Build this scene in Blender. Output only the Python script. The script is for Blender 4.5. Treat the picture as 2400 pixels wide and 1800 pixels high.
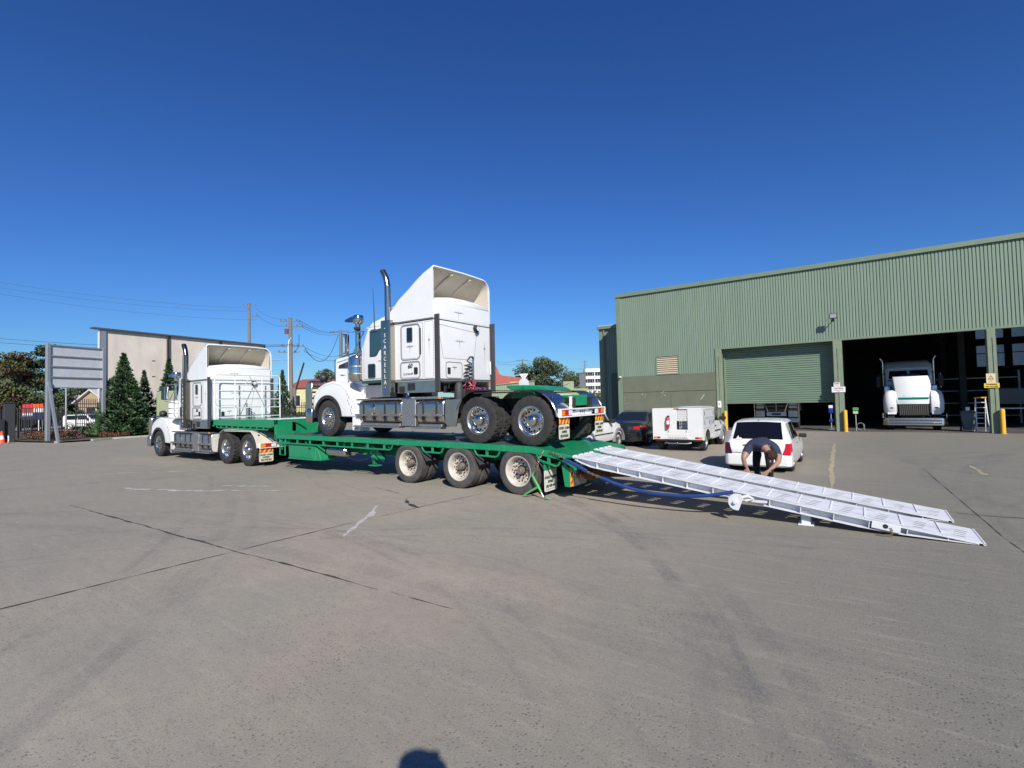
import bpy, bmesh, math, random
from mathutils import Vector, Matrix, noise
R = math.radians
random.seed(7)
sc = bpy.context.scene
C = sc.collection
for o in list(bpy.data.objects): bpy.data.objects.remove(o)

# ---------------------------------------------------------------- camera
CAM = Vector((5.740058, -8.312623, 1.919782))
RT = Vector((.818176, .574430, -.024845)); UP = Vector((.039378, -.012872, .999141)); FW = Vector((-.573617, .818452, .033152))
cd = bpy.data.cameras.new('camera'); cam = bpy.data.objects.new('camera', cd); C.objects.link(cam)
cd.sensor_fit = 'HORIZONTAL'; cd.sensor_width = 36; cd.lens = 36 * 1159.7178 / 2400
cd.clip_start = .05; cd.clip_end = 3000
m = Matrix((RT, UP, -FW)).transposed().to_4x4(); m.translation = CAM
cam.matrix_world = m
sc.camera = cam

# ---------------------------------------------------------------- sky, sun, exposure
SUN = Vector((.588, -.580, .564)).normalized()      # direction towards the sun
w = bpy.data.worlds.new('World'); sc.world = w; w.use_nodes = True
nt = w.node_tree; nt.nodes.clear()
sky = nt.nodes.new('ShaderNodeTexSky'); sky.sky_type = 'NISHITA'; sky.sun_disc = False
sky.sun_elevation = math.asin(SUN.z); sky.sun_rotation = math.atan2(SUN.x, SUN.y)
sky.altitude = 0; sky.air_density = 1.3; sky.dust_density = 0; sky.ozone_density = 4
hs = nt.nodes.new('ShaderNodeMix'); hs.data_type = 'RGBA'; hs.blend_type = 'MULTIPLY'; hs.inputs[0].default_value = 1; hs.inputs[7].default_value = (.195, .348, .609, 1)   # deep winter blue over the whole sky
bg = nt.nodes.new('ShaderNodeBackground'); bg.inputs['Strength'].default_value = .108
wo = nt.nodes.new('ShaderNodeOutputWorld')
gm = nt.nodes.new('ShaderNodeGamma'); gm.inputs[1].default_value = 1.2; nt.links.new(sky.outputs[0], gm.inputs[0]); nt.links.new(gm.outputs[0], hs.inputs[6]); nt.links.new(hs.outputs[2], bg.inputs['Color']); nt.links.new(bg.outputs[0], wo.inputs['Surface'])
sd = bpy.data.lights.new('sun', 'SUN'); so = bpy.data.objects.new('sun', sd); C.objects.link(so)
sd.energy = 5; sd.angle = R(.53); sd.color = (1, .955, .88)
so.rotation_euler = SUN.to_track_quat('Z', 'Y').to_euler(); so.location = (20, -20, 30)
vs = sc.view_settings; vs.view_transform = 'Standard'; vs.look = 'None'; vs.exposure = .15; vs.gamma = 1; vs.use_curve_mapping = False

# ---------------------------------------------------------------- materials
MT = {}
def mat(name, col, rough=.5, metal=0, coat=0, var=0, vscale=3, bump=0, bscale=40, col2=None, spec=.5, emit=0, trans=0, ior=1.45, alpha=None, stretch=None, thr=None):
    """principled; var = noise mix towards col2 (dirt, wear, grain)"""
    if name in MT: return MT[name]
    m = bpy.data.materials.new(name); m.use_nodes = True
    t = m.node_tree; b = t.nodes['Principled BSDF']
    b.inputs['Base Color'].default_value = (*col, 1); b.inputs['Roughness'].default_value = rough
    b.inputs['Metallic'].default_value = metal; b.inputs['Coat Weight'].default_value = coat
    b.inputs['Coat Roughness'].default_value = .05
    b.inputs['Specular IOR Level'].default_value = spec; b.inputs['IOR'].default_value = ior
    b.inputs['Transmission Weight'].default_value = trans
    if emit: b.inputs['Emission Color'].default_value = (*col, 1); b.inputs['Emission Strength'].default_value = emit
    tc = t.nodes.new('ShaderNodeTexCoord'); src = tc.outputs['Object']
    if stretch:
        mp = t.nodes.new('ShaderNodeMapping'); mp.inputs['Scale'].default_value = stretch; t.links.new(src, mp.inputs[0]); src = mp.outputs[0]
    if var:
        n = t.nodes.new('ShaderNodeTexNoise'); n.inputs['Scale'].default_value = vscale; n.inputs['Detail'].default_value = 8; n.inputs['Roughness'].default_value = .62
        t.links.new(src, n.inputs['Vector'])
        r = t.nodes.new('ShaderNodeMapRange'); lo, hi = thr or (.38, .72)
        r.inputs['From Min'].default_value = lo; r.inputs['From Max'].default_value = hi; r.inputs['To Max'].default_value = var
        t.links.new(n.outputs['Fac'], r.inputs['Value'])
        mx = t.nodes.new('ShaderNodeMix'); mx.data_type = 'RGBA'
        c2 = col2 or tuple(c * .45 for c in col)
        mx.inputs[6].default_value = (*col, 1); mx.inputs[7].default_value = (*c2, 1)
        t.links.new(r.outputs[0], mx.inputs[0]); t.links.new(mx.outputs[2], b.inputs['Base Color'])
        ra = t.nodes.new('ShaderNodeMath'); ra.operation = 'MULTIPLY_ADD'; ra.inputs[1].default_value = .3; ra.inputs[2].default_value = rough
        t.links.new(r.outputs[0], ra.inputs[0]); t.links.new(ra.outputs[0], b.inputs['Roughness'])
    if bump:
        n2 = t.nodes.new('ShaderNodeTexNoise'); n2.inputs['Scale'].default_value = bscale; n2.inputs['Detail'].default_value = 5
        t.links.new(src, n2.inputs['Vector'])
        bp = t.nodes.new('ShaderNodeBump'); bp.inputs['Strength'].default_value = bump; bp.inputs['Distance'].default_value = .02
        t.links.new(n2.outputs['Fac'], bp.inputs['Height']); t.links.new(bp.outputs[0], b.inputs['Normal'])
    MT[name] = m
    return m

WHITE = mat('white paint', (.79, .79, .78), .30, coat=.5, var=.22, vscale=3.2, col2=(.56, .535, .48), thr=(.45, .8))
CREAM = mat('beige fibreglass', (.62, .58, .50), .5, var=.3, vscale=4)
GREEN = mat('green paint', (.0, .235, .095), .40, coat=.3, var=.38, vscale=3.5, col2=(.075, .225, .13), bump=.03, bscale=9)
DGREEN = mat('green underframe paint', (.0, .17, .07), .5, var=.5, vscale=6, col2=(.03, .05, .035))
RAMPW = mat('ramp paint', (.72, .73, .75), .5, var=.45, vscale=6, col2=(.42, .41, .40), bump=.06, bscale=25)
RAMPTOP = mat('ramp deck paint', (.70, .71, .73), .55, var=.75, vscale=5, col2=(.34, .33, .33), bump=.1, bscale=30, thr=(.46, .72), stretch=(.5, 1.4, 1))
CHROME = mat('chrome', (.66, .61, .55), .12, 1)
RIMCH = mat('polished wheel', (.74, .73, .71), .2, 1)
SHIELD = mat('shield stainless', (.46, .40, .33), .20, 1)
SHADEC = mat('darkened chrome', (.22, .19, .16), .22, 1)  # base colour darkened to stand in for dark reflections on stack and shield
ALU = mat('polished aluminium', (.64, .60, .555), .22, 1, var=.2, vscale=6, bump=.015, bscale=12)
ALUD = mat('dull aluminium', (.58, .57, .55), .42, 1, var=.4, vscale=7)
STEEL = mat('galvanised steel', (.45, .47, .48), .5, .7, var=.4, vscale=5)
RUST = mat('rusty steel', (.16, .075, .04), .85, .2, var=.7, vscale=14, col2=(.05, .03, .025), bump=.3)
RUBBER = mat('tyre rubber', (.026, .025, .025), .78, var=.6, vscale=5, col2=(.06, .055, .05), bump=.12, bscale=60)
RUBBERD = mat('dusty tyre rubber', (.055, .053, .050), .85, var=.7, vscale=4, col2=(.14, .125, .11), bump=.15, bscale=60)
BLACK = mat('black plastic', (.022, .022, .024), .45, var=.3, vscale=8, col2=(.06, .057, .052))
DARK = mat('dark greasy steel', (.022, .022, .022), .6, .3, var=.5, vscale=9, col2=(.06, .05, .04))
CHARC = mat('charcoal rubber', (.05, .05, .055), .6, var=.3, vscale=5)
DECKW = mat('worn deck plate', (.05, .10, .085), .55, .2, var=.75, vscale=3, col2=(.11, .12, .125), bump=.08, bscale=30)
GLASS = mat('dark glass', (.012, .018, .022), .04, spec=.8)
GLASSB = mat('tinted glass', (.03, .075, .095), .03, spec=.9)
RIM = mat('cream wheel paint', (.56, .53, .46), .5, var=.6, vscale=9, col2=(.25, .18, .12))
AMBER = mat('amber lens', (.85, .25, .02), .15, coat=.5, spec=.6)
RED = mat('red lens', (.55, .015, .015), .15, coat=.5, spec=.6)
CLEAR = mat('clear lens', (.72, .73, .74), .1, coat=.8)
YEL = mat('yellow paint', (.80, .42, .03), .5, var=.25, vscale=8)
CHEVR = mat('reflective red', (.62, .04, .015), .4); CHEVY = mat('reflective yellow', (.85, .45, .03), .4)
FLAP = mat('cream mudflap', (.62, .61, .47), .6, var=.5, vscale=9, col2=(.33, .31, .24))
FLAPW = mat('white mudflap', (.66, .66, .60), .6, var=.4, vscale=8, col2=(.40, .39, .33))
INK = mat('dark ink', (.018, .035, .025), .6); LINE = mat('dark green pinstripe', (.03, .07, .055), .4); GREY = mat('grey pinstripe', (.12, .13, .14), .4)
BLUE = mat('blue hose', (.015, .05, .20), .45, var=.4, vscale=10, col2=(.03, .05, .16))
GALV = mat('gold chain', (.42, .34, .20), .45, .8, var=.4, vscale=20)
BINDER = mat('binder green', (.10, .42, .13), .45, var=.3, vscale=12)
SIGNW = mat('white sign', (.78, .77, .76), .4); SIGNY = mat('yellow sign', (.85, .55, .02), .4); SIGNC = mat('cream sign', (.72, .58, .36), .5)
REDINK = mat('red ink', (.55, .06, .05), .5)

# ---------------------------------------------------------------- mesh builder
def ob(name, me, parent=None):
    o = bpy.data.objects.new(name, me); C.objects.link(o)
    if parent: o.parent = parent
    return o
def thing(name, label, cat, loc=(0, 0, 0), rz=0, group=None):
    o = bpy.data.objects.new(name, None); C.objects.link(o); o.empty_display_size = .2
    o.location = loc; o.rotation_euler = (0, 0, rz)
    return tag(o, label, cat, group)
def tag(o, label=None, cat=None, group=None, kind=None):
    if label: o['label'] = label
    if cat: o['category'] = cat
    if group: o['group'] = group
    if kind: o['kind'] = kind
    return o

class MB:
    def __init__(s): s.v = []; s.f = []; s.m = []; s.cur = 0; s.T = None
    def add(s, vs, fs):
        n = len(s.v)
        s.v += [tuple(s.T @ Vector(p)) for p in vs] if s.T is not None else [tuple(p) for p in vs]
        s.f += [tuple(n + i for i in f) for f in fs]; s.m += [s.cur] * len(fs)
        return s
    def box(s, x0, x1, y0, y1, z0, z1):
        if x0 > x1: x0, x1 = x1, x0
        if y0 > y1: y0, y1 = y1, y0
        if z0 > z1: z0, z1 = z1, z0
        return s.hexa([(x0, y0, z0), (x1, y0, z0), (x1, y1, z0), (x0, y1, z0), (x0, y0, z1), (x1, y0, z1), (x1, y1, z1), (x0, y1, z1)])
    def hexa(s, p): return s.add(p, [(3, 2, 1, 0), (4, 5, 6, 7), (0, 1, 5, 4), (1, 2, 6, 5), (2, 3, 7, 6), (3, 0, 4, 7)])
    def poly(s, pts): return s.add(pts, [tuple(range(len(pts)))])
    def prism(s, poly, ax, a, b):
        """poly of 2D points in the plane across axis ax, extruded a..b"""
        def P(u, v, t): return (t, u, v) if ax == 'x' else (u, t, v) if ax == 'y' else (u, v, t)
        n = len(poly); vs = [P(u, v, a) for u, v in poly] + [P(u, v, b) for u, v in poly]
        ar = sum(poly[i][0] * poly[(i + 1) % n][1] - poly[(i + 1) % n][0] * poly[i][1] for i in range(n))
        fl = (ar > 0) ^ (b < a) ^ (ax == 'y')
        fs = [(i, (i + 1) % n, n + (i + 1) % n, n + i) for i in range(n)] + [tuple(range(n - 1, -1, -1)), tuple(range(n, 2 * n))]
        if not fl: fs = [f[::-1] for f in fs]
        return s.add(vs, fs)
    def cyl(s, p0, p1, r0, r1=None, n=16, caps=True):
        r1 = r0 if r1 is None else r1
        p0 = Vector(p0); p1 = Vector(p1); d = (p1 - p0).normalized()
        u = d.orthogonal().normalized(); v = d.cross(u)
        A = [(math.cos(2 * math.pi * i / n), math.sin(2 * math.pi * i / n)) for i in range(n)]
        vs = [p0 + (u * c + v * q) * r0 for c, q in A] + [p1 + (u * c + v * q) * r1 for c, q in A]
        fs = [(i, (i + 1) % n, n + (i + 1) % n, n + i) for i in range(n)]
        if caps: fs += [tuple(range(n - 1, -1, -1)), tuple(range(n, 2 * n))]
        return s.add(vs, fs)
    def tube(s, pts, r, n=8, closed=False, caps=True):
        pts = [Vector(p) for p in pts]; k = len(pts); vs = []; fs = []
        rs = r if isinstance(r, (list, tuple)) else [r] * k
        u = None
        for i, p in enumerate(pts):
            a = pts[i - 1] if (i or closed) else p; b = pts[(i + 1) % k] if (i < k - 1 or closed) else p
            d = (b - a).normalized()
            if u is None: u = d.orthogonal().normalized()
            u = (u - d * u.dot(d)).normalized(); v = d.cross(u)
            vs += [p + (u * math.cos(2 * math.pi * j / n) + v * math.sin(2 * math.pi * j / n)) * rs[i] for j in range(n)]
        for i in range(k if closed else k - 1):
            q = (i + 1) % k
            fs += [(i * n + j, i * n + (j + 1) % n, q * n + (j + 1) % n, q * n + j) for j in range(n)]
        if caps and not closed: fs += [tuple(range(n - 1, -1, -1)), tuple((k - 1) * n + j for j in range(n))]
        return s.add(vs, fs)
    def lathe(s, prof, n=32, o=(0, 0, 0), ax='y', mod=None):
        """prof = [(radius, offset along axis)]"""
        vs = []; fs = []; k = len(prof)
        for i, (r, a) in enumerate(prof):
            for j in range(n):
                t = 2 * math.pi * j / n; rr = r + (mod(i, j) if mod else 0)
                c, q = rr * math.cos(t), rr * math.sin(t)
                vs.append((o[0] + c, o[1] + a, o[2] + q) if ax == 'y' else (o[0] + a, o[1] + c, o[2] + q) if ax == 'x' else (o[0] + c, o[1] + q, o[2] + a))
        fl = ax == 'y'
        for i in range(k - 1):
            for j in range(n):
                f = (i * n + j, i * n + (j + 1) % n, (i + 1) * n + (j + 1) % n, (i + 1) * n + j)
                fs.append(f if fl else f[::-1])
        return s.add(vs, fs)
    def loft(s, secs, closed=False, cap=False):
        n = len(secs[0]); vs = [p for q in secs for p in q]; fs = []
        for i in range(len(secs) - 1):
            for j in range(n if closed else n - 1):
                fs.append((i * n + j, i * n + (j + 1) % n, (i + 1) * n + (j + 1) % n, (i + 1) * n + j))
        if cap: fs += [tuple(range(n - 1, -1, -1)), tuple((len(secs) - 1) * n + j for j in range(n))]
        return s.add(vs, fs)
    def ball(s, c, r, n=10, sq=(1, 1, 1)):
        prof = [(max(1e-4, math.sin(math.pi * i / n)) * r, -math.cos(math.pi * i / n) * r) for i in range(n + 1)]
        T0 = s.T; s.T = (T0 or Matrix()) @ Matrix.Translation(c) @ Matrix.Diagonal((*sq, 1)); s.lathe(prof, n * 2, ax='z'); s.T = T0
        return s
    def mesh(s, name, mats, bevel=0, seg=1, smooth=None, solid=0, fix=False):
        me = bpy.data.meshes.new(name); me.from_pydata([tuple(v) for v in s.v], [], s.f)
        for q in (mats if isinstance(mats, (list, tuple)) else [mats]): me.materials.append(q)
        if any(s.m): me.polygons.foreach_set('material_index', s.m)
        if bevel or solid or fix:
            bm = bmesh.new(); bm.from_mesh(me)
            if fix: bmesh.ops.remove_doubles(bm, verts=bm.verts, dist=1e-4); bmesh.ops.recalc_face_normals(bm, faces=bm.faces)
            if solid: bmesh.ops.solidify(bm, geom=bm.faces[:], thickness=solid)
            if bevel:
                es = [e for e in bm.edges if len(e.link_faces) == 2 and e.calc_face_angle(0) > .5]
                bmesh.ops.bevel(bm, geom=es, offset=bevel, segments=seg, affect='EDGES', clamp_overlap=True, profile=.6)
            bm.to_mesh(me); bm.free()
        if smooth is None: smooth = 35
        if smooth:
            me.polygons.foreach_set('use_smooth', [True] * len(me.polygons)); me.set_sharp_from_angle(angle=R(smooth))
        return me
    def build(s, name, mats, parent=None, **k): return ob(name, s.mesh(name, mats, **k), parent)
def bx(name, m, parent, x0, x1, y0, y1, z0, z1, bevel=.008, seg=1): return MB().box(x0, x1, y0, y1, z0, z1).build(name, m, parent, bevel=bevel, seg=seg)
def tb(name, m, parent, pts, r, n=8, **k): return MB().tube(pts, r, n, **k).build(name, m, parent)
def arc(cx, cz, r, a0, a1, n): return [(cx + r * math.cos(R(a0 + (a1 - a0) * i / n)), cz + r * math.sin(R(a0 + (a1 - a0) * i / n))) for i in range(n + 1)]
def rrect(x0, x1, z0, z1, r, n=5):
    p = []
    for cx, cz, a in ((x1 - r, z1 - r, 0), (x0 + r, z1 - r, 90), (x0 + r, z0 + r, 180), (x1 - r, z0 + r, 270)): p += arc(cx, cz, r, a, a + 90, n)
    return p
def smoothpts(P, k=6):
    """catmull-rom through points"""
    P = [Vector(p) for p in P]; out = []
    for i in range(len(P) - 1):
        a = P[max(i - 1, 0)]; b = P[i]; c = P[i + 1]; d = P[min(i + 2, len(P) - 1)]
        for j in range(k):
            t = j / k
            out.append(.5 * ((2 * b) + (c - a) * t + (2 * a - 5 * b + 4 * c - d) * t * t + (3 * b - a - 3 * c + d) * t ** 3))
    return out + [P[-1]]
def plate(name, m, parent, poly, ax, at, t, **k): return MB().prism(poly, ax, at, at + t).build(name, m, parent, **k)
def ring(mb, poly, inner, ax, at, t):
    """flat frame between two polygons with the same number of points"""
    def P(u, v, q): return (q, u, v) if ax == 'x' else (u, q, v) if ax == 'y' else (u, v, q)
    n = len(poly)
    vs = [P(u, v, at + t) for u, v in poly] + [P(u, v, at + t) for u, v in inner] + [P(u, v, at) for u, v in poly] + [P(u, v, at) for u, v in inner]
    fs = []
    for i in range(n):
        j = (i + 1) % n
        fs += [(i, j, n + j, n + i), (i, 2 * n + i, 2 * n + j, j), (n + i, n + j, 3 * n + j, 3 * n + i)]
    mb.add(vs, fs); return mb
def rline(name, m, parent, x0, x1, z0, z1, r, wdt, ax, at, t):
    return ring(MB(), rrect(x0, x1, z0, z1, r), rrect(x0 + wdt, x1 - wdt, z0 + wdt, z1 - wdt, max(r - wdt, .004)), ax, at, t).build(name, m, parent, smooth=0, fix=True)
_font = {}
def text(name, s, size, m, parent, loc, rot=(R(90), 0, 0), ext=.002, sx=1, align='CENTER', shear=0, bold=0):
    k = (s, size, sx, align, shear, bold)
    if k not in _font:
        cu = bpy.data.curves.new(name, 'FONT'); cu.body = s; cu.size = size; cu.align_x = align; cu.align_y = 'CENTER'; cu.extrude = ext; cu.resolution_u = 2; cu.shear = shear; cu.offset = bold
        t = bpy.data.objects.new('t', cu); C.objects.link(t); bpy.context.view_layer.update()
        me = bpy.data.meshes.new_from_object(t.evaluated_get(bpy.context.evaluated_depsgraph_get()))
        bpy.data.objects.remove(t); bpy.data.curves.remove(cu)
        if sx != 1: me.transform(Matrix.Diagonal((sx, 1, 1, 1)))
        me.name = name; _font[k] = me
    me = _font[k].copy(); me.materials.clear(); me.materials.append(m)
    o = ob(name, me, parent); o.location = loc; o.rotation_euler = rot
    return o
def copy_tree(o, parent=None):
    c = o.copy(); C.objects.link(c); c.parent = parent
    for ch in o.children: copy_tree(ch, c)
    return c
def at(x, y, dep):
    """point seen at that spot of the 2400x1800 photo, dep metres ahead of the camera (survey helper)"""
    return CAM + (FW + RT * ((x - 1200) / 1159.7178) - UP * ((y - 900) / 1159.7178)) * dep
# ================================================================ yard
def yard_material():
    m = bpy.data.materials.new('worn asphalt yard'); m.use_nodes = True; t = m.node_tree; N = t.nodes; K = t.links
    b = N['Principled BSDF']; b.inputs['Roughness'].default_value = .88; b.inputs['Specular IOR Level'].default_value = .25
    tc = N.new('ShaderNodeTexCoord'); P = tc.outputs['Object']
    def noi(scale, det=6, rough=.6, vec=None, dist=0):
        n = N.new('ShaderNodeTexNoise'); n.inputs['Scale'].default_value = scale; n.inputs['Detail'].default_value = det; n.inputs['Roughness'].default_value = rough; n.inputs['Distortion'].default_value = dist
        K.new(vec or P, n.inputs['Vector']); return n.outputs['Fac']
    def rng(v, a, b_, c=0, d=1):
        r = N.new('ShaderNodeMapRange'); r.inputs['From Min'].default_value = a; r.inputs['From Max'].default_value = b_; r.inputs['To Min'].default_value = c; r.inputs['To Max'].default_value = d
        K.new(v, r.inputs['Value']); return r.outputs[0]
    def mth(op, a, b_=None, c=None):
        n = N.new('ShaderNodeMath'); n.operation = op
        for i, q in enumerate((a, b_, c)):
            if q is None: continue
            if isinstance(q, (int, float)): n.inputs[i].default_value = q
            else: K.new(q, n.inputs[i])
        return n.outputs[0]
    def mixc(f, a, b_):
        n = N.new('ShaderNodeMix'); n.data_type = 'RGBA'
        for i, q in ((0, f), (6, a), (7, b_)):
            if isinstance(q, tuple): n.inputs[i].default_value = (*q, 1)
            elif isinstance(q, (int, float)): n.inputs[i].default_value = q
            else: K.new(q, n.inputs[i])
        return n.outputs[2]
    warm = (.415, .354, .270); green = (.325, .306, .232)
    col = mixc(rng(noi(.32, 7, .62, dist=.6), .44, .66), warm, green)
    col = mixc(rng(noi(1.1, 8, .7), .40, .75, 0, .55), col, (.31, .272, .225))
    mp = N.new('ShaderNodeMapping'); mp.inputs['Scale'].default_value = (.22, 1.5, 1); mp.inputs['Rotation'].default_value = (0, 0, R(-14)); K.new(P, mp.inputs[0])
    col = mixc(rng(noi(1.3, 6, .6, mp.outputs[0], .8), .50, .74, 0, .5), col, (.455, .395, .325))
    mp2 = N.new('ShaderNodeMapping'); mp2.inputs['Scale'].default_value = (.3, 2.4, 1); mp2.inputs['Rotation'].default_value = (0, 0, R(32)); K.new(P, mp2.inputs[0])
    col = mixc(rng(noi(.9, 6, .65, mp2.outputs[0], 1.2), .54, .72, 0, .32), col, (.26, .245, .215))
    # ground tone darkens towards +X, and less strongly towards -X and -Y
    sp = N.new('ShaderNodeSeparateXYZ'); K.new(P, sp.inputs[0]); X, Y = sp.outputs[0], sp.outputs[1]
    east = mth('ADD', mth('MULTIPLY', X, 1.0), mth('MULTIPLY', noi(.4, 4), 3.0))
    col = mixc(rng(east, 3.0, 8.0, 0, .88), col, (.205, .195, .150))
    west = mth('ADD', mth('MULTIPLY', mth('ADD', X, mth('MULTIPLY', Y, .6)), -1.0), mth('MULTIPLY', noi(.5, 4), 5.0))
    col = mixc(rng(west, 4.5, 10.0, 0, .55), col, (.255, .240, .188))
    col = mixc(rng(noi(7, 6, .7), .42, .68, 0, .30), col, (.245, .22, .185))
    mp3 = N.new('ShaderNodeMapping'); mp3.inputs['Scale'].default_value = (.5, 5, 1); mp3.inputs['Rotation'].default_value = (0, 0, R(8)); K.new(P, mp3.inputs[0])
    col = mixc(rng(noi(2.4, 7, .7, mp3.outputs[0], .5), .52, .70, 0, .35), col, (.46, .41, .335))
    # tyre scrubbing: broken dark rings where trucks turn
    brk = mth('MULTIPLY', rng(noi(1.1, 5, .6), .36, .58), rng(noi(22, 4, .75), .36, .60, .15, 1))
    for cx, cy, r, wd, st in ((-14.45, -24.65, 23.42, .10, .22), (-11.56, -18.57, 17.05, .10, .2), (-1.5, -13.0, 9.2, .05, .3), (-1.2, -13.2, 9.6, .05, .28), (1.0, -10.5, 7.1, .05, .3), (6.0, -12.0, 10.4, .05, .3), (6.2, -12.0, 10.9, .06, .3), (12.5, 1.0, 5.2, .05, .32), (12.5, 1.2, 5.7, .06, .32), (0, 12, 13.6, .05, .3), (0, 12, 14.1, .05, .28), (-20, -30, 30.2, .06, .3), (-8.62, -11.83, 15.41, .10, .34), (-3.1, -8.49, 9.35, .11, .38), (-3.1, -8.49, 9.05, .05, .34), (-4.54, -7.83, 9.81, .10, .30), (-4.54, -7.83, 10.1, .04, .3), (40.21, .54, 33.19, .14, .42), (40.6, .54, 33.3, .13, .36), (-48.18, 4.78, 55.2, .10, .2), (-11.39, -18.78, 16.78, .10, .14), (-11.0, -18.9, 16.0, .10, .12), (9.6, 9.2, 2.9, .13, .40), (10.6, 9.6, 3.2, .12, .36), (14.5, 6.2, 7.6, .15, .42), (14.5, 6.2, 6.9, .14, .38), (2.0, -24.0, 19.5, .18, .28), (2.0, -24.0, 20.3, .16, .26), (7.5, 16, 6.5, .13, .32)):
        d = mth('SQRT', mth('ADD', mth('POWER', mth('SUBTRACT', X, cx), 2), mth('POWER', mth('SUBTRACT', Y, cy), 2)))
        a = mth('ABSOLUTE', mth('SUBTRACT', d, r))
        k = mth('MULTIPLY', mth('MULTIPLY', rng(a, wd, wd * .72), brk), st)
        col = mixc(k, col, (.13, .125, .118))
    # exposed aggregate: dark stones, pits and a few pale chips
    near = rng(noi(.9, 6, .7), .38, .66, .15, 1)
    vo = N.new('ShaderNodeTexVoronoi'); vo.inputs['Scale'].default_value = 42; K.new(P, vo.inputs['Vector'])
    sel = N.new('ShaderNodeSeparateColor'); K.new(vo.outputs['Color'], sel.inputs[0])
    st = mth('MULTIPLY', mth('MULTIPLY', rng(vo.outputs['Distance'], .42, .20), rng(sel.outputs[0], .60, .75)), near)
    col = mixc(mth('MULTIPLY', st, .85), col, (.075, .072, .07))
    vo2 = N.new('ShaderNodeTexVoronoi'); vo2.inputs['Scale'].default_value = 85; K.new(P, vo2.inputs['Vector'])
    s2 = N.new('ShaderNodeSeparateColor'); K.new(vo2.outputs['Color'], s2.inputs[0])
    st2 = mth('MULTIPLY', rng(vo2.outputs['Distance'], .42, .24), rng(s2.outputs[1], .50, .66))
    col = mixc(mth('MULTIPLY', st2, .55), col, (.10, .095, .09))
    st3 = mth('MULTIPLY', rng(vo2.outputs['Distance'], .35, .2), rng(s2.outputs[2], .90, .93))
    col = mixc(mth('MULTIPLY', st3, .6), col, (.50, .48, .45))
    col = mixc(rng(noi(110, 3, .75), .42, .70, 0, .48), col, (.17, .16, .15))
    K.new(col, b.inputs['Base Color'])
    bp = N.new('ShaderNodeBump'); bp.inputs['Strength'].default_value = .45; bp.inputs['Distance'].default_value = .006
    h = mth('ADD', mth('MULTIPLY', noi(55, 6, .7), 1.0), mth('MULTIPLY', st, -.8)); K.new(h, bp.inputs['Height'])
    bp2 = N.new('ShaderNodeBump'); bp2.inputs['Strength'].default_value = .25; bp2.inputs['Distance'].default_value = .03
    K.new(noi(1.6, 5), bp2.inputs['Height']); K.new(bp.outputs[0], bp2.inputs['Normal']); K.new(bp2.outputs[0], b.inputs['Normal'])
    return m
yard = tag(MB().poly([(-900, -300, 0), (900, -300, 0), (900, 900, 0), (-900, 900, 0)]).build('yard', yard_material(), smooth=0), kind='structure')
BIT = mat('bitumen joint', (.035, .033, .031), .8, var=.6, vscale=6, col2=(.12, .11, .10))
PAINTW = mat('worn white line', (.56, .53, .49), .8, var=.85, vscale=7, col2=(.37, .34, .31), thr=(.35, .6))
PAINTY = mat('worn yellow line', (.46, .37, .16), .8, var=.9, vscale=5, col2=(.33, .30, .25), thr=(.33, .58))
def strip(name, m, pts, wdt, jit=.3, z=.004, step=.12):
    P = [Vector((*p, 0)) for p in pts]; L = []
    for a, b in zip(P, P[1:]):
        n = max(1, int((b - a).length / step)); L += [a.lerp(b, i / n) for i in range(n)]
    L.append(P[-1]); vs = []; n = len(L); off = Vector()
    for i, p in enumerate(L):
        d = (L[min(i + 1, n - 1)] - L[max(i - 1, 0)]).normalized(); q = Vector((-d.y, d.x, 0))
        off = q * (noise.noise((p.x * 1.7, p.y * 1.7, 3)) * wdt * jit * 1.4)
        e = wdt * (.5 + jit * random.uniform(-.5, .5)) * min(1, .25 + 6 * min(i, n - 1 - i) / n)
        vs += [p + off + q * e + Vector((0, 0, z)), p + off - q * e + Vector((0, 0, z))]
    return MB().add(vs, [(2 * i, 2 * i + 1, 2 * i + 3, 2 * i + 2) for i in range(n - 1)]).build(name, m, yard, smooth=0)
strip('joint', BIT, [(-1.36, -9.2), (-1.23, -7.2), (-1.16, -4.98), (-1.08, -3.16)], .022, .9)
strip('joint', BIT, [(-1.04, -2.9), (-.95, -1.7), (-.74, -.2)], .012, 1.0)
strip('joint', BIT, [(-7.6, -5.19), (-1.2, -5.0), (1.6, -4.89)], .028, .8)
strip('joint', BIT, [(1.75, -4.87), (2.6, -4.85)], .010, 1)
strip('joint', BIT, [(6.95, 7.5), (7.02, 5.2), (7.2, .35), (7.3, -.9)], .009, 1)
strip('joint', BIT, [(6.9, 1.95), (8.6, 2.05), (11.5, 2.0), (15, 2.15)], .035, 1.2)
strip('joint', BIT, [(-.9, -1.9), (-1.5, -1.65), (-1.8, -1.4)], .05, 1.6)
strip('joint', BIT, [(-2.2, -1.1), (-2.9, -.9), (-3.6, -.75)], .012, 1.4)
strip('painted_line', PAINTW, [(-.5, -3.81), (-.95, -3.2), (-1.2, -2.75), (-1.62, -2.3), (-1.72, -2.1), (-1.9, -2.15)], .09, .6)
strip('painted_line', PAINTW, [(-9.3, -3.9), (-7.4, -3.25), (-6.0, -2.6), (-4.94, -1.9)], .10, 1.0)
strip('painted_line', PAINTW, [(-7.6, -2.6), (-6.6, -2.2), (-5.9, -1.85)], .07, 1.2)
strip('painted_line', PAINTW, [(-13.2, -3.1), (-11.6, -1.9), (-10.7, -1.1)], .06, 1.3)
strip('painted_line', PAINTY, [(4.9, 14.0), (4.95, 11.5), (5.1, 6.5), (5.21, 3.4)], .10, .4)
strip('painted_line', PAINTY, [(7.9, 8.6), (8.0, 6.6)], .07, 1.2)

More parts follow.
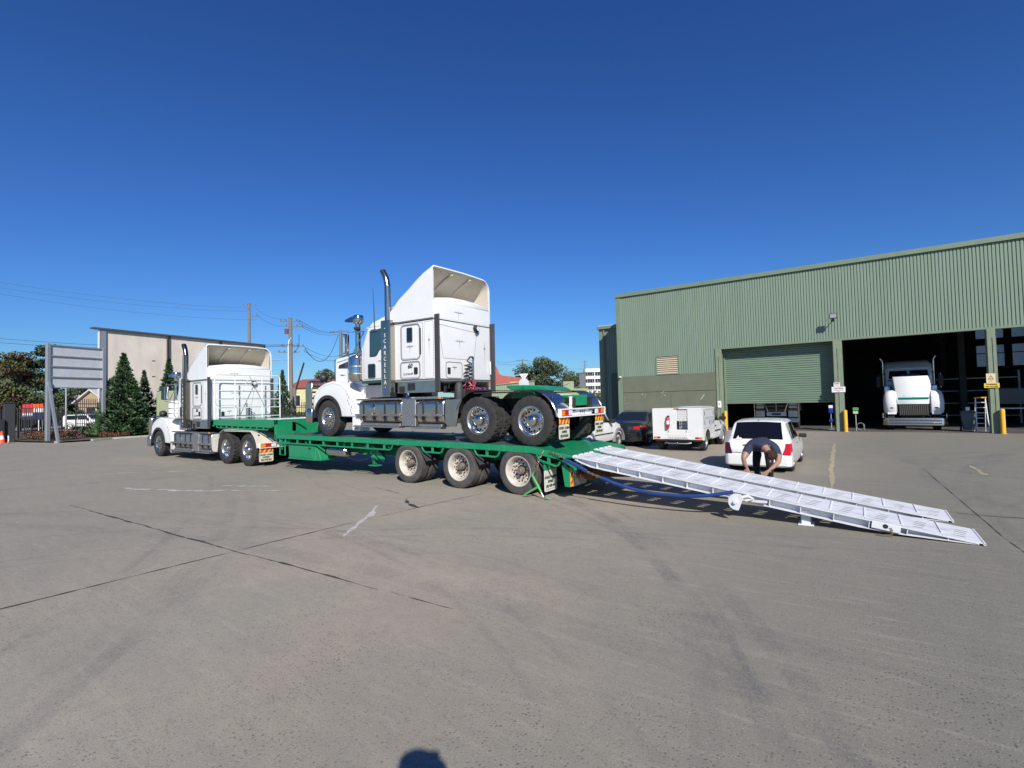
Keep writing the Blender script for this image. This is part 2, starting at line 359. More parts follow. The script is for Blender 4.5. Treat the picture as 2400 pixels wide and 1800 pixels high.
# ================================================================ workshop shed
SHEDP = mat('green steel cladding', (.212, .280, .208), .5, .0, var=.5, vscale=2.2, col2=(.155, .21, .155), stretch=(1, 1, .10))
SHEDT = mat('green trim steel', (.185, .245, .165), .5, var=.25, vscale=2)
POSTP = mat('green post paint', (.22, .265, .175), .6, var=.4, vscale=4, col2=(.13, .15, .11))
DADO = mat('painted concrete panel', (.150, .165, .115), .8, var=.6, vscale=1.6, col2=(.110, .122, .088), bump=.15, bscale=14)
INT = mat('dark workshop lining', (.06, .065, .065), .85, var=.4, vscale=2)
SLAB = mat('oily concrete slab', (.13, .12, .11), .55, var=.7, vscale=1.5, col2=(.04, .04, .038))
TAN = mat('tan louvre', (.50, .42, .30), .6, var=.2, vscale=6)
SY = 20.808
shed = thing('workshop_shed', 'large green corrugated steel workshop with open truck bays', 'building', (3, SY, 0))
def W(mb): mb.T = Matrix.Translation((-3, -SY, 0)); return mb     # world coordinates under the shed's empty
def sbx(name, m, x0, x1, y0, y1, z0, z1, bevel=.006, parent=shed): return W(MB()).box(x0, x1, y0, y1, z0, z1).build(name, m, parent, bevel=bevel)
def corr(x0, x1, z0, z1, y, pitch=.125, dep=.03, vert=True):
    mb = W(MB()); vs = []; n = int(round((x1 - x0) / pitch)); p = (x1 - x0) / n
    for i in range(n):
        a = x0 + i * p
        for f, d in ((0, 0), (.60, 0), (.72, dep), (.88, dep)): vs += [(a + f * p, y + d, z0), (a + f * p, y + d, z1)]
    vs += [(x1, y, z0), (x1, y, z1)]
    return mb.add(vs, [(2 * i, 2 * i + 2, 2 * i + 3, 2 * i + 1) for i in range(4 * n)])
for x0, x1, z0 in ((-6.27, -4.12, 3.2), (-4.12, -2.77, 4.32), (-2.77, -.74, 3.2), (-.74, 4.0, 4.56), (4.0, 8.9, 4.56), (8.9, 13.0, 4.56), (13.0, 17.5, 4.56)):
    corr(x0, x1, z0, 8.2, SY).build('cladding_sheet', SHEDP, shed, smooth=0, solid=.004)
for z in (5.3, 6.2, 7.1, 7.9):
    sm = W(MB())
    for k in range(92): sm.box(-6.1 + k * .25, -6.086 + k * .25, SY - .010, SY - .001, z, z + .014)
    tag(sm.build('screw_row', STEEL, shed, smooth=0), kind='stuff')
sbx('fascia', SHEDT, -6.56, 17.6, SY - .10, SY + .25, 8.17, 8.39)
sbx('corner_trim', SHEDT, -6.56, -6.27, SY - .04, SY + .3, 0, 8.17)
sbx('lintel_trim', SHEDT, -.76, 17.6, SY - .05, SY + .22, 4.46, 4.56)
for i, (z0, z1) in enumerate(((0, 1.12), (1.135, 2.205), (2.22, 3.19))): sbx('concrete_panel', DADO, -6.27, -.76, SY - .02, SY + .16, z0, z1, .012)
sbx('panel_backing', INT, -6.26, -.77, SY + .02, SY + .15, .01, 3.18, 0)
PATCH = mat('pale filler', (.42, .42, .36), .8)
mb = W(MB())
for i in range(15):
    px, pz = random.choice(((-6.05, 1.75), (-6.0, 1.4), (-4.95, 2.0), (-3.8, 2.05)))
    px += random.uniform(-.15, .15); pz += random.uniform(-.2, .2); s = random.uniform(.015, .04)
    mb.poly([(px + s * math.cos(a) * random.uniform(.6, 1.3), SY - .0215, pz + s * math.sin(a)) for a in [k * 1.047 for k in range(6)]])
mb.poly([(-1.65, SY - .0215, 1.72), (-1.60, SY - .0215, 1.70), (-1.40, SY - .0215, 1.98), (-1.44, SY - .0215, 2.0)])
tag(mb.build('filler_patch', PATCH, shed, smooth=0), kind='stuff')
# louvre
lv = sbx('louvre', TAN, -4.12, -2.77, SY + .06, SY + .10, 3.235, 4.32, .004)
for i in range(9):
    z = 3.27 + i * .117
    W(MB()).hexa([(-4.08, SY + .0, z), (-2.81, SY + .0, z), (-2.81, SY + .06, z + .095), (-4.08, SY + .06, z + .095), (-4.08, SY - .008, z + .012), (-2.81, SY - .008, z + .012), (-2.81, SY + .05, z + .108), (-4.08, SY + .05, z + .108)]).build('slat', TAN, lv, smooth=0)
ring(W(MB()), [(-4.14, 3.22), (-2.75, 3.22), (-2.75, 4.34), (-4.14, 4.34)], [(-4.08, 3.27), (-2.81, 3.27), (-2.81, 4.29), (-4.08, 4.29)], 'y', SY, -.03).build('frame', SHEDT, lv, smooth=0, fix=True)
# posts, each two flanges and a web (channel section open to the right)
for x0, x1 in ((-.76, -.44), (4.75, 5.13), (10.30, 10.58), (15.7, 16.0)):
    W(MB()).prism([(x0, SY - .06), (x1, SY - .06), (x1, SY + .30), (x0, SY + .30)], 'z', 0, 4.47).build('post', POSTP, shed, bevel=.012)
    sbx('post_face', POSTP, x0 + .17, x1 + .004, SY - .085, SY - .058, 0, 4.1, .006)
# roller door
mb = W(MB()); vs = []; z0, z1 = 1.5, 4.62; n = 27; dp = (z1 - z0) / n
for i in range(n):
    for f, d in ((0, 0), (.25, -.028), (.6, -.028), (.85, 0)): vs += [(-.5, SY + .55 + d, z0 + (i + f) * dp), (4.80, SY + .55 + d, z0 + (i + f) * dp)]
vs += [(-.5, SY + .55, z1), (4.8, SY + .55, z1)]
rd = mb.add(vs, [(2 * i, 2 * i + 1, 2 * i + 3, 2 * i + 2) for i in range(4 * n)]).build('roller_door', mat('roller door steel', (.165, .235, .165), .45, var=.5, vscale=2.0, col2=(.11, .15, .105), stretch=(.25, 1, 1)), shed, smooth=0, solid=.004)
sbx('bottom_rail', SHEDT, -.5, 4.80, SY + .50, SY + .58, 1.43, 1.50, .006, rd)
sbx('guide', SHEDT, -.44, -.36, SY + .44, SY + .66, 0, 4.5, .004, rd); sbx('guide', SHEDT, 4.68, 4.75, SY + .44, SY + .66, 0, 4.5, .004, rd)
# shell: roof, side and back walls, floor
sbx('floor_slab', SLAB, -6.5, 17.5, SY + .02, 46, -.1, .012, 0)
W(MB()).prism([(SY - .02, 8.16), (SY - .02, 8.22), (46.2, 9.3), (46.2, 9.24)], 'x', -6.55, 17.6).build('roof', SHEDT, shed, smooth=0)
SWP = [(SY + .29, 0), (46.2, 0), (46.2, 9.26), (SY + .29, 8.19)]
W(MB()).prism(SWP, 'x', -6.56, -6.46).build('side_wall', SHEDP, shed, smooth=0); W(MB()).prism([(SY - .12, 0)] + SWP[1:3] + [(SY - .12, 8.17)], 'x', 17.5, 17.62).build('side_wall', INT, shed, smooth=0)
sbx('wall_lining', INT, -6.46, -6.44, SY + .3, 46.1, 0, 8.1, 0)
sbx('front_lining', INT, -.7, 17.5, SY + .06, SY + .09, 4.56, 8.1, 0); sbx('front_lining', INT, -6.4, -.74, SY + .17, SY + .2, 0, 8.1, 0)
# back wall with window openings
BWY = 40.0
zs = [(0, 3.5), (5.0, 5.5), (6.2, 9.0)]
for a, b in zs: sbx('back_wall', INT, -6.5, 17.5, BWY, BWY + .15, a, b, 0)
cols = [(12.75, 14.2), (14.6, 16.1)]
for z0, z1 in ((3.5, 5.0), (5.5, 6.2)):
    xs = [-6.5] + [q for c in cols for q in c] + [17.5]
    for i in range(0, len(xs), 2): sbx('back_wall', INT, xs[i], xs[i + 1], BWY, BWY + .15, z0, z1, 0)
    for a, b in cols:
        wn = sbx('window', mat('frosted pane', (.72, .74, .76), .6, trans=.6), a, b, BWY + .06, BWY + .075, z0, z1, 0)
        for k in range(1, 2): sbx('mullion', BLACK, (a + b) / 2 - .03, (a + b) / 2 + .03, BWY + .02, BWY + .055, z0, z1, 0, wn)
        if z0 < 4: sbx('mullion', BLACK, a, b, BWY + .01, BWY + .05, 4.4, 4.46, 0, wn)
for x in (-.6, 4.95, 10.45, 16.0):
    for y in (28.5, 36.0): sbx('inner_column', INT, x - .14, x + .14, y - .14, y + .14, 0, 8.6, .01)
for y in (28.5, 36.0): sbx('roof_beam', INT, -6.4, 17.4, y - .1, y + .1, 6.6, 7.1, .01); 
for x in (2.2, 7.7, 13.2): sbx('purlin', INT, x - .06, x + .06, SY + .3, BWY, 7.3, 7.5, .01)
# floodlight, camera, intercom, signs, bollards
fl = thing('floodlight', 'black box floodlight high on the green workshop cladding', 'light', (4.85, SY, 5.62))
MB().box(-.16, .16, -.62, -.50, -.12, .13).build('housing', BLACK, fl, bevel=.012); MB().box(-.13, .13, -.628, -.62, -.09, .10).build('lens', mat('lamp glass', (.33, .34, .34), .12), fl)
MB().tube([(-.03, 0, -.12), (-.03, -.3, -.2), (-.02, -.52, -.1)], .018).build('bracket', BLACK, fl); MB().box(-.08, .03, -.03, 0, -.18, -.06).build('base', BLACK, fl)
sc_ = thing('security_camera', 'small white security camera on the corner of the green workshop', 'camera', (-6.38, SY - .04, 3.15))
MB().box(-.05, .06, -.12, 0, 0, .1).build('mount', SIGNW, sc_, bevel=.01); MB().cyl((-.02, -.1, -.02), (-.12, -.26, -.10), .05, n=12).build('body', BLACK, sc_)
ic = thing('intercom_panel', 'white rounded panel on the post left of the roller door', 'panel', (-.62, SY - .06, 1.42))
plate('face', SIGNW, ic, rrect(-.10, .10, -.19, .19, .05), 'y', 0, -.04, bevel=.006); MB().box(-.03, .01, -.045, -.04, -.02, .06).build('button', GREY, ic)
def bollard(x, y, lab):
    b = thing('bollard', lab, 'bollard', (x, y, 0), group='yellow bollards at the workshop doors')
    MB().lathe([(.085, 0), (.085, 1.0), (.075, 1.035), (.04, 1.055), (.001, 1.06)], 20, ax='z').build('tube', YEL, b); MB().lathe([(.12, 0), (.12, .015), (.086, .016)], 20, ax='z').build('base_plate', YEL, b)
bollard(-.30, SY - .2, 'yellow bollard by the left end of the roller door')
bollard(5.14, SY - .19, 'yellow bollard beside the post with the white caution signs')
bollard(10.63, SY - .21, 'yellow bollard beside the post with the yellow warning sign')
def sign(name, lab, m, x0, x1, z0, z1, y=SY - .09):
    s = thing(name, lab, 'sign', ((x0 + x1) / 2, y, (z0 + z1) / 2)); w_, h_ = (x1 - x0) / 2, (z1 - z0) / 2
    MB().box(-w_, w_, -.012, 0, -h_, h_).build('plate', m, s, bevel=.003); return s
s = sign('danger_sign', 'small white sign with red heading above the caution sign', SIGNW, 4.72, 4.98, 2.2, 2.40)
MB().box(-.10, .10, -.0145, -.0125, .02, .075).build('heading', REDINK, s); text('lettering', 'DANGER', .042, SIGNW, s, (0, -.016, .047)); text('lettering', 'NO ENTRY', .035, INK, s, (0, -.014, -.03))
s = sign('caution_sign', 'wide white caution sign on the middle workshop post', SIGNW, 4.63, 5.19, 1.92, 2.19, SY - .10)
text('lettering', 'CAUTION', .085, REDINK, s, (0, -.015, .055), bold=.004); text('lettering', 'AUTHORISED PERSONNEL', .036, INK, s, (0, -.015, -.03)); text('lettering', 'ONLY', .05, REDINK, s, (0, -.015, -.085))
s = sign('hazard_sign', 'cream sign with a warning triangle on the right workshop post', SIGNC, 10.21, 10.50, 2.15, 2.56)
BROWN = mat('brown ink', (.25, .09, .03), .6)
ring(MB(), [(-.09, -.02), (.09, -.02), (0, .14)], [(-.055, 0), (.055, 0), (0, .10)], 'y', -.0125, -.003).build('triangle', BROWN, s, smooth=0, fix=True)
text('symbol', '!', .09, BROWN, s, (0, -.0145, .04)); text('lettering', 'FORKLIFTS', .042, BROWN, s, (0, -.0145, -.06)); text('lettering', 'IN USE', .035, BROWN, s, (0, -.0145, -.13))
s = sign('warning_sign', 'yellow warning sign under the cream triangle sign', SIGNY, 10.13, 10.61, 1.95, 2.145, SY - .105)
text('lettering', 'WARNING', .07, INK, s, (0, -.0145, .045), bold=.003); text('lettering', 'NO ACCESS', .07, INK, s, (0, -.0145, -.045), bold=.003)
# annex behind the left corner
ax_ = thing('annex_shed', 'lower green shed with dark roller door behind the workshop corner', 'building', (-8, 24, 0))
def A(mb): mb.T = Matrix.Translation((8, -24, 0)); return mb
cs = corr(-8.75, -6.0, 0, 6.75, 23.6); cs.v = [(p[0] + 3 + 8, p[1] + SY - 24, p[2]) for p in cs.v]; cs.build('cladding_sheet', SHEDP, ax_, smooth=0, solid=.004)
A(MB()).box(-9.05, -8.75, 23.55, 24, 0, 6.8).build('corner_trim', SHEDT, ax_); A(MB()).box(-9.15, -6.0, 23.4, 23.7, 6.72, 6.92).build('gutter', SHEDT, ax_)
A(MB()).prism([(23.5, 6.92), (23.5, 6.97), (40, 9.2), (40, 9.15)], 'x', -9.1, -6.57).build('roof', mat('pale roof sheet', (.55, .56, .55), .4), ax_)
A(MB()).box(-9.0, -8.95, 24, 40, 0, 6.8).build('side_wall', SHEDP, ax_)
A(MB()).box(-8.2, -6.6, 23.52, 23.58, 0, 3.6).build('roller_door', mat('dark roller door', (.06, .09, .075), .5), ax_)
A(MB()).tube([(-8.65, 23.5, 6.75), (-8.65, 23.5, 0)], .045).build('downpipe', SHEDT, ax_)
# ================================================================ wheels (meshes shared by every wheel of a kind)
def tyre_mesh(name, D, wd, rimr, lug, m):
    r = D / 2; h = wd / 2
    prof = [(rimr, -h * .80), (rimr + .02, -h * .95), ((r + rimr) / 2, -h * 1.0), (r - .05, -h * .96), (r - .012, -h * .86), (r, -h * .74), (r, -h * .40), (r - .014, -h * .37), (r - .014, -h * .30), (r, -h * .27), (r, -h * .05), (r - .014, -h * .03), (r - .014, h * .03), (r, h * .05), (r, h * .27), (r - .014, h * .30), (r - .014, h * .37), (r, h * .40), (r, h * .74), (r - .012, h * .86), (r - .05, h * .96), ((r + rimr) / 2, h), (rimr + .02, h * .95), (rimr, h * .80)]
    n = 96 if lug else 64
    def mod(i, j):
        if not lug: return 0
        k = prof[i][0]
        if k > r - .02: return -.017 if (j + (2 if i > 11 else 0)) % 4 == 0 else 0
        return 0
    return MB().lathe(prof, n, mod=mod).mesh(name, m, smooth=28)
def disc_mesh(name, m, r0, r1, rh, rc, nh, y, wd, rimr, out):
    """wheel: outer flange, barrel down to a disc with real hand holes, hub"""
    mb = MB()
    mb.lathe([(rimr + .012, -wd / 2 * .80), (rimr + .018, -wd / 2 * .90), (rimr, -wd / 2 * .93), (rimr - .02, -wd / 2 * .84), (rimr - .045, -wd / 2 * .5), (r1, y)], 48)
    for k in range(nh):
        a0 = 2 * math.pi * k / nh; a1 = 2 * math.pi * (k + 1) / nh; am = (a0 + a1) / 2; q = 12
        hole = []; edge = []
        for i in range(q):
            t = 2 * math.pi * i / q
            hole.append((rc * math.cos(am) + rh * math.cos(t + am), y - .002, rc * math.sin(am) + rh * math.sin(t + am)))
            c, s_ = math.cos(t), math.sin(t); f = 1 / max(abs(c), abs(s_)); u, v = c * f, s_ * f
            rr = (r0 + r1) / 2 + u * (r1 - r0) / 2; aa = am + v * (a1 - a0) / 2
            edge.append((rr * math.cos(aa), y, rr * math.sin(aa)))
        mb.add(edge + hole, [(i, q + i, q + (i + 1) % q, (i + 1) % q) for i in range(q)])
        mb.add(hole + [(p[0], p[1] + .03, p[2]) for p in hole], [(i, q + i, q + (i + 1) % q, (i + 1) % q) for i in range(q)])
    return mb.mesh(name, m, smooth=40, fix=True)
def nuts_mesh(name, m, r, n, y0, y1):
    mb = MB()
    for k in range(n):
        a = 2 * math.pi * k / n; mb.cyl((r * math.cos(a), y0, r * math.sin(a)), (r * math.cos(a), y1, r * math.sin(a)), .017, n=6)
    return mb.mesh(name, m, smooth=20)
WM = {}
def wheel(parent, x, y, z, side, kind, dual=False, rot=0):
    """part: tyre > rim, hub, nuts; side -1 = outer face towards -Y"""
    if not WM:
        for k, D, wd, lug, tm, rm in (('drive', 1.032, .27, True, RUBBER, RIMCH), ('steer', 1.032, .29, False, RUBBER, RIMCH), ('trailer', .952, .27, False, RUBBERD, RIM)):
            rr = .30 if k != 'trailer' else .303
            WM[k, 'tyre'] = tyre_mesh('tyre', D, wd, rr - .005, lug, tm)
            yd = .02 if k != 'steer' else -.11
            WM[k, 'rim'] = disc_mesh('rim', rm, .11, rr - .055, .026, .212, 10, yd, wd, rr, 0)
            WM[k, 'drum'] = MB().lathe([(.235, .16), (.235, .06), (.001, .055)], 24).mesh('drum', DARK)
            WM[k, 'nuts'] = nuts_mesh('wheel_nuts', CHROME if k != 'trailer' else RUST, .152, 10, yd, yd - .035)
            if k == 'drive': hp = [(.128, .02), (.126, -.10), (.115, -.125), (.075, -.15), (.001, -.16)]
            elif k == 'steer': hp = [(.12, -.11), (.118, -.15), (.085, -.17), (.08, -.20), (.05, -.222), (.001, -.226)]
            else: hp = [(.085, .02), (.08, -.03), (.07, -.04), (.065, -.085), (.05, -.10), (.001, -.10)]
            WM[k, 'hub'] = MB().lathe(hp, 28).mesh('hub', CHROME if k != 'trailer' else mat('greasy hub', (.22, .20, .17), .55, .3, var=.8, vscale=14, col2=(.13, .06, .03)))
    wd = {'drive': .27, 'steer': .29, 'trailer': .27}[kind]
    R_ = {'drive': .516, 'steer': .516, 'trailer': .476}[kind]
    t = ob('tyre', WM[kind, 'tyre'], parent); t.location = (x, y - side * wd / 2, z + R_)
    t.rotation_euler = (0, rot, 0) if side < 0 else (0, rot, math.pi)
    for q in ('rim', 'drum', 'nuts', 'hub'):
        o = ob({'nuts': 'wheel_nuts', 'rim': 'rim', 'drum': 'brake_drum', 'hub': 'hub_cap'}[q], WM[kind, q], t)
        if q == 'nuts': o['kind'] = 'stuff'
    if dual:
        u = ob('tyre', WM[kind, 'tyre'], parent); u.location = (x, y - side * (wd * 1.5 + .05), z + R_); u.rotation_euler = (0, rot + .4, 0)

def coil(x, y, z0, z1, r, turns, jit=0, n=10):
    return [(x + r * math.cos(t) + random.uniform(-jit, jit), y + r * math.sin(t) + random.uniform(-jit, jit), z0 + (z1 - z0) * t / (2 * math.pi * turns)) for t in [2 * math.pi * turns * i / (n * turns) for i in range(n * turns + 1)]]
def ornament(parent, x, z, w_, h_, ax, at_, sgn, m):
    """painted scroll cross: four tapered rays and little curls"""
    mb = MB(); t = sgn * .0015
    def P(u, v): return (at_ + t, u, v) if ax == 'x' else (u, at_ + t, v)
    for pts in ([(x - w_, z), (x, z + .007), (x + w_, z), (x, z - .007)], [(x, z + h_ * .45), (x + .008, z), (x, z - h_), (x - .008, z)]): mb.poly([P(*p) for p in pts])
    for s in (-1, 1):
        for k in (.28, .45):
            c = [(x + s * w_ * k + .017 * math.cos(a), z + .012 + .014 * math.sin(a)) for a in [i * .785 for i in range(8)]]
            d = [(x + s * w_ * k + .009 * math.cos(a), z + .012 + .007 * math.sin(a)) for a in [i * .785 for i in range(8)]]
            mb.add([P(*p) for p in c + d], [(i, (i + 1) % 8, 8 + (i + 1) % 8, 8 + i) for i in range(8)])
    return mb.build('painted_scroll', m, parent, smooth=0)
def flap(parent, x, y0, y1, z0, z1, m, lines, chev=True):
    """rear-facing mud flap with lettering"""
    yc = (y0 + y1) / 2; f = MB().prism(rrect(y0, y1, z0, z1, .04), 'x', x - .008, x).build('mud_flap', m, parent, bevel=.002); k = (y1 - y0) / .42
    for i, s in enumerate(lines): text('lettering', s, .062 * k, INK, f, (x + .002, yc, z1 - (.07 + .075 * i) * k), (R(90), 0, R(90)), sx=.82, bold=.0025)
    MB().tube([(x + .001, y0 + .05, z0 + .035), (x + .001, yc, z0 + .045), (x + .001, y1 - .05, z0 + .035)], .003, 4).build('border', INK, f)
    if chev:
        b = MB().box(x, x + .006, y0 + .01, y1 - .01, z1 + .01, z1 + .14).build('chevron_board', CHEVY, parent); n = 3; st = (y1 - y0 - .02) / n; mb = MB()
        for i in range(n):
            a = y0 + .01 + i * st + st * .08
            mb.poly([(x + .008, a, z1 + .01), (x + .008, a + st * .5, z1 + .01), (x + .008, min(a + st * .5 + .09, y1 - .01), z1 + .14), (x + .008, min(a + .09, y1 - .01), z1 + .14)])
        mb.build('stripe', CHEVR, b, smooth=0)
    return f
LINES = ('SYDNEY - DUBBO', 'EXPRESS', '(02) 4628 6661')

# ================================================================ bonneted prime mover (forward = -X, origin under the rear drive axle)
def truck(name, label, loc, scale, rot, number, dusty, hoses, lines_in):
    t = thing(name, label, 'truck', loc, group=None); t.scale = scale; t.rotation_euler = rot
    B = lambda n, m, *a, **k: bx(n, m, t, *a, **k)
    GUARD = CREAM if dusty else ALU; TANK = ALUD if dusty else ALU
    # chassis and axles
    for s in (-1, 1): B('chassis_rail', DARK, -7.3, .66, s * .38 - .04, s * .38 + .04, .70, .98)
    for x in (-5.2, -3.9, -2.2, -.7): B('cross_member', DARK, x - .06, x + .06, -.36, .36, .74, .94)
    for x in (0, -1.387): MB().cyl((x, -.8, .516), (x, .8, .516), .09).ball((x, .05, .516), .23, 8).build('drive_axle', DARK, t)
    tb('front_axle', DARK, t, [(-6.83, -.85, .5), (-6.83, -.5, .42), (-6.83, .5, .42), (-6.83, .85, .5)], .06)
    for s in (-1, 1):
        for x in (0, -1.387): wheel(t, x, s * 1.075, 0, s, 'drive', True, rot=x * 1.7)
        wheel(t, -6.83, s * 1.06, 0, s, 'steer', rot=.3)
    MB().tube([(-5.2, 0, .62), (-1.6, 0, .55), (-.1, 0, .52)], .06).build('drive_shaft', DARK, t)
    B('engine', DARK, -7.1, -5.3, -.42, .42, .55, 1.5, bevel=.05)
    # bonnet
    secs = []
    for x, wd, ze, zc in ((-7.25, .47, 2.20, 2.25), (-7.20, .52, 2.27, 2.33), (-6.4, .56, 2.34, 2.40), (-5.50, .66, 2.42, 2.48)):
        secs.append([(x, -wd, 1.05), (x, -wd, ze - .10), (x, -wd + .03, ze - .03), (x, -wd + .10, ze), (x, 0, zc), (x, wd - .10, ze), (x, wd - .03, ze - .03), (x, wd, ze - .10), (x, wd, 1.05)])
    hood = MB().loft(secs, cap=True).build('bonnet', WHITE, t, fix=True)
    MB().loft([[(x, -y, z), (x, -y + .05, z + .07 * k), (x, 0, z + .10 * k), (x, y - .05, z + .07 * k), (x, y, z)] for x, y, z, k in ((-7.24, .34, 2.24, .2), (-7.12, .37, 2.29, 1), (-6.3, .40, 2.36, 1.1), (-5.52, .44, 2.43, 1.1))], cap=True).build('bonnet_hump', mat('truck green', (.0, .15, .07), .25, coat=.6), hood, fix=True)
    for s in (-1, 1):
        def hy(x): return s * (.52 + (x + 7.2) / 1.7 * .14 + .003)
        v = [(-7.06, 1.96), (-7.02, 2.05), (-6.75, 2.10), (-6.34, 2.17), (-6.34, 1.95)]
        MB().poly([(x, hy(x) + s * .002, z) for x, z in v][::s]).build('bonnet_vent', BLACK, hood, smooth=0)
        MB().poly([(x, hy(x) + s * .004, z) for x, z in [(-6.70, 1.965), (-6.70, 2.105), (-6.38, 2.155), (-6.38, 1.955)]][::s]).build('vent_mesh', mat('blue grey mesh', (.10, .14, .20), .3, .5), hood, smooth=0)
        tb('pinstripe', LINE, hood, [(x, hy(x), z) for x, z in ((-7.15, 2.13), (-6.4, 2.24), (-5.9, 2.29))], .005, 4)
        mb = MB(); mb.poly([(x, hy(x) + s * .002, z) for x, z in ((-6.95, 1.74), (-6.62, 1.75), (-6.95, 1.77))]); mb.build('painted_scroll', GREY, hood, smooth=0)
        B('bonnet_side', WHITE, -7.2, -5.55, s * .50, s * .66, 1.05, 1.4, bevel=.03)
        # mudguard over the steer wheel
        outer = [(-7.50, .74), (-7.52, 1.0), (-7.44, 1.24), (-7.25, 1.40), (-6.95, 1.51), (-6.6, 1.56), (-6.25, 1.50), (-5.95, 1.30), (-5.72, 1.06), (-5.56, .82), (-5.48, .56)]
        ar = arc(-6.83, .516, .63, 8, 160, 16)
        ar = [p for p in ar]
        f = MB().prism(outer + [(-6.2, .56)] + ar, 'y', s * .56, s * 1.07).build('mudguard', WHITE, t, bevel=.045, seg=3, smooth=50)
        MB().loft([[(x, s * .60, z), (x, s * 1.085, z), (x2, s * 1.085, z2), (x2, s * .60, z2)] for (x, z), (x2, z2) in zip(arc(-6.83, .516, .56, 4, 178, 20), arc(-6.83, .516, .655, 4, 178, 20))], closed=True, cap=True).build('arch_trim', BLACK, f)
        B('marker_lamp', AMBER, -7.02, -6.92, s * 1.0, s * 1.03, 1.37, 1.44, bevel=.015)
        o = [(x + .015, z - .07) for x, z in outer[3:]]
        tb('pinstripe', LINE, f, [(x, s * 1.068, z) for x, z in o], .004, 4)
        mb = MB()
        for k in range(7):
            a = (-5.95 + k * .035 + .05 * math.sin(k * 2), 1.22 - k * .085); mb.poly([(a[0], s * 1.0725, a[1]), (a[0] + .035, s * 1.0725, a[1] - .10), (a[0] - .012, s * 1.0725, a[1] - .05)])
        mb.build('painted_scroll', GREY, f, smooth=0)
        B('guard_band', WHITE, -5.82, -5.44, s * .72, s * 1.062, .58, .66, bevel=.01)
        fp = B('guard_flap', WHITE if not dusty else CREAM, -5.76, -5.45, s * .70, s * 1.05, .19, .565, bevel=.02); B('decal', REDINK, -5.66, -5.50, s * 1.0515, s * 1.0525, .24, .275, bevel=0)
        # bull bar side plates and lamps
        plate('bar_upright', ALU, t, [(-8.02, .78), (-8.04, 1.30), (-7.98, 1.56), (-7.93, 1.58), (-7.70, 1.54), (-7.74, 1.25), (-7.74, .78)], 'y', s * .94, s * .05, bevel=.012)
        plate('bar_upright', ALU, t, [(-8.0, .78), (-8.04, 1.56), (-7.95, 1.56), (-7.88, .78)], 'y', s * .36, s * .05, bevel=.008)
        tb('bar_stay', ALU, t, [(-7.75, s * .93, 1.52), (-7.45, s * .8, 1.52), (-7.12, s * .55, 1.50)], .028)
        hb = B('headlamp', ALU, -7.68, -7.44, s * .60, s * .92, .98, 1.28, bevel=.03); MB().box(-7.70, -7.68, s * .63, s * .89, 1.01, 1.25).build('lens', CLEAR, hb, bevel=.004)
        MB().lathe([(.02, .08), (.09, .05), (.135, -.02), (.14, -.06), (.001, -.055)], 24, (-7.62, s * .62, 1.70), 'x').build('spotlight', BLACK, t); tb('spotlight_stem', CHROME, t, [(-7.6, s * .62, 1.58), (-7.6, s * .62, 1.5)], .025)
    # bumper and grille
    MB().prism([(-8.02, -.80), (-7.86, -1.09), (-7.54, -1.10), (-7.54, -1.03), (-7.84, -.99), (-7.94, -.75), (-7.94, .75), (-7.84, .99), (-7.54, 1.03), (-7.54, 1.10), (-7.86, 1.09), (-8.02, .80)], 'z', .38, .79).build('bumper', ALU, t, bevel=.012, smooth=50)
    for z in (.92, 1.10, 1.28, 1.46): tb('bar_rail', ALU, t, [(-7.98, -.94, z), (-7.98, .94, z)], .026)
    tb('bar_loop', ALU, t, [(-7.97, -.94, 1.5), (-7.97, -.88, 1.60), (-7.97, .88, 1.60), (-7.97, .94, 1.5)], .03)
    g = B('grille', CHROME, -7.33, -7.24, -.49, .49, 1.0, 2.24, bevel=.02)
    mb = MB()
    for k in range(13): mb.box(-7.345, -7.328, -.42 + k * .07 - .012, -.42 + k * .07 + .012, 1.06, 2.16)
    tag(mb.build('grille_bars', ALUD, g), kind='stuff')
    # cab
    cab = MB().prism([(-5.50, 1.52), (-5.50, 2.38), (-5.22, 2.93), (-5.05, 3.06), (-4.6, 3.17), (-4.1, 3.20), (-4.1, 1.52)], 'y', -.93, .93).build('cab', WHITE, t, bevel=.05, seg=2, smooth=50)
    B('cab_sill', LINE, -5.48, -4.12, -.935, .935, 1.45, 1.525); B('cab_floor', DARK, -5.4, -4.1, -.8, .8, 1.2, 1.46)
    n = Vector((-.8911, 0, .4538))
    for s in (-1, 1):
        q = [(-5.485, s * .05, 2.42), (-5.485, s * .86, 2.42), (-5.255, s * .82, 2.875), (-5.255, s * .05, 2.875)]
        MB().poly([Vector(p) + n * .012 for p in q][::s]).build('windscreen', GLASS, cab, smooth=0)
        wv = [(-5.14, 2.84), (-4.42, 2.90), (-4.42, 2.34), (-4.70, 2.33), (-4.78, 2.28), (-4.84, 2.19), (-4.92, 2.15), (-5.15, 2.15)]
        MB().prism([(x, z) for x, z in wv], 'y', s * .930, s * .937).build('window_seal', BLACK, cab, smooth=0)
        c = (-4.8, 2.5); MB().prism([(c[0] + (x - c[0]) * .93, c[1] + (z - c[1]) * .92) for x, z in wv], 'y', s * .931, s * .942).build('side_window', GLASSB, cab, smooth=0)
        plate('lower_window', GLASS, cab, rrect(-5.20, -4.93, 1.60, 1.95, .04), 'y', s * .93, s * .008); rline('window_frame', ALU, cab, -5.22, -4.91, 1.58, 1.97, .05, .02, 'y', s * .93, s * .012)
        rline('door_gap', GREY, cab, -5.40, -4.18, 1.56, 2.95, .06, .008, 'y', s * .93, s * .002)
        B('door_handle', BLACK, -4.32, -4.20, s * .935, s * .96, 1.95, 1.99, bevel=.008)
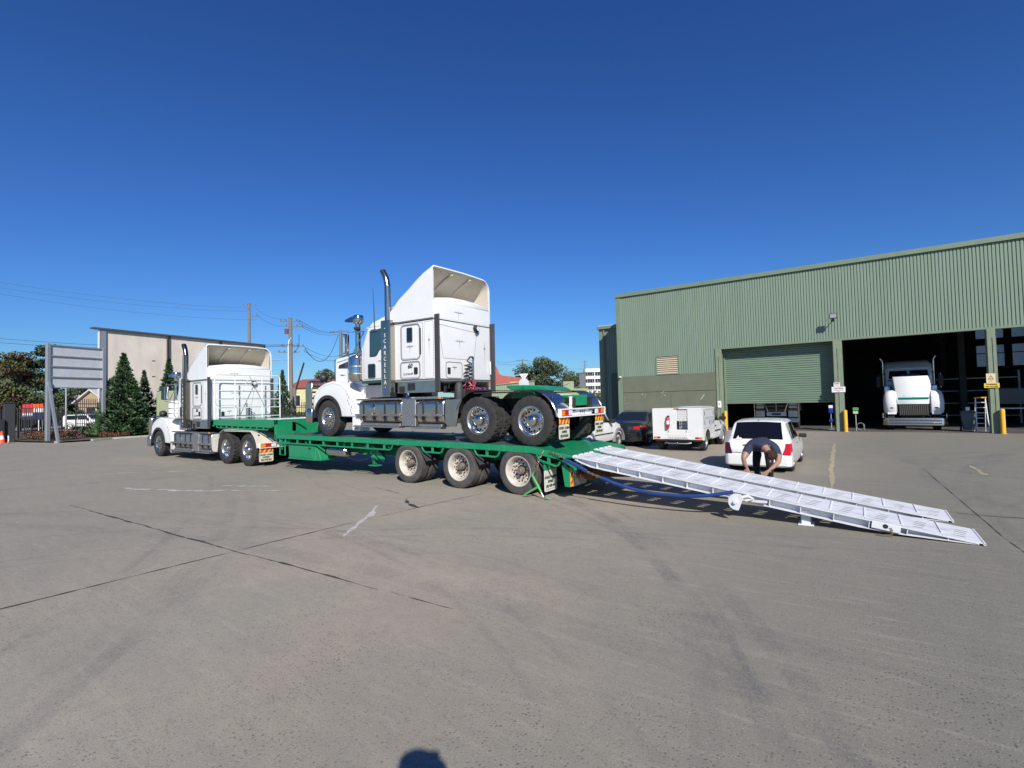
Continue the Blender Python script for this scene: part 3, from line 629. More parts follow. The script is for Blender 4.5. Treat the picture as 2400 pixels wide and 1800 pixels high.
        ornament(cab, -4.68, 2.02, .20, .10, 'y', s * .9335, s, GREY)
        tb('grab_rail', CHROME, t, [(-5.53, s * .96, 1.6), (-5.56, s * 1.0, 1.65), (-5.56, s * 1.0, 2.3), (-5.53, s * .96, 2.36)], .016)
        # mirror on an arm around the air intake
        tb('mirror_arm', CHROME, t, [(-5.40, s * .94, 2.86), (-5.72, s * 1.2, 2.84), (-5.74, s * 1.22, 2.2), (-5.50, s * .94, 2.12)], .016)
        tb('mirror_brace', CHROME, t, [(-5.36, s * .94, 2.86), (-5.62, s * 1.12, 2.24)], .016)
        mi = B('mirror', BLACK if dusty else CHROME, -5.86, -5.78, s * 1.09, s * 1.31, 2.26, 2.80, bevel=.02); MB().box(-5.781, -5.774, s * 1.11, s * 1.29, 2.29, 2.77).build('mirror_glass', mat('mirror glass', (.8, .82, .85), .02, 1), mi)
        # air cleaner
        ac = MB().lathe([(.001, 1.52), (.20, 1.52), (.235, 1.56), (.24, 1.60), (.24, 2.14), (.225, 2.19), (.12, 2.24), (.001, 2.24)], 28, (-5.76, s * .86, 0), 'z').build('air_cleaner', WHITE if dusty else CHROME, t)
        mb = MB()
        for z in (1.72, 1.92): mb.lathe([(.2405, z - .02), (.247, z - .01), (.247, z + .01), (.2405, z + .02)], 28, (-5.76, s * .86, 0), 'z')
        mb.build('clamp_band', ALUD, ac)
        MB().cyl((-5.72, s * .86, 2.2), (-5.72, s * .86, 3.13), .075, n=18).build('intake_pipe', CHROME, t)
        MB().lathe([(.08, 3.10), (.13, 3.13), (.145, 3.18), (.14, 3.30), (.12, 3.335), (.001, 3.34)], 24, (-5.70, s * .86, 0), 'z').build('intake_cap', CHROME, t)
        MB().loft([[(x, s * .86 - w_, z0), (x, s * .86 + w_, z0), (x, s * .86 + w_ * .8, z1), (x, s * .86 - w_ * .8, z1)] for x, w_, z0, z1 in ((-6.14, .13, 3.20, 3.245), (-5.95, .14, 3.15, 3.29), (-5.7, .13, 3.13, 3.325))], closed=True, cap=True).build('intake_snout', CHROME, t)
        MB().lathe([(.05, .07), (.055, -.05), (.03, -.09), (.001, -.09)], 14, (-5.6, s * .86 - .12, 2.95)).build('work_lamp', BLACK, t)
        # exhaust stack and polished shield
        tb('exhaust_stack', SHADEC if dusty else SHIELD, t, smoothpts([(-4.20, s * 1.12, 1.3), (-4.20, s * 1.12, 2.6), (-4.20, s * 1.12, 3.75), (-4.21, s * 1.12, 3.92), (-4.26, s * 1.12, 4.10), (-4.37, s * 1.12, 4.28)], 5), .078, 20)
        MB().cyl((-4.365, s * 1.12, 4.27), (-4.385, s * 1.12, 4.305), .066, .066, 20).build('stack_mouth', BLACK, t)
        sh = MB().prism([(-4.38, s * 1.07), (-4.38, s * 1.20), (-4.33, s * 1.225), (-4.07, s * 1.225), (-4.02, s * 1.20), (-4.02, s * 1.07)], 'z', 1.18, 3.0).build('stack_shield', SHADEC if dusty else SHIELD, t, fix=True)
        for i, ch in enumerate('"SCARCELLA"'):
            text('lettering', ch, .15 if ch.isalpha() else .10, SIGNW, sh, (-4.20, s * 1.227, 2.72 - (i - .3) * .148), (R(90), 0, 0 if s < 0 else math.pi), sx=.9, bold=-.001)
        MB().box(-4.24, -4.15, s * 1.226, s * 1.229, 1.24, 1.30).build('badge', mat('badge blue', (.05, .06, .35), .4), sh)
    B('sun_visor', WHITE, -5.40, -5.12, -.84, .84, 2.93, 2.985, bevel=.012); B('roof_beacon', RED, -4.86, -4.72, -.66, -.42, 3.16, 3.23, bevel=.02); B('roof_hatch', WHITE, -4.7, -4.3, -.7, -.3, 3.19, 3.25, bevel=.03)
    tb('aerial', BLACK, t, [(-4.92, -.95, 2.86), (-4.93, -.95, 3.3), (-4.97, -.95, 3.97)], [.016, .012, .006], 6); B('aerial_base', ALU, -5.05, -4.8, -.98, -.92, 2.82, 2.87)
    # sleeper
    sl = MB().box(-4.12, -2.62, -1.06, 1.06, 1.43, 3.36).build('sleeper', WHITE, t, bevel=.05, seg=3, smooth=50)
    MB().prism([(-1.035, 3.30), (-1.02, 3.40), (-.5, 3.48), (0, 3.50), (.5, 3.48), (1.02, 3.40), (1.035, 3.30)], 'x', -3.5, -2.62).build('sleeper_roof', WHITE, t, bevel=.03, smooth=50)
    secs = []
    for x, zt in ((-4.17, 3.14), (-4.12, 3.24), (-3.8, 3.51), (-3.45, 3.72), (-3.18, 3.90), (-2.95, 4.03), (-2.66, 4.15)):
        r = .07; r2 = min(.26, max(.05, zt - 3.10)); q = [(x, -1.075, 2.93 + (x < -4.1) * .02)]
        q += [(x, -1.075 + r - r * math.cos(a), zt - r + r * math.sin(a)) for a in [k * math.pi / 14 for k in range(8)]]
        q += [(x, y, zt + .02 * (1 - (y / .8) ** 2)) for y in (-.5, 0, .5)]
        q += [(x, 1.075 - r2 + r2 * math.cos(a), zt - r2 + r2 * math.sin(a)) for a in [k * math.pi / 14 for k in range(7, -1, -1)]] + [(x, 1.075, q[0][2])]
        secs.append(q)
    fair = MB().loft(secs).build('roof_fairing', WHITE, t, fix=True, solid=-.035, smooth=45)
    LINING = mat('beige fairing lining', (.60, .545, .45), .7, var=.3, vscale=2)
    MB().loft([[(p[0], max(-1.033, min(1.033, p[1] * .963)), p[2] - .042) for p in q] for q in secs[1:-1]] + [[(-2.67, max(-1.033, min(1.033, p[1] * .963)), p[2] - .042) for p in secs[-1]]]).build('fairing_lining', LINING, fair, fix=True, smooth=45)
    for y in (-.35, .35): MB().loft([[(x, y - .04, z - .04), (x, y + .04, z - .04), (x, y + .03, z - .075), (x, y - .03, z - .075)] for x, z in ((-3.5, 3.70), (-3.2, 3.89), (-2.95, 4.03), (-2.70, 4.13))], closed=True, cap=True).build('fairing_rib', LINING, fair, fix=True)
    MB().poly([(-4.15, -1.0, 2.95), (-4.15, 1.0, 2.95), (-4.15, 1.0, 3.25), (-4.15, -1.0, 3.25)]).build('fairing_front', WHITE, fair)
    for z in (2.895, 1.475):
        MB().box(-4.10, -2.64, -1.064, 1.064, z - .012, z + .012).box(-2.63, -2.616, -1.03, 1.03, z - .012, z + .012).build('pinstripe', LINE, sl)
    rv = MB()
    for s in (-1, 1):
        for k in range(20):
            for x in (-4.07, -3.035, -2.69): rv.box(x - .006, x + .006, s * 1.0595, s * 1.064, 1.55 + k * .067, 1.562 + k * .067)
        for k in range(24): rv.box(-4.05 + k * .06, -4.038 + k * .06, s * 1.0745, s * 1.0785, 2.955, 2.967)
    for k in range(30): rv.box(-2.6205, -2.6165, -1.0 + k * .069, -.988 + k * .069, 2.93, 2.942)
    tag(rv.build('rivets', GREY, sl, smooth=0), kind='stuff')
    for s in (-1, 1):
        yy = s * 1.06
        dr = rline('bunk_door', GREY, sl, -3.80, -3.13, 1.965, 2.84, .10, .016, 'y', yy, s * .010); rline('pinstripe', LINE, sl, -3.77, -3.16, 1.995, 2.81, .08, .007, 'y', yy, s * .003)
        plate('bunk_window', GLASS, sl, rrect(-3.565, -3.395, 2.42, 2.745, .03), 'y', yy, s * .008); rline('window_frame', ALU, sl, -3.585, -3.375, 2.40, 2.765, .04, .02, 'y', yy, s * .014)
        rline('locker', GREY, sl, -3.83, -3.13, 1.50, 1.93, .09, .014, 'y', yy, s * .010); rline('pinstripe', LINE, sl, -3.80, -3.16, 1.53, 1.90, .07, .007, 'y', yy, s * .003)
        plate('locker_latch', BLACK, sl, rrect(-3.34, -3.22, 1.61, 1.78, .03), 'y', yy, s * .014); B('door_hinge', BLACK, -3.125, -3.095, yy, yy + s * .016, 2.08, 2.72, bevel=.004)
        plate('upper_window', GLASS, t, rrect(-3.545, -3.415, 3.19, 3.50, .02), 'y', s * 1.075, s * .008); rline('pinstripe', GREY, t, -3.60, -3.36, 3.15, 3.54, .05, .006, 'y', s * 1.075, s * .003)
        rline('pinstripe', GREY, t, -4.0, -3.03, 2.98, 3.545, .10, .006, 'y', s * 1.075, s * .002); rline('pinstripe', GREY, t, -2.99, -2.70, 2.98, 3.545, .06, .006, 'y', s * 1.075, s * .002)
        rline('pinstripe', GREY, sl, -4.02, -3.04, 1.50, 2.86, .05, .006, 'y', yy, s * .002); rline('pinstripe', GREY, sl, -2.99, -2.68, 1.50, 2.86, .05, .006, 'y', yy, s * .002)
        ornament(sl, -3.48, 2.29, .17, .20, 'y', yy + s * .002, s, GREY); ornament(sl, -2.83, 2.4, .03, .42, 'y', yy, s, GREY)
        ornament(t, -3.0, 3.74, .15, .07, 'y', s * 1.075, s, GREY); ornament(t, -3.88, 3.14, .13, .06, 'y', s * 1.075, s, GREY)
        text('number', number, .16, INK, sl, (-3.49, yy + s * .0035, 1.81), (R(90), 0, 0 if s < 0 else math.pi), shear=.25, bold=.006)
        text('lettering', 'T & A Scarcella', .075, INK, sl, (-3.56, yy + s * .0035, 1.625), (R(90), R(-3), 0 if s < 0 else math.pi), sx=.75, shear=.4)
        for x in (-3.60, -3.15, -2.9, -2.7): MB().ball((x, s * 1.075, 3.575), .012, 5).build('bolt', BLACK, t)
        B('side_extender', CHARC, -2.64, -2.48, s * 1.05, s * 1.085, 1.17, 3.0, bevel=.01)
        B('grab_handle', WHITE, -2.60, -2.56, s * .97, s * 1.0, 1.62, 1.98, bevel=.012)
        # polished skirt under the sleeper with step and vents
        sk = B('skirt', ALU if not dusty else ALUD, -4.0, -2.66, s * .98, s * 1.02, 1.16, 1.43, bevel=.006); B('skirt_vent', BLACK, -3.92, -3.72, s * 1.015, s * 1.023, 1.17, 1.33, bevel=0); B('skirt_vent', BLACK, -3.62, -3.36, s * 1.015, s * 1.023, 1.22, 1.40, bevel=.0)
        # tanks, straps, steps
        for x0, x1, st in ((-5.46, -3.80, 4), (-3.27, -2.40, 2)):
            tk = MB().prism(rrect(s * .80 - .26, s * .80 + .26, .42, 1.0, .13), 'x', x0, x1).build('fuel_tank', TANK, t, bevel=.02, smooth=40)
            for k in range(st):
                x = x0 + (x1 - x0) * (k + .5) / st; MB().box(x - .022, x + .022, s * 1.055, s * 1.075, .44, .99).build('tank_strap', BLACK, tk, bevel=.003)
                tb('step_bracket', BLACK, tk, [(x, s * 1.04, .40), (x, s * 1.12, .58)], .010, 5); tb('step_bracket', BLACK, tk, [(x - .08, s * 1.10, .58), (x, s * 1.07, .50), (x + .08, s * 1.10, .58)], .008, 5)
            for z, yo, xa, xb in ((1.025, 1.10, x0 - .06, x1 + .02), (.625, 1.14, x0 - .06, x1), (.325, 1.15, x0 - .12, x1 - .03)):
                stp = MB().box(xa, xb, s * .93, s * yo, z - .025, z + .012).build('step', ALUD, t, bevel=.005)
                mb = MB(); k = xa + .03
                while k < xb - .03: mb.box(k, k + .02, s * .95, s * (yo - .01), z + .012, z + .02); k += .045
                tag(mb.build('tread_bars', ALU, stp, smooth=0), kind='stuff')
            B('tank_base', ALUD, x0 + .06, x1 - .06, s * .72, s * 1.06, .345, .41, bevel=.01)
        tp = B('battery_box', ALUD, -3.77, -3.29, s * .60, s * 1.09, .35, 1.02, bevel=.008)
        mb = MB()
        for a in range(8):
            for b in range(13):
                x = -3.74 + a * .056 + (b % 2) * .0; z = .39 + b * .047; d = .014 if (a + b) % 2 else -.014
                mb.hexa([(x - .012, s * 1.089, z - d), (x - .006, s * 1.089, z - d - .006), (x + .012, s * 1.089, z + d), (x + .006, s * 1.089, z + d + .006), (x - .012, s * 1.095, z - d), (x - .006, s * 1.095, z - d - .006), (x + .012, s * 1.095, z + d), (x + .006, s * 1.095, z + d + .006)])
        tag(mb.build('tread_pattern', ALU, tp, smooth=0), kind='stuff')
        MB().lathe([(.125, 0), (.12, -.02), (.10, -.028), (.001, -.026)], 24, (-4.92, s * 1.06, .75)).build('tank_cap', CHROME, t)
        cs = B('cab_step', ALUD, -5.38, -4.42, s * .66, s * .90, 1.07, 1.40, bevel=.01)
        mb = MB()
        for a in range(17):
            for b in range(6):
                x = -5.34 + a * .054; z = 1.10 + b * .047; d = .014 if (a + b) % 2 else -.014
                mb.hexa([(x - .012, s * .899, z - d), (x - .006, s * .899, z - d - .006), (x + .012, s * .899, z + d), (x + .006, s * .899, z + d + .006), (x - .012, s * .905, z - d), (x - .006, s * .905, z - d - .006), (x + .012, s * .905, z + d), (x + .006, s * .905, z + d + .006)])
        tag(mb.build('tread_pattern', ALU, cs, smooth=0), kind='stuff')
        B('side_lamp', AMBER, -2.52, -2.44, s * 1.09, s * 1.11, 1.0, 1.05, bevel=.006)
        # panel ahead of the drives and the wheel guards
        plate('flare_panel', GUARD if dusty else ALU, t, [(-2.34, .98), (-2.36, .45), (-2.28, .37), (-2.02, .37), (-1.98, .55), (-1.93, .80), (-1.82, 1.0)], 'y', s * 1.03, s * .035, bevel=.008)
        MB().loft([[(x, s * .50, z), (x, s * 1.075, z), (x, s * 1.075, z + .012), (x, s * .50, z + .012)] for x, z in arc(-1.387, .516, .64, 160, 92, 10) + [(-1.0, 1.15), (-.5, 1.14), (0, 1.13)] + arc(0, .516, .62, 80, 60, 3)], closed=True, cap=True).build('wheel_guard', BLACK if not dusty else CREAM, t, fix=True)
        B('guard_edge', BLACK if not dusty else CREAM, -1.5, .2, s * .99, s * 1.06, 1.095, 1.125, bevel=.004)
        rg = MB().loft([[(x, s * .46, z), (x, s * 1.08, z), (x + .012, s * 1.08, z + .012), (x + .012, s * .46, z + .012)] for x, z in arc(0, .516, .62, 60, 8, 10)], closed=True, cap=True).build('rear_guard', GUARD, t, fix=True)
        tb('guard_lip', CHROME if not dusty else CREAM, rg, [(x, s * 1.08, z) for x, z in arc(0, .516, .63, 60, 8, 10)], .014, 6)
        MB().ball((.46, s * .95, 1.0), .025, 6).build('guard_bolt', BLACK, rg)
        # lamps and flaps at the tail
        lm = MB().box(.655, .665, s * .52, s * 1.0, .61, .73).build('tail_lamp', BLACK, t)
        o, w_ = .52, .16
        for k, mm in enumerate((CLEAR, RED, AMBER)): MB().box(.665, .685, s * (o + k * w_ + .01), s * (o + (k + 1) * w_ - .005), .62, .72).build('lens', mm, lm, bevel=.006)
        ys_ = sorted((s * .60, s * 1.03)); flap(t, .64, ys_[0], ys_[1], .15, .44, FLAP, lines_in)
    for z in (.595, .745): MB().box(.62, .70, -1.02, 1.02, z - .015, z + .012).build('light_bar', WHITE, t, bevel=.004)
    for y in (-1.02, 1.02): MB().box(.62, .70, y - .012, y + .012, .58, .757).build('light_bar', WHITE, t, bevel=.004)
    MB().box(.60, .62, -.52, .52, .61, .73).build('bar_panel', WHITE, t); pl = MB().box(.62, .63, -.19, .19, .615, .725).build('number_plate', SIGNW, t)
    text('lettering', 'BV 18 HJ', .085, INK, pl, (.632, 0, .67), (R(90), 0, R(90)), sx=.8)
    # tail frame and turntable
    B('tail_frame', GREEN, .34, .58, -.36, .36, .80, 1.03, bevel=.01); plate('tail_gusset', GREEN, t, [(-.1, 1.02), (.62, .84), (.62, .78), (-.1, .78)], 'y', -.45, .03); plate('tail_gusset', GREEN, t, [(-.1, 1.02), (.62, .84), (.62, .78), (-.1, .78)], 'y', .42, .03)
    B('tail_plate', WHITE, -.15, .25, -.30, .22, 1.02, 1.045, bevel=.004); B('tail_bracket', WHITE, .58, .62, -.48, -.40, .75, 1.0, bevel=.004)
    fw = MB().prism([(-1.02, 1.235), (-1.0, 1.275), (-.55, 1.27), (.0, 1.215), (.12, 1.15), (.08, 1.13), (-.2, 1.15), (-.9, 1.17)], 'y', -.47, .47).build('turntable', GREEN if not dusty else DARK, t, bevel=.01)
    for s in (-1, 1):
        plate('turntable_foot', GREEN if not dusty else DARK, fw, [(-.85, .98), (-.72, 1.2), (-.38, 1.2), (-.25, .98)], 'y', s * .40, s * .06); MB().cyl((-.55, s * .40, 1.17), (-.55, s * .50, 1.17), .05).build('pivot', DGREEN, fw)
    # back of the sleeper
    rline('rear_locker', GREY, sl, -.72, -.12, 1.50, 1.90, .08, .012, 'x', -2.62, .008); plate('locker_latch', BLACK, sl, rrect(-.66, -.56, 1.60, 1.76, .02), 'x', -2.62, .012)
    mb = MB()
    for a, b in (((-.98, 2.78), (-.80, 1.98)), ((-.80, 1.98), (.35, 1.98)), ((.35, 1.98), (.48, 2.78)), ((-.98, 2.78), (.48, 2.70))): mb.tube([(-2.618, a[0], a[1]), (-2.618, b[0], b[1])], .004, 4)
    mb.build('pinstripe', GREY, sl)
    ornament(sl, -.20, 2.42, .24, .20, 'x', -2.619, 1, GREY); ornament(sl, -.22, 3.13, .24, .20, 'x', -2.619, 1, GREY); ornament(sl, -.40, 1.76, .12, .14, 'x', -2.619, 1, GREY); ornament(sl, .80, 2.3, .04, .5, 'x', -2.619, 1, GREY)
    lp = MB().lathe([(.001, .10), (.07, .10), (.09, .07), (.09, .0)], 20, (-2.62, .42, 2.80), 'x').build('rear_lamp', BLACK, t); MB().lathe([(.001, .104), (.06, .103)], 20, (-2.62, .42, 2.80), 'x').build('lens', CLEAR, lp)
    tb('lamp_bracket', BLACK, t, [(-2.62, .5, 2.78), (-2.55, .42, 2.68), (-2.55, .34, 2.72)], .015)
    B('valve_block', DARK, -2.5, -2.15, -.6, .5, .98, 1.22, bevel=.03); MB().lathe([(.10, .98), (.10, 1.30), (.06, 1.38), (.001, 1.40)], 16, (-2.3, -.62, 0), 'z').build('air_tank', CHARC, t)
    tb('hose_mast', ALU, t, [(-2.45, .10, .98), (-2.45, .10, 2.05)], .028)
    if hoses:
        for k, (mm, dx) in enumerate(((BLACK, 0), (BLACK, .05))): tb('air_hose', mm, t, smoothpts([(-2.44, .10, 1.98), (-2.40 + dx, -.06, 2.04), (-2.38, -.22, 1.92)], 4) + coil(-2.36 + dx, -.22, 1.86, 1.18, .07, 8, .012), .012, 6)
        for k, (mm, dy) in enumerate(((mat('red hose', (.45, .03, .06), .4), -.20), (mat('blue cable', (.06, .05, .25), .4), -.05), (mat('pink hose', (.5, .12, .16), .4), .10), (mat('violet hose', (.18, .04, .22), .4), .26))):
            tb('air_hose', mm, t, [(-2.30 + .11 * math.sin(q * 1.3 + k), dy + .14 * math.cos(q * 1.9 + k), 1.08 + .14 * abs(math.sin(q * .9 + k)) + (.28 if k == 0 else .06) * (q % 7) / 7) for q in range(26)], .013, 5)
    else: tb('air_hose', BLACK, t, coil(-2.4, .2, 1.9, 1.3, .05, 8), .012, 5)
    return t
# ================================================================ green drop-deck trailer
tr = thing('drop_deck_trailer', 'bright green drop deck trailer carrying a white truck, ramps down at the rear', 'trailer', (0, 1.23, 0))
def TB(name, m, x0, x1, y0, y1, z0, z1, bevel=.008, parent=tr):
    return MB().box(x0, x1, y0 - 1.23, y1 - 1.23, z0, z1).build(name, m, parent, bevel=bevel)
def T(mb): mb.T = Matrix.Translation((0, -1.23, 0)); return mb
def tt(name, m, pts, r, n=8, parent=tr): return T(MB()).tube(pts, r, n).build(name, m, parent)
DZ = [(-9.05, 1.045), (-6.0, 1.03), (-1.0, .995), (.30, .975), (1.30, .825)]
# lower deck as a run of steel plates
dk = []
for (xa, za), (xb, zb) in zip(DZ, DZ[1:]):
    n = max(1, round((xb - xa) / 1.5))
    for i in range(n):
        a, b = xa + (xb - xa) * i / n, xa + (xb - xa) * (i + 1) / n; z0, z1 = za + (zb - za) * i / n, za + (zb - za) * (i + 1) / n
        g = .004 if xb < 1.2 else 0
        T(MB()).hexa([(a + g, .06, z0 - .04), (b - g, .06, z1 - .04), (b - g, 2.40, z1 - .04), (a + g, 2.40, z0 - .04), (a + g, .06, z0), (b - g, .06, z1), (b - g, 2.40, z1), (a + g, 2.40, z0)]).build('deck_plate', DECKW if xb < 1 else GREEN, tr)
for y0, y1, yr in ((0, .06, .0), (2.40, 2.46, 2.46)):
    T(MB()).loft([[(x, y0, z - .115), (x, y1, z - .115), (x, y1, z + .008), (x, y0, z + .008)] for x, z in DZ], closed=True, cap=True).build('rub_rail', GREEN, tr, fix=True, bevel=.006)
    T(MB()).loft([[(x, y1 if y0 == 0 else y0 - .10, z + .004), (x, (y1 if y0 == 0 else y0 - .10) + .10, z + .004), (x, (y1 if y0 == 0 else y0 - .10) + .10, z - .01), (x, y1 if y0 == 0 else y0 - .10, z - .01)] for x, z in DZ], closed=True, cap=True).build('coaming', GREEN, tr, fix=True)
    # rope rail of pipe on short tabs, broken over each wheel
    yy = .03 if y0 == 0 else 2.43
    for xa, xb in ((-8.85, -3.75), (-2.75, -2.05), (-1.15, -.45), (.45, 1.0)):
        za = 1.02 - .25 + (xa + 3) * -.006
        zc = (lambda x: [z0 + (z1 - z0) * (x - x0) / (x1 - x0) for (x0, z0), (x1, z1) in zip(DZ, DZ[1:]) if x0 <= x <= x1 + 1e-6][0])
        tt('rope_rail', GREEN, [(xa, yy, zc(xa) - .12), (xa + .06, yy, zc(xa) - .22), (xa + .12, yy, zc(xa) - .245), (xb - .12, yy, zc(xb) - .245), (xb - .06, yy, zc(xb) - .22), (xb, yy, zc(xb) - .12)], .022)
        n = max(1, round((xb - xa) / .62))
        for i in range(n):
            x = xa + (xb - xa) * (i + .5) / n; TB('rail_tab', GREEN, x - .035, x + .035, yy - .012, yy + .012, zc(x) - .25, zc(x) - .11, .004)
    for x in (-5.6, -3.95, -3.55, -2.2, -1.9, -.75, -.35, .2): 
        zz = zc(x); TB('stake_pocket', GREEN, x - .04, x + .04, (-.012 if y0 == 0 else 2.455), (.005 if y0 == 0 else 2.472), zz - .12, zz + .018, .004)
for y in (.72, 1.74): T(MB()).loft([[(x, y - .07, z), (x, y + .07, z), (x, y + .07, z2), (x, y - .07, z2)] for x, z, z2 in ((-9.0, .55, .98), (-4, .55, .97), (-3.4, .62, .95), (1.0, .62, .84))], closed=True, cap=True).build('main_beam', DGREEN, tr, fix=True)
for i in range(11): TB('cross_bearer', DGREEN, -8.5 + i * .9, -8.42 + i * .9, .08, 2.38, .80, .90)
# upper deck with step, white capping and headboard
TB('upper_deck', GREEN, -13.18, -9.05, .05, 2.41, 1.42, 1.495)
for y0 in (0, 2.40): T(MB()).prism([(-13.18, 1.30), (-13.18, 1.505), (-9.0, 1.505), (-9.0, 1.36), (-9.3, 1.25)], 'y', y0, y0 + .06).build('rub_rail', GREEN, tr, bevel=.006)
for y in (.02, 2.44):
    tt('rope_rail', GREEN, [(-12.9, y, 1.30), (-12.85, y, 1.22), (-9.5, y, 1.19), (-9.45, y, 1.26)], .02)
    for i in range(8): TB('rail_tab', GREEN, -12.6 + i * .4, -12.53 + i * .4, y - .012, y + .012, 1.19, 1.30, .003)
TB('step_riser', GREEN, -9.10, -9.0, .0, 2.46, .90, 1.50); TB('front_bolster', GREEN, -13.18, -13.08, .0, 2.46, 1.26, 1.50)
for y in (.6, 1.86): TB('gooseneck_beam', DGREEN, -13.0, -9.0, y - .07, y + .07, 1.12, 1.42)
T(MB()).prism([(-9.3, 1.12), (-9.0, 1.12), (-8.6, .95), (-8.6, .55), (-9.05, .55)], 'y', .6, .74).build('gooseneck_gusset', DGREEN, tr); T(MB()).prism([(-9.3, 1.12), (-9.0, 1.12), (-8.6, .95), (-8.6, .55), (-9.05, .55)], 'y', 1.74, 1.88).build('gooseneck_gusset', DGREEN, tr)
TB('skid_plate', DARK, -12.6, -10.0, .5, 1.96, 1.10, 1.125)
wc = TB('white_capping', WHITE, -9.72, -8.985, .1, 2.38, 1.50, 1.535)
for y in (.55, 1.1, 1.75): tt('load_hook', BLACK, [(-9.62, y, 1.55), (-9.58, y, 1.585), (-9.25, y + .05, 1.585), (-9.2, y + .05, 1.55)], .018, 6, wc)
tt('winch_bar', BLACK, [(-9.02, .55, 1.42), (-8.98, .75, 1.34), (-8.98, 1.0, 1.18)], .022, 6)
# headboard gate of white pipe
for y in (.02, .72, 1.72, 2.43): tt('gate_post', WHITE, [(-13.0, y, 1.5), (-13.0, y, 3.02)], .022)
tt('gate_rail', WHITE, [(-13.0, .02, 3.0), (-13.0, .04, 3.07), (-13.0, .10, 3.11), (-13.0, 2.35, 3.11), (-13.0, 2.41, 3.07), (-13.0, 2.43, 3.0)], .024)
for z in (1.57, 1.90, 2.21, 2.53, 2.82): tt('gate_rail', WHITE, [(-13.0, .02, z), (-13.0, 2.43, z)], .014)
for a, b in ((1.22, .68), (1.22, 1.78)): tt('gate_chain', ALUD, [(-12.96, a, 3.08), (-12.95, b, 1.95)], .010, 5)
# tool box, air tanks, landing legs
bxx = T(MB()).prism([(-8.42, .76), (-8.40, .33), (-7.05, .33), (-7.05, .76)], 'y', .06, .62).build('tool_box', GREEN, tr, bevel=.012)
TB('lid', GREEN, -8.34, -7.16, .045, .07, .40, .74, .006, bxx); TB('lid_rail', GREEN, -8.4, -7.03, .03, .10, .345, .375, .004, bxx); TB('latch', DARK, -7.35, -7.25, .03, .05, .66, .70, .003, bxx)
T(MB()).prism([(-7.06, .78), (-6.82, .40), (-6.82, .34), (-7.10, .34)], 'y', .08, .6).build('box_brace', GREEN, bxx, bevel=.006)
tt('ladder_rack', GREEN, [(-8.83, .03, .90), (-8.83, .03, .44), (-8.55, .03, .44), (-8.55, .03, .86)], .022); tt('ladder_rack', GREEN, [(-8.72, .03, .90), (-8.72, .03, .60)], .018)
T(MB()).lathe([(.001, 0), (.09, .015), (.135, .06), (.14, .10), (.14, .80), (.135, .84), (.09, .885), (.001, .90)], 24, (-6.72, .28, .62), 'x').build('air_tank', ALU, tr)
for y in (.42, 2.04):
    TB('landing_leg', GREEN, -4.98, -4.83, y - .07, y + .07, .42, .95); TB('leg_inner', DGREEN, -4.96, -4.86, y - .05, y + .05, .30, .44); TB('leg_foot', GREEN, -5.04, -4.72, y - .12, y + .12, .27, .30)
    T(MB()).prism([(-5.6, .80), (-5.5, .85), (-4.55, .60), (-4.60, .52)], 'y', y - .04, y + .04).build('leg_strut', DGREEN, tr); T(MB()).prism([(-4.86, .72), (-4.76, .72), (-4.50, .50), (-4.48, .40), (-4.60, .42), (-4.82, .58)], 'y', y - .05, y + .05).build('leg_pivot', GREEN, tr)
tt('crank_shaft', GREEN, [(-4.9, .05, .62), (-4.9, 2.4, .62)], .02); tt('air_line', BLACK, smoothpts([(-5.9, .2, .75), (-5.7, .15, .50), (-5.3, .18, .42), (-4.9, .2, .48)], 5), .012, 6)
TB('valve_box', DARK, -5.2, -4.7, 1.0, 1.5, .5, .8)
T(MB()).box(-3.86, -3.78, .30, .42, .45, .66).box(-3.90, -3.72, .28, .44, .60, .75).build('hanger', GREEN, tr, bevel=.01)
# axles, suspension and wheels
for i in range(3):
    x = -1.602 * i
    T(MB()).cyl((x, .35, .476), (x, 2.11, .476), .065).build('axle', DGREEN, tr)
    for s, y in ((-1, 0), (1, 2.46)): wheel(tr, x, y - 1.23, 0, s, 'trailer', True, rot=.5 * i)
    for y in (.72, 1.74):
        T(MB()).prism([(x - .12, .50), (x + .12, .50), (x + .85, .62), (x + .85, .72), (x + .1, .66), (x - .1, .66)], 'y', y - .05, y + .05).build('suspension_arm', DGREEN, tr)
        T(MB()).lathe([(.12, .50), (.14, .54), (.11, .60), (.14, .66), (.12, .72)], 16, (x + .28, y, .1), 'z').build('air_bag', BLACK, tr)
    for y in (.03, 2.03): T(MB()).hexa([(x + .30, y, .90), (x + .60, y, .54), (x + .60, y + .40, .54), (x + .30, y + .40, .90), (x + .315, y, .915), (x + .615, y, .555), (x + .615, y + .40, .555), (x + .315, y + .40, .915)]).build('splash_guard', CHARC, tr)
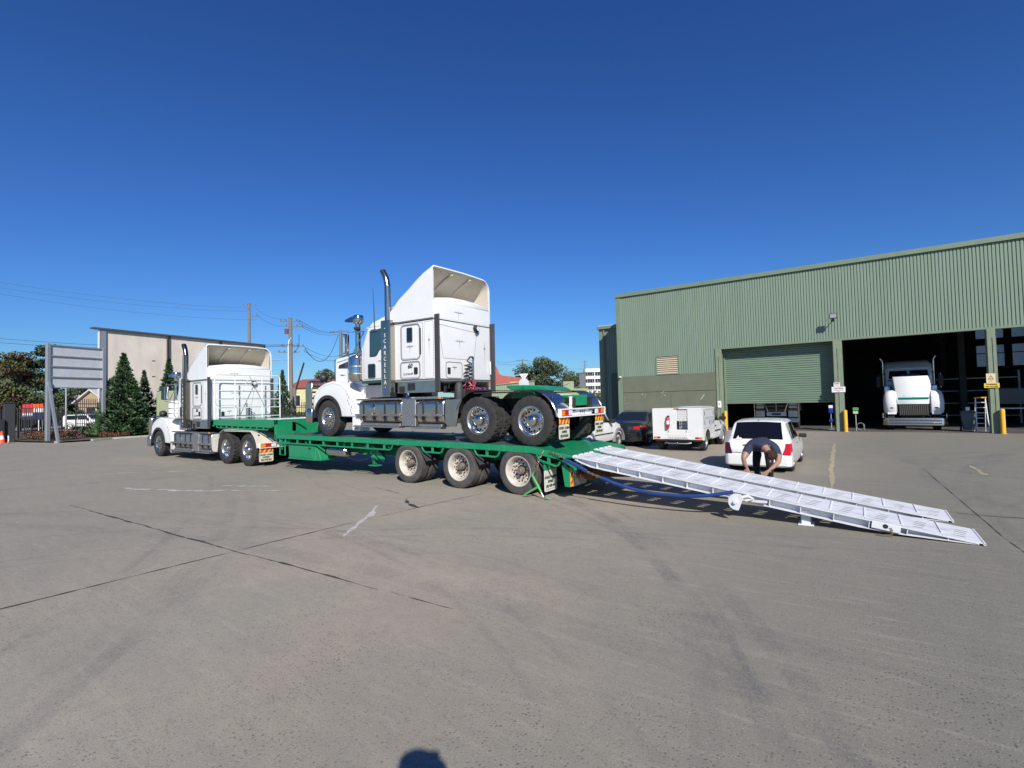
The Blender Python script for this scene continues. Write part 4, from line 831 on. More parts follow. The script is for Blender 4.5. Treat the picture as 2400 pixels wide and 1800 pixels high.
# tail: flaps, light boards, coupling
for y0, y1 in ((.02, .50), (1.96, 2.44)):
    f = flap(tr, .62, y0 - 1.23, y1 - 1.23, .10, .54, FLAPW, ('',) + LINES, chev=False); TB('flap_cap', GREEN, .60, .64, y0, y1, .53, .64)
TB('rear_beam', GREEN, 1.16, 1.30, .02, 2.44, .56, .79, .01); T(MB()).prism([(.95, .80), (1.30, .80), (1.30, .62), (1.24, .56)], 'y', .0, .04).build('tail_gusset', GREEN, tr); T(MB()).prism([(.95, .80), (1.30, .80), (1.30, .62), (1.24, .56)], 'y', 2.42, 2.46).build('tail_gusset', GREEN, tr)
for y0, s in ((.0, 1), (2.46, -1)):
    T(MB()).prism([(1.02, .66), (1.10, .68), (1.20, .66), (1.20, .25), (1.08, .25)], 'y', y0, y0 + s * .10).build('tail_post', GREEN, tr, bevel=.006)
    cb = TB('chevron_board', CHEVY, 1.20, 1.208, min(y0 + s * .01, y0 + s * .10), max(y0 + s * .01, y0 + s * .10), .26, .66, .002); mb = T(MB())
    for k in range(3): mb.poly([(1.2105, y0 + s * .01, .28 + k * .14), (1.2105, y0 + s * .10, .34 + k * .14), (1.2105, y0 + s * .10, .40 + k * .14), (1.2105, y0 + s * .01, .34 + k * .14)])
    mb.build('stripe', CHEVR, cb, smooth=0)
    lb = TB('light_board', ALUD, 1.19, 1.215, min(y0 + s * .11, y0 + s * .66), max(y0 + s * .11, y0 + s * .66), .25, .60, .006)
    for z in (.34, .52): T(MB()).ball((1.216, y0 + s * .2, z), .022, 6).build('bolt', ALU, lb)
    for k, mm in enumerate((AMBER, RED)): T(MB()).lathe([(.001, .02), (.04, .018), (.05, .0)], 14, (1.216, y0 + s * (.42 + .13 * k), .42), 'x').build('lamp', mm, lb)
    TB('reflector', RED, 1.208, 1.216, min(y0 + s * .12, y0 + s * .28), max(y0 + s * .12, y0 + s * .28), .605, .65, .003)
T(MB()).prism([(1.15, .80), (1.60, .80), (2.0, 1.0), (2.0, 1.35), (1.6, 1.55), (1.15, 1.55)], 'z', .36, .42).build('coupling_plate', RUST, tr, bevel=.008); TB('coupling_block', RUST, 1.30, 1.5, .35, .75, .36, .54, .02); TB('pin_box', DARK, 1.25, 1.48, .30, .62, .50, .66, .02)
for y, mm in ((.92, CHEVY), (1.02, BINDER), (1.14, AMBER)): T(MB()).cyl((1.62 + (y - .9) * .6, y, .42), (1.66 + (y - .9) * .6, y + .03, .56), .05, .03, 8).build('air_coupling', mm, tr)

# ================================================================ loading ramps
def make_ramp(lab):
    """origin at the tip on the ground, running up towards -X"""
    r = thing('loading_ramp', lab, 'ramp', group='white loading ramps'); Lr, h = 5.60, .815; n = 14; wd = .80; st = Lr / n
    sl = math.atan2(h, Lr); LL = math.hypot(h, Lr); M0 = Matrix.Rotation(sl, 4, 'Y')
    def RM(): mb = MB(); mb.T = M0; return mb        # local: x along the slope from the tip (0) to -LL, z normal to the deck
    yb = [0, .16, .212, .28, .332, .40, .452, .52, .572, wd]
    for i in range(n):
        x1 = -LL * i / n; x0 = -LL * (i + 1) / n
        xs = [x0 + .003, x0 + .14, x0 + .262, x1 - .003] if i else [x0 + .003, x0 + .15, x0 + .272, x1]
        vs = []; fs = []
        for a in range(4):
            for q, b in enumerate(yb): vs.append((xs[a] + (q - 5) * .010 * (0 < a < 3), b, .0))
        for a in range(3):
            for b in range(9):
                if a == 1 and b in (1, 3, 5, 7): continue
                fs.append((a * 10 + b, (a + 1) * 10 + b, (a + 1) * 10 + b + 1, a * 10 + b + 1))
        RM().add(vs, [f for f in fs]).build('deck_plate', RAMPTOP, r, smooth=0, solid=.006)
        if i: RM().hexa([(x1 - .014, .10, .001), (x1 + .014, .10, .001), (x1 + .014, wd - .03, .001), (x1 - .014, wd - .03, .001), (x1 - .006, .10, .011), (x1 + .006, .10, .011), (x1 + .006, wd - .03, .011), (x1 - .006, wd - .03, .011)]).build('cleat', RAMPW, r, smooth=0)
    # side beams: flanges, web and stiffener ribs, tapering to the tip
    def dep(x): return min(.125, .012 + (-x) * .11)
    xs = [-.06, -.4, -.8, -1.25, -2, -3, -4, -LL + .35, -LL + .16, -LL + .02]
    dd = lambda x: dep(x) if x > -LL + .3 else max(.05, .125 - (-(x) - LL + .3) * .25)
    for y, o in ((0, 1), (wd, -1)):
        RM().loft([[(x, y + o * .11, -.001), (x, y + o * .118, -.001), (x, y + o * .118, -dd(x)), (x, y + o * .11, -dd(x))] for x in xs], closed=True, cap=True).build('beam_web', RAMPW, r, fix=True)
        RM().loft([[(x, y, -.006), (x, y + o * .16, -.006), (x, y + o * .16, -.020), (x, y, -.020)] for x in xs], closed=True, cap=True).build('beam_flange', RAMPW, r, fix=True)
        RM().loft([[(x, y + o * .01, -dd(x)), (x, y + o * .16, -dd(x)), (x, y + o * .16, -dd(x) - .012), (x, y + o * .01, -dd(x) - .012)] for x in xs], closed=True, cap=True).build('beam_flange', RAMPW, r, fix=True)
        for i in range(1, n + 1):
            x = -LL * i / n + .06
            if dd(x) > .04: RM().box(x - .005, x + .005, min(y + o * .012, y + o * .11), max(y + o * .012, y + o * .11), -dd(x), -.012).build('stiffener', RAMPW, r, smooth=0)
    for i in (2, 5, 8, 11): RM().box(-LL * i / n - .03, -LL * i / n + .03, .118, wd - .118, -dd(-LL * i / n) + .01, -.02).build('cross_tube', RAMPW, r, smooth=0)
    RM().tube([(-.012, .0, -.006), (-.012, wd, -.006)], .016, 8).build('nose_bar', RAMPW, r)
    RM().box(-LL - .03, -LL + .06, .02, wd - .02, -.05, -.012).build('hook_plate', RAMPW, r, bevel=.006)
    for y in (.06, .30, .52, wd - .06): RM().cyl((-LL - .01, y - .05, -.01), (-LL - .01, y + .05, -.01), .03).build('hinge_lug', RAMPW, r)
    return r, RM, LL
for k, (x, y, lab, ex) in enumerate(((6.93, -.06, 'near white steel loading ramp with half round bracket on its side', 1), (6.78, 1.16, 'far white steel loading ramp beside the bending person', 0))):
    r, RM, LL = make_ramp(lab); r.location = (x, y, .03)
    if ex:
        plate('half_round', RAMPW, r, [(p[0] - 2.77, p[1] + .27) for p in arc(0, 0, .125, 40, 280, 18)], 'y', -.16, .02, bevel=.003)
        MB().cyl((-2.79, -.20, .27), (-2.79, .03, .27), .026).build('pivot_pin', RAMPW, r); tb('bracket_arm', RAMPW, r, [(-2.72, -.14, .34), (-2.62, -.12, .37), (-2.56, -.08, .33), (-2.66, -.10, .29)], .022); MB().box(-2.66, -2.38, -.05, .02, .27, .295).build('bracket_plate', RAMPW, r)
        MB().box(-1.96, -1.84, .10, .30, -.02, .19).build('foot', RAMPW, r, bevel=.01); MB().box(-2.0, -1.80, .06, .34, -.028, -.012).build('foot_pad', RAMPW, r, bevel=.006)
        RM().box(-1.13, -.82, -.014, -.004, -.10, -.004).build('side_plate', RAMPW, r, bevel=.004); RM().cyl((-.98, -.0155, -.045), (-.98, -.0142, -.045), .03, n=18).build('plate_hole', DARK, r)
        mb = MB()
        for q in range(6): mb.tube([(-.92 + .012 * math.cos(a) + q % 2 * .01, -.02 - .01 * math.sin(a), .075 - q * .022 + .014 * math.sin(a)) for a in [i * 1.047 for i in range(6)]], .004, 5, closed=True)
        mb.tube([(-.93, -.03, -.012), (-1.02, -.05, -.018), (-1.08, -.03, -.016)], .012, 5); tag(mb.build('tether_chain', GALV, r), kind='stuff')

def chain(name, m, P, parent=None, link=.055, r=.006):
    """alternate links along a polyline"""
    P = smoothpts(P, 8); mb = MB(); d = 0; k = 0
    L = [0]
    for a, b in zip(P, P[1:]): L.append(L[-1] + (b - a).length)
    s = 0
    while s < L[-1]:
        i = max(j for j in range(len(L)) if L[j] <= s); i = min(i, len(P) - 2); t = (s - L[i]) / max(1e-6, L[i + 1] - L[i]); c = P[i].lerp(P[i + 1], t); ax = (P[i + 1] - P[i]).normalized()
        u = ax.orthogonal().normalized(); v = ax.cross(u)
        if k % 2: u = v
        mb.tube([c + ax * (link * .62 * math.cos(a)) + u * (link * .30 * math.sin(a)) for a in [q * math.pi / 4 for q in range(8)]], r, 5, closed=True); s += link * .85; k += 1
    return tag(mb.build(name, m, parent), kind='stuff')
hz = thing('safety_chain', 'blue sleeved chain from the trailer tail to the near ramp', 'chain', (2.4, -.2, .37))
def H(P): return [Vector(p) - Vector((2.4, -.2, .37)) for p in P]
chain('chain', GALV, H([(.80, -.03, .90), (1.0, -.06, .86), (1.19, -.10, .765)]), hz)
tb('sleeve', BLUE, hz, H(smoothpts([(1.16, -.10, .78), (1.40, -.14, .70), (1.63, -.17, .605)], 4)), .034, 10)
chain('chain', GALV, H([(1.60, -.17, .615), (1.78, -.19, .555), (1.98, -.2, .50)]), hz)
tb('sleeve', BLUE, hz, H(smoothpts([(1.94, -.2, .51), (2.2, -.2, .43), (2.55, -.2, .355), (2.93, -.2, .317), (3.48, -.2, .325), (3.85, -.19, .38), (4.10, -.16, .44)], 5)), .028, 10)
lb = thing('load_binder', 'green lever load binder hanging on a chain beside the rear trailer wheel', 'binder', (.6, -.1, 0))
chain('chain', GALV, [(.02, .07, .90), (-.02, -.01, .75), (-.06, -.02, .60), (-.15, -.02, .47)], lb)
tb('lever', BINDER, lb, [(-.15, -.02, .50), (-.17, -.02, .44), (-.04, -.02, .24), (.03, -.03, .13)], [.018, .022, .026, .02], 8); tb('screw', ALUD, lb, [(.03, -.03, .13), (.09, -.04, .04)], .010, 6)
MB().ball((.18, -.05, .028), .03, 6, (2, 1, .8)).build('hook', BINDER, lb); tb('handle', BINDER, lb, [(-.03, -.02, .235), (-.20, -.03, .14), (-.36, -.05, .045)], [.024, .020, .016], 8)
tb('hook_rod', ALUD, lb, [(.09, -.04, .04), (.16, -.05, .03)], .012, 6)

# ================================================================ the two identical trucks
truck('prime_mover', 'white bonneted truck coupled to the front of the green trailer', (-10.60, 1.09, 0), (1.035, 1.09, 1.01), (0, 0, 0), '50', True, False, LINES)
truck('carried_truck', 'white bonneted truck loaded on the green trailer deck', (.24, 1.22, .978), (1, 1, 1), (0, R(.42), 0), '60', False, True, LINES)
# ================================================================ cars (local: rear bumper at x = 0, forward = +X)
CW = {}
def car_wheel(parent, x, y, r, side, rimm, n=5):
    k = (r, rimm.name)
    if k not in CW:
        w_ = .19; ri = r * .62
        CW[k] = (MB().lathe([(ri, -w_ * .42), (ri + .01, -w_ / 2), ((r + ri) / 2, -w_ * .53), (r - .02, -w_ * .48), (r, -w_ * .36), (r, w_ * .36), (r - .02, w_ * .48), (ri, w_ * .45)], 40).mesh('tyre', RUBBER),
                 MB().lathe([(ri + .004, -w_ * .44), (ri - .012, -w_ * .46), (ri - .02, -w_ * .28), (ri * .8, -w_ * .22), (ri * .35, -w_ * .34), (.001, -w_ * .36)], 30, mod=lambda i, j: 0).mesh('rim', rimm))
        mb = MB()
        for q in range(n):
            a = 2 * math.pi * q / n; c, s_ = math.cos(a), math.sin(a)
            mb.cyl((c * ri * .66, -w_ * .30, s_ * ri * .66), (c * ri * .66, -w_ * .21, s_ * ri * .66), ri * .16, n=10)
        CW[k] += (mb.mesh('rim_slots', DARK),)
    t = ob('tyre', CW[k][0], parent); t.location = (x, y - side * .095, r); t.rotation_euler = (0, random.random(), 0 if side < 0 else math.pi)
    ob('rim', CW[k][1], t); tag(ob('rim_slots', CW[k][2], t), kind='stuff')
def cr(P, t):
    i = max(0, min(len(P) - 2, int(t))); u = t - i
    a, b, c, d = P[max(i - 1, 0)], P[i], P[i + 1], P[min(i + 2, len(P) - 1)]
    return tuple(.5 * (2 * b[k] + (c[k] - a[k]) * u + (2 * a[k] - 5 * b[k] + 4 * c[k] - d[k]) * u * u + (3 * b[k] - a[k] - 3 * c[k] + d[k]) * u ** 3) for k in range(len(b)))
class Car:
    """stations: (x, sill w, z, mid w, z, belt w, z, roof w, z, crown)"""
    def __init__(s, st, per=5):
        s.S = [cr(st, i / per) for i in range((len(st) - 1) * per + 1)]
        s.S.sort(key=lambda q: q[0])
    def at(s, x):
        for a, b in zip(s.S, s.S[1:]):
            if a[0] <= x <= b[0]: f = (x - a[0]) / max(1e-6, b[0] - a[0]); return tuple(p + (q - p) * f for p, q in zip(a, b))
        return s.S[0] if x < s.S[0][0] else s.S[-1]
    def lev(s, x, l, side):
        """point on the flank: level 0 sill, 1 mid, 2 belt, 3 roof edge"""
        q = s.at(x); P = [(q[1], q[2]), (q[3], q[4]), (q[5], q[6]), (q[7], q[8])]; i = min(2, int(l)); f = l - i
        w_ = P[i][0] + (P[i + 1][0] - P[i][0]) * f; z = P[i][1] + (P[i + 1][1] - P[i][1]) * f
        return Vector((x, side * w_, z))
    def section(s, q):
        x, w0, z0, w1, z1, w2, z2, w3, z3, c = q; h = [(0, z0 - .02), (w0 * .8, z0 - .02), (w0, z0), (w0 + (w1 - w0) * .7, z0 + (z1 - z0) * .4), (w1, z1), (w1 * .45 + w2 * .55 + .01, (z1 + z2) / 2), (w2, z2)]
        h += [(w2 + (w3 - w2) * f, z2 + (z3 - z2) * f) for f in (.33, .66, .93)] + [(w3 * .90, z3 + c * .35), (w3 * .5, z3 + c * .85), (0, z3 + c)]
        return [(x, a, b) for a, b in h] + [(x, -a, b) for a, b in h[-2:0:-1]]
    def body(s, parent, m, arches, r):
        mb = MB().loft([s.section(q) for q in s.S], closed=True, cap=True)
        o = mb.build('body', m, parent, fix=True, smooth=38)
        cut = MB()
        for x, z in arches: cut.cyl((x, -2, z), (x, 2, z), r, n=28)
        c = ob('cut', cut.mesh('cut', BLACK, fix=True)); md = o.modifiers.new('b', 'BOOLEAN'); md.operation = 'DIFFERENCE'; md.object = c; md.solver = 'EXACT'
        bpy.context.view_layer.update(); me = bpy.data.meshes.new_from_object(o.evaluated_get(bpy.context.evaluated_depsgraph_get()))
        o.modifiers.clear(); o.data = me; bpy.data.objects.remove(c)
        me.materials.clear(); me.materials.append(m); me.polygons.foreach_set('use_smooth', [True] * len(me.polygons)); me.set_sharp_from_angle(angle=R(38))
        for x, z in arches:
            for sd in (-1, 1): MB().lathe([(.001, sd * .24), (r - .012, sd * .25), (r - .012, sd * .55)], 24, (x, 0, z)).build('wheel_well', BLACK, parent, fix=True)
        return o
    def flank(s, name, m, parent, xl, xh, l0, l1, side, off=.006, n=6):
        """panel on the flank; xl / xh are functions of f in 0..1 from level l0 to l1"""
        vs = []; k = n + 1
        for j in range(k):
            f = j / n; l = l0 + (l1 - l0) * f
            for i in range(k): p = s.lev(xl(f) + (xh(f) - xl(f)) * i / n, l, side); vs.append(p + Vector((0, side * off, off * .3)))
        fs = [(j * k + i, j * k + i + 1, j * k + k + i + 1, j * k + k + i) for j in range(n) for i in range(n)]
        if side > 0: fs = [f[::-1] for f in fs]
        return MB().add(vs, fs).build(name, m, parent, smooth=60)
    def screen(s, name, m, parent, xa, xb, w0, w1, off=.006, n=8):
        """panel over the roof strip between stations xa..xb, half width fractions w0..w1"""
        vs = []; k = n + 1
        for j in range(k):
            x = xa + (xb - xa) * j / n; q = s.at(x); q2 = s.at(x + .01); sl = (q2[8] - q[8]) / .01; nn = Vector((-sl, 0, 1)).normalized(); fr = w0 + (w1 - w0) * j / n
            for i in range(k):
                u = (2 * i / n - 1) * fr; vs.append(Vector((x, q[7] * u, q[8] + q[9] * (1 - u * u))) + nn * off)
        fs = [(j * k + i, j * k + k + i, j * k + k + i + 1, j * k + i + 1) for j in range(n) for i in range(n)]
        return MB().add(vs, fs).build(name, m, parent, smooth=60, fix=False)
CARW = mat('white car paint', (.78, .78, .76), .25, coat=.7, var=.12, vscale=3, col2=(.5, .48, .43))
CARD = mat('charcoal car paint', (.022, .022, .027), .2, .3, coat=.8, var=.15, vscale=4, col2=(.07, .065, .06))
TINT = mat('black tinted window', (.006, .006, .009), .04, spec=.6)
# ---- white hatchback
hb = thing('hatchback', 'white hatchback with dark rear window and white sticker, behind the bending person', 'car', (3.62, 5.15, 0), R(90))
st = [(0, .58, .21, .69, .40, .64, .52, .60, .56, .0), (.03, .66, .17, .735, .42, .70, .62, .65, .68, .005), (.10, .70, .15, .75, .46, .72, .70, .63, .79, .01), (.28, .71, .15, .755, .46, .735, .74, .59, 1.02, .02), (.44, .71, .15, .755, .46, .735, .745, .565, 1.205, .025), (.75, .71, .15, .755, .46, .735, .75, .575, 1.24, .03), (1.35, .71, .15, .755, .46, .735, .75, .58, 1.25, .03), (1.80, .71, .15, .755, .46, .735, .75, .57, 1.20, .03), (2.30, .71, .15, .755, .46, .73, .75, .60, .84, .03), (2.7, .71, .16, .75, .45, .71, .71, .58, .76, .025), (3.2, .69, .18, .72, .42, .67, .62, .53, .66, .02), (3.36, .60, .20, .62, .38, .56, .50, .45, .52, .0)]
hc = Car(st); hc.body(hb, CARW, [(.56, .25), (2.62, .25)], .285)
for x in (.56, 2.62):
    for sd in (-1, 1): car_wheel(hb, x, sd * .735, .25, sd, ALUD)
rw = hc.screen('rear_window', TINT, hb, .11, .425, .90, .90); hc.screen('windscreen', GLASS, hb, 1.84, 2.25, .92, .92)
for sd in (-1, 1):
    hc.flank('side_window', TINT, hb, lambda f: .42 + .16 * f, lambda f: .98 + .06 * f, 2.08, 2.88, sd); hc.flank('side_window', TINT, hb, lambda f: 1.04 + .05 * f, lambda f: 1.98 - .28 * f, 2.08, 2.88, sd)
    hc.flank('tail_lamp', RED if sd < 0 else mat('dark red lens', (.05, .006, .008), .15, coat=.5), hb, lambda f: .045 + .0 * f, lambda f: .20, 1.25, 2.0, sd, .01)
    q = sorted((sd * .50, sd * .70)); q = sorted((sd * .56, sd * .735)); MB().hexa([(-.03, q[0], .45), (-.03, q[1], .45), (.20, q[1], .45), (.20, q[0], .45), (.03, q[0] + (.07 if sd > 0 else 0), .72), (.03, q[1] - (.07 if sd < 0 else 0), .72), (.20, q[1], .72), (.20, q[0], .72)]).build('tail_lamp', RED if sd < 0 else MT['dark red lens'], hb, bevel=.01)
    MB().prism([(1.86, .74), (1.82, .83), (1.90, .85), (1.98, .83), (1.98, .75)], 'y', sd * .74, sd * .92).build('door_mirror', BLACK, hb, bevel=.02); MB().box(1.20, 1.30, sd * .752, sd * .765, .64, .67).build('door_handle', BLACK, hb, bevel=.005)
    hc.flank('rub_strip', CARW, hb, lambda f: .9, lambda f: 2.3, .95, 1.08, sd, .012)
MB().prism([(-.03, -.66), (.03, -.745), (.26, -.765), (.26, .765), (.03, .745), (-.03, .66)], 'z', .17, .445).build('bumper', CARW, hb, bevel=.03, seg=3, smooth=50)
MB().box(-.012, .06, -.30, .30, .665, .68).build('lid_strip', BLACK, hb); np_ = MB().box(-.022, .02, -.14, .22, .54, .64).build('number_plate', CHEVY, hb); text('lettering', 'VXB 71K', .085, INK, np_, (-.024, .04, .59), (R(90), 0, R(-90)), sx=.8)
stk = MB(); stk.poly([(.165, .50 - q[0], .80 + q[1]) for q in ((0, 0), (.17, 0), (.12, .05), (.09, .03), (.06, .09), (.03, .03))]); stk.v = [(min((abs(hc.at(x_ / 400)[8] + .012 - p[2]), x_ / 400) for x_ in range(40, 180))[1] - .016, p[1], p[2]) for p in stk.v]; stk.build('sticker', SIGNW, rw, smooth=0)
tb('aerial_stub', BLACK, hb, [(.50, 0, 1.24), (.44, 0, 1.27)], .008, 6); MB().box(-.012, .0, .35, .55, .475, .485).build('badge', GREY, hb)
MB().box(.3, 3.0, -.6, .6, .14, .18).build('underbody', BLACK, hb)
# ---- white service ute with canopy
ut = thing('service_ute', 'white service ute with boxy canopy and red fire extinguisher on its back', 'ute', (.50, 9.13, 0), R(90))
us = [(1.66, .74, .33, .80, .60, .78, .92, .66, 1.44, .02), (1.75, .74, .33, .80, .60, .78, .92, .67, 1.49, .03), (2.2, .74, .33, .80, .60, .78, .92, .67, 1.50, .03), (2.5, .74, .33, .80, .60, .78, .92, .66, 1.46, .03), (2.95, .74, .33, .80, .60, .78, .93, .68, 1.03, .03), (3.3, .74, .33, .80, .60, .76, .90, .66, .96, .03), (3.9, .72, .35, .78, .58, .72, .84, .60, .90, .02), (4.12, .62, .36, .68, .55, .64, .74, .52, .78, .0)]
uc = Car(us); uc.body(ut, CARW, [(3.22, .33)], .38)
for sd in (-1, 1):
    car_wheel(ut, .62, sd * .80, .33, sd, ALUD, 6); car_wheel(ut, 3.22, sd * .80, .33, sd, ALUD, 6)
    uc.flank('side_window', GLASS, ut, lambda f: 1.85 + .02 * f, lambda f: 2.92 - .38 * f, 2.1, 2.9, sd)
    MB().prism([(2.72, .98), (2.68, 1.10), (2.80, 1.12), (2.84, 1.0)], 'y', sd * .78, sd * 1.02).build('door_mirror', BLACK, ut, bevel=.02); MB().box(1.95, 2.10, sd * .80, sd * .82, .78, .82).build('door_handle', BLACK, ut, bevel=.005)
    uc.flank('rub_strip', BLACK, ut, lambda f: 1.75, lambda f: 2.80, .92, 1.12, sd, .01)
    MB().loft([[(x, sd * .76, z), (x, sd * .86, z), (x2, sd * .86, z2), (x2, sd * .76, z2)] for (x, z), (x2, z2) in zip(arc(3.22, .33, .37, -10, 190, 16), arc(3.22, .33, .45, -10, 190, 16))], closed=True, cap=True).build('wheel_flare', mat('grey plastic flare', (.22, .22, .23), .5), ut)
    # canopy side with arch cut, doors and handles
    sdp = [(0, .40), (.0, 1.50), (1.64, 1.50), (1.64, .42), (1.02, .42)] + arc(.62, .36, .40, 8, 172, 12) + [(.16, .40)]
    MB().prism(sdp, 'y', sd * .85, sd * .87).build('canopy_side', CARW, ut, bevel=.004)
    for x0, x1, z0, z1 in ((.08, 1.58, 1.16, 1.44), (1.08, 1.58, .60, 1.12), (.08, 1.0, .80, 1.12)):
        d = rline('locker_door', GREY, ut, x0, x1, z0, z1, .02, .008, 'y', sd * .87, sd * .004); MB().box(x1 - .16, x1 - .13, sd * .87, sd * .882, z1 - .20, z1 - .06).build('latch', BLACK, d); MB().box(x0 + .13, x0 + .16, sd * .87, sd * .882, z1 - .20, z1 - .06).build('latch', BLACK, d)
uc.screen('windscreen', GLASS, ut, 2.52, 2.92, .92, .92)
MB().box(.02, 1.64, -.849, .849, 1.46, 1.505).build('canopy_roof', CARW, ut, bevel=.01); MB().box(1.60, 1.64, -.85, .85, .42, 1.46).build('canopy_front', CARW, ut)
for y0, y1, z0, z1 in ((-.849, -.36, .42, 1.46), (.02, .849, .42, 1.46), (-.36, .02, .42, .76)): MB().box(.0, .03, y0, y1, z0, z1).build('canopy_back', CARW, ut)
MB().box(.30, .32, -.36, .02, .76, 1.46).build('recess_back', CARW, ut)
for k in range(3): MB().box(.27, .30, -.355, .015, .80 + k * .10, .885 + k * .10).build('drawer', CARW, ut, bevel=.006)
ph = MB(); N = 6
for a in range(N):
    for b in range(N):
        y0, z0 = -.356 + a * .0625, 1.06 + b * .062; c_ = [(y0 + .031 + .016 * math.cos(t), z0 + .031 + .016 * math.sin(t)) for t in [q * math.pi / 4 + math.pi / 4 for q in range(8)]]; e_ = [(y0 + .062, z0 + .062), (y0 + .031, z0 + .062), (y0, z0 + .062), (y0, z0 + .031), (y0, z0), (y0 + .031, z0), (y0 + .062, z0), (y0 + .062, z0 + .031)]
        ph.add([(.02, *p) for p in e_] + [(.02, *p) for p in c_], [(i, 8 + i, 8 + (i + 1) % 8, (i + 1) % 8) for i in range(8)])
ph.build('perforated_panel', CARW, ut, smooth=0, fix=True)
ex = MB().lathe([(.045, .80), (.055, .83), (.055, 1.12), (.035, 1.17), (.018, 1.18), (.018, 1.22)], 16, (-.06, .31, 0), 'z').build('fire_extinguisher', mat('extinguisher red', (.50, .015, .03), .3, coat=.5), ut); MB().box(-.10, -.02, .25, .32, 1.21, 1.25).build('valve', BLACK, ex); MB().lathe([(.0556, .95), (.0560, .955), (.0560, 1.07), (.0556, 1.075)], 16, (-.06, .31, 0), 'z').build('label', SIGNW, ex); tb('hose', BLACK, ex, [(-.06, .27, 1.22), (-.08, .23, 1.12), (-.08, .25, .86)], .008, 6)
for sd in (-1, 1):
    for o, mm in ((.0, RED), (.12, AMBER)): MB().box(-.018, .0, *sorted((sd * (.60 + o), sd * (.60 + o + .115))), .45, .51).build('tail_lamp', mm, ut, bevel=.005)
    MB().box(-.02, .0, *sorted((sd * .30, sd * .315)), .66, .74).build('catch', DARK, ut)
MB().box(-.012, .0, -.33, .36, .54, .745).build('drop_tail', CARW, ut, bevel=.006); MB().box(-.022, -.012, -.07, .10, 1.475, 1.50).build('stop_lamp', RED, ut)
sg = MB().box(-.02, -.012, -.42, .42, .43, .51).build('name_board', SIGNW, ut); text('lettering', 'T.M.A ALLROUNDA', .075, INK, sg, (-.022, 0, .47), (R(90), 0, R(-90)), sx=1.05)
MB().box(.02, .10, -.80, .80, .36, .42).build('rear_beam', BLACK, ut); tb('tow_bar', ALUD, ut, [(.06, -.45, .30), (.0, -.3, .28), (.0, .3, .28), (.06, .45, .30)], .022); MB().ball((-.08, 0, .30), .032, 8).build('tow_ball', CHROME, ut)
for sd in (-1, 1): MB().box(.30, .31, *sorted((sd * .62, sd * .84)), .12, .36).build('mud_flap', BLACK, ut)
MB().box(.2, 3.9, -.35, .35, .28, .40).build('chassis', BLACK, ut); MB().cyl((.62, -.7, .33), (.62, .7, .33), .06).build('rear_axle', DARK, ut)
MB().cyl((1.0, .5, 1.5), (1.0, .5, 1.95), .006, n=6).build('aerial', BLACK, ut)
# ---- dark sedan
sn = thing('sedan', 'dark charcoal sedan parked left of the service ute', 'car', (-1.95, 10.12, 0), R(90))
ss = [(0, .62, .28, .76, .50, .74, .72, .66, .78, .0), (.06, .70, .22, .80, .52, .79, .82, .72, .90, .01), (.30, .74, .20, .83, .54, .80, .86, .72, .95, .02), (.70, .75, .20, .84, .55, .80, .87, .68, .98, .02), (1.25, .75, .20, .84, .55, .79, .87, .58, 1.28, .03), (1.7, .75, .20, .84, .55, .79, .87, .58, 1.33, .03), (2.3, .75, .20, .84, .55, .79, .87, .58, 1.31, .03), (3.0, .75, .20, .84, .55, .78, .86, .66, .96, .03), (3.8, .74, .22, .82, .52, .75, .78, .62, .84, .03), (4.25, .62, .26, .66, .45, .60, .62, .5, .66, 0)]
scar = Car(ss); scar.body(sn, CARD, [(.85, .32), (3.35, .32)], .36)
for x in (.85, 3.35):
    for sd in (-1, 1): car_wheel(sn, x, sd * .82, .32, sd, ALU)
scar.screen('rear_window', GLASS, sn, .74, 1.22, .92, .92); scar.screen('windscreen', GLASS, sn, 2.36, 2.95, .92, .92)
for sd in (-1, 1):
    scar.flank('side_window', GLASS, sn, lambda f: 1.0 + .28 * f, lambda f: 1.75, 2.1, 2.85, sd); scar.flank('side_window', GLASS, sn, lambda f: 1.80, lambda f: 2.85 - .45 * f, 2.1, 2.85, sd)
    scar.flank('tail_lamp', RED, sn, lambda f: .03, lambda f: .30, 1.45, 1.98, sd, .01); MB().box(-.01, .09, *sorted((sd * .46, sd * .72)), .66, .80).build('tail_lamp', RED, sn, bevel=.02)
    MB().cyl((-.03, sd * .45, .26), (.1, sd * .45, .26), .035, n=14).build('tail_pipe', CHROME, sn); MB().prism([(2.62, .90), (2.58, 1.0), (2.72, 1.02), (2.76, .92)], 'y', sd * .8, sd * .98).build('door_mirror', CARD, sn, bevel=.02)
MB().prism([(-.05, -.62), (.02, -.80), (.40, -.845), (.40, .845), (.02, .80), (-.05, .62)], 'z', .22, .55).build('bumper', CARD, sn, bevel=.04, seg=3, smooth=50)
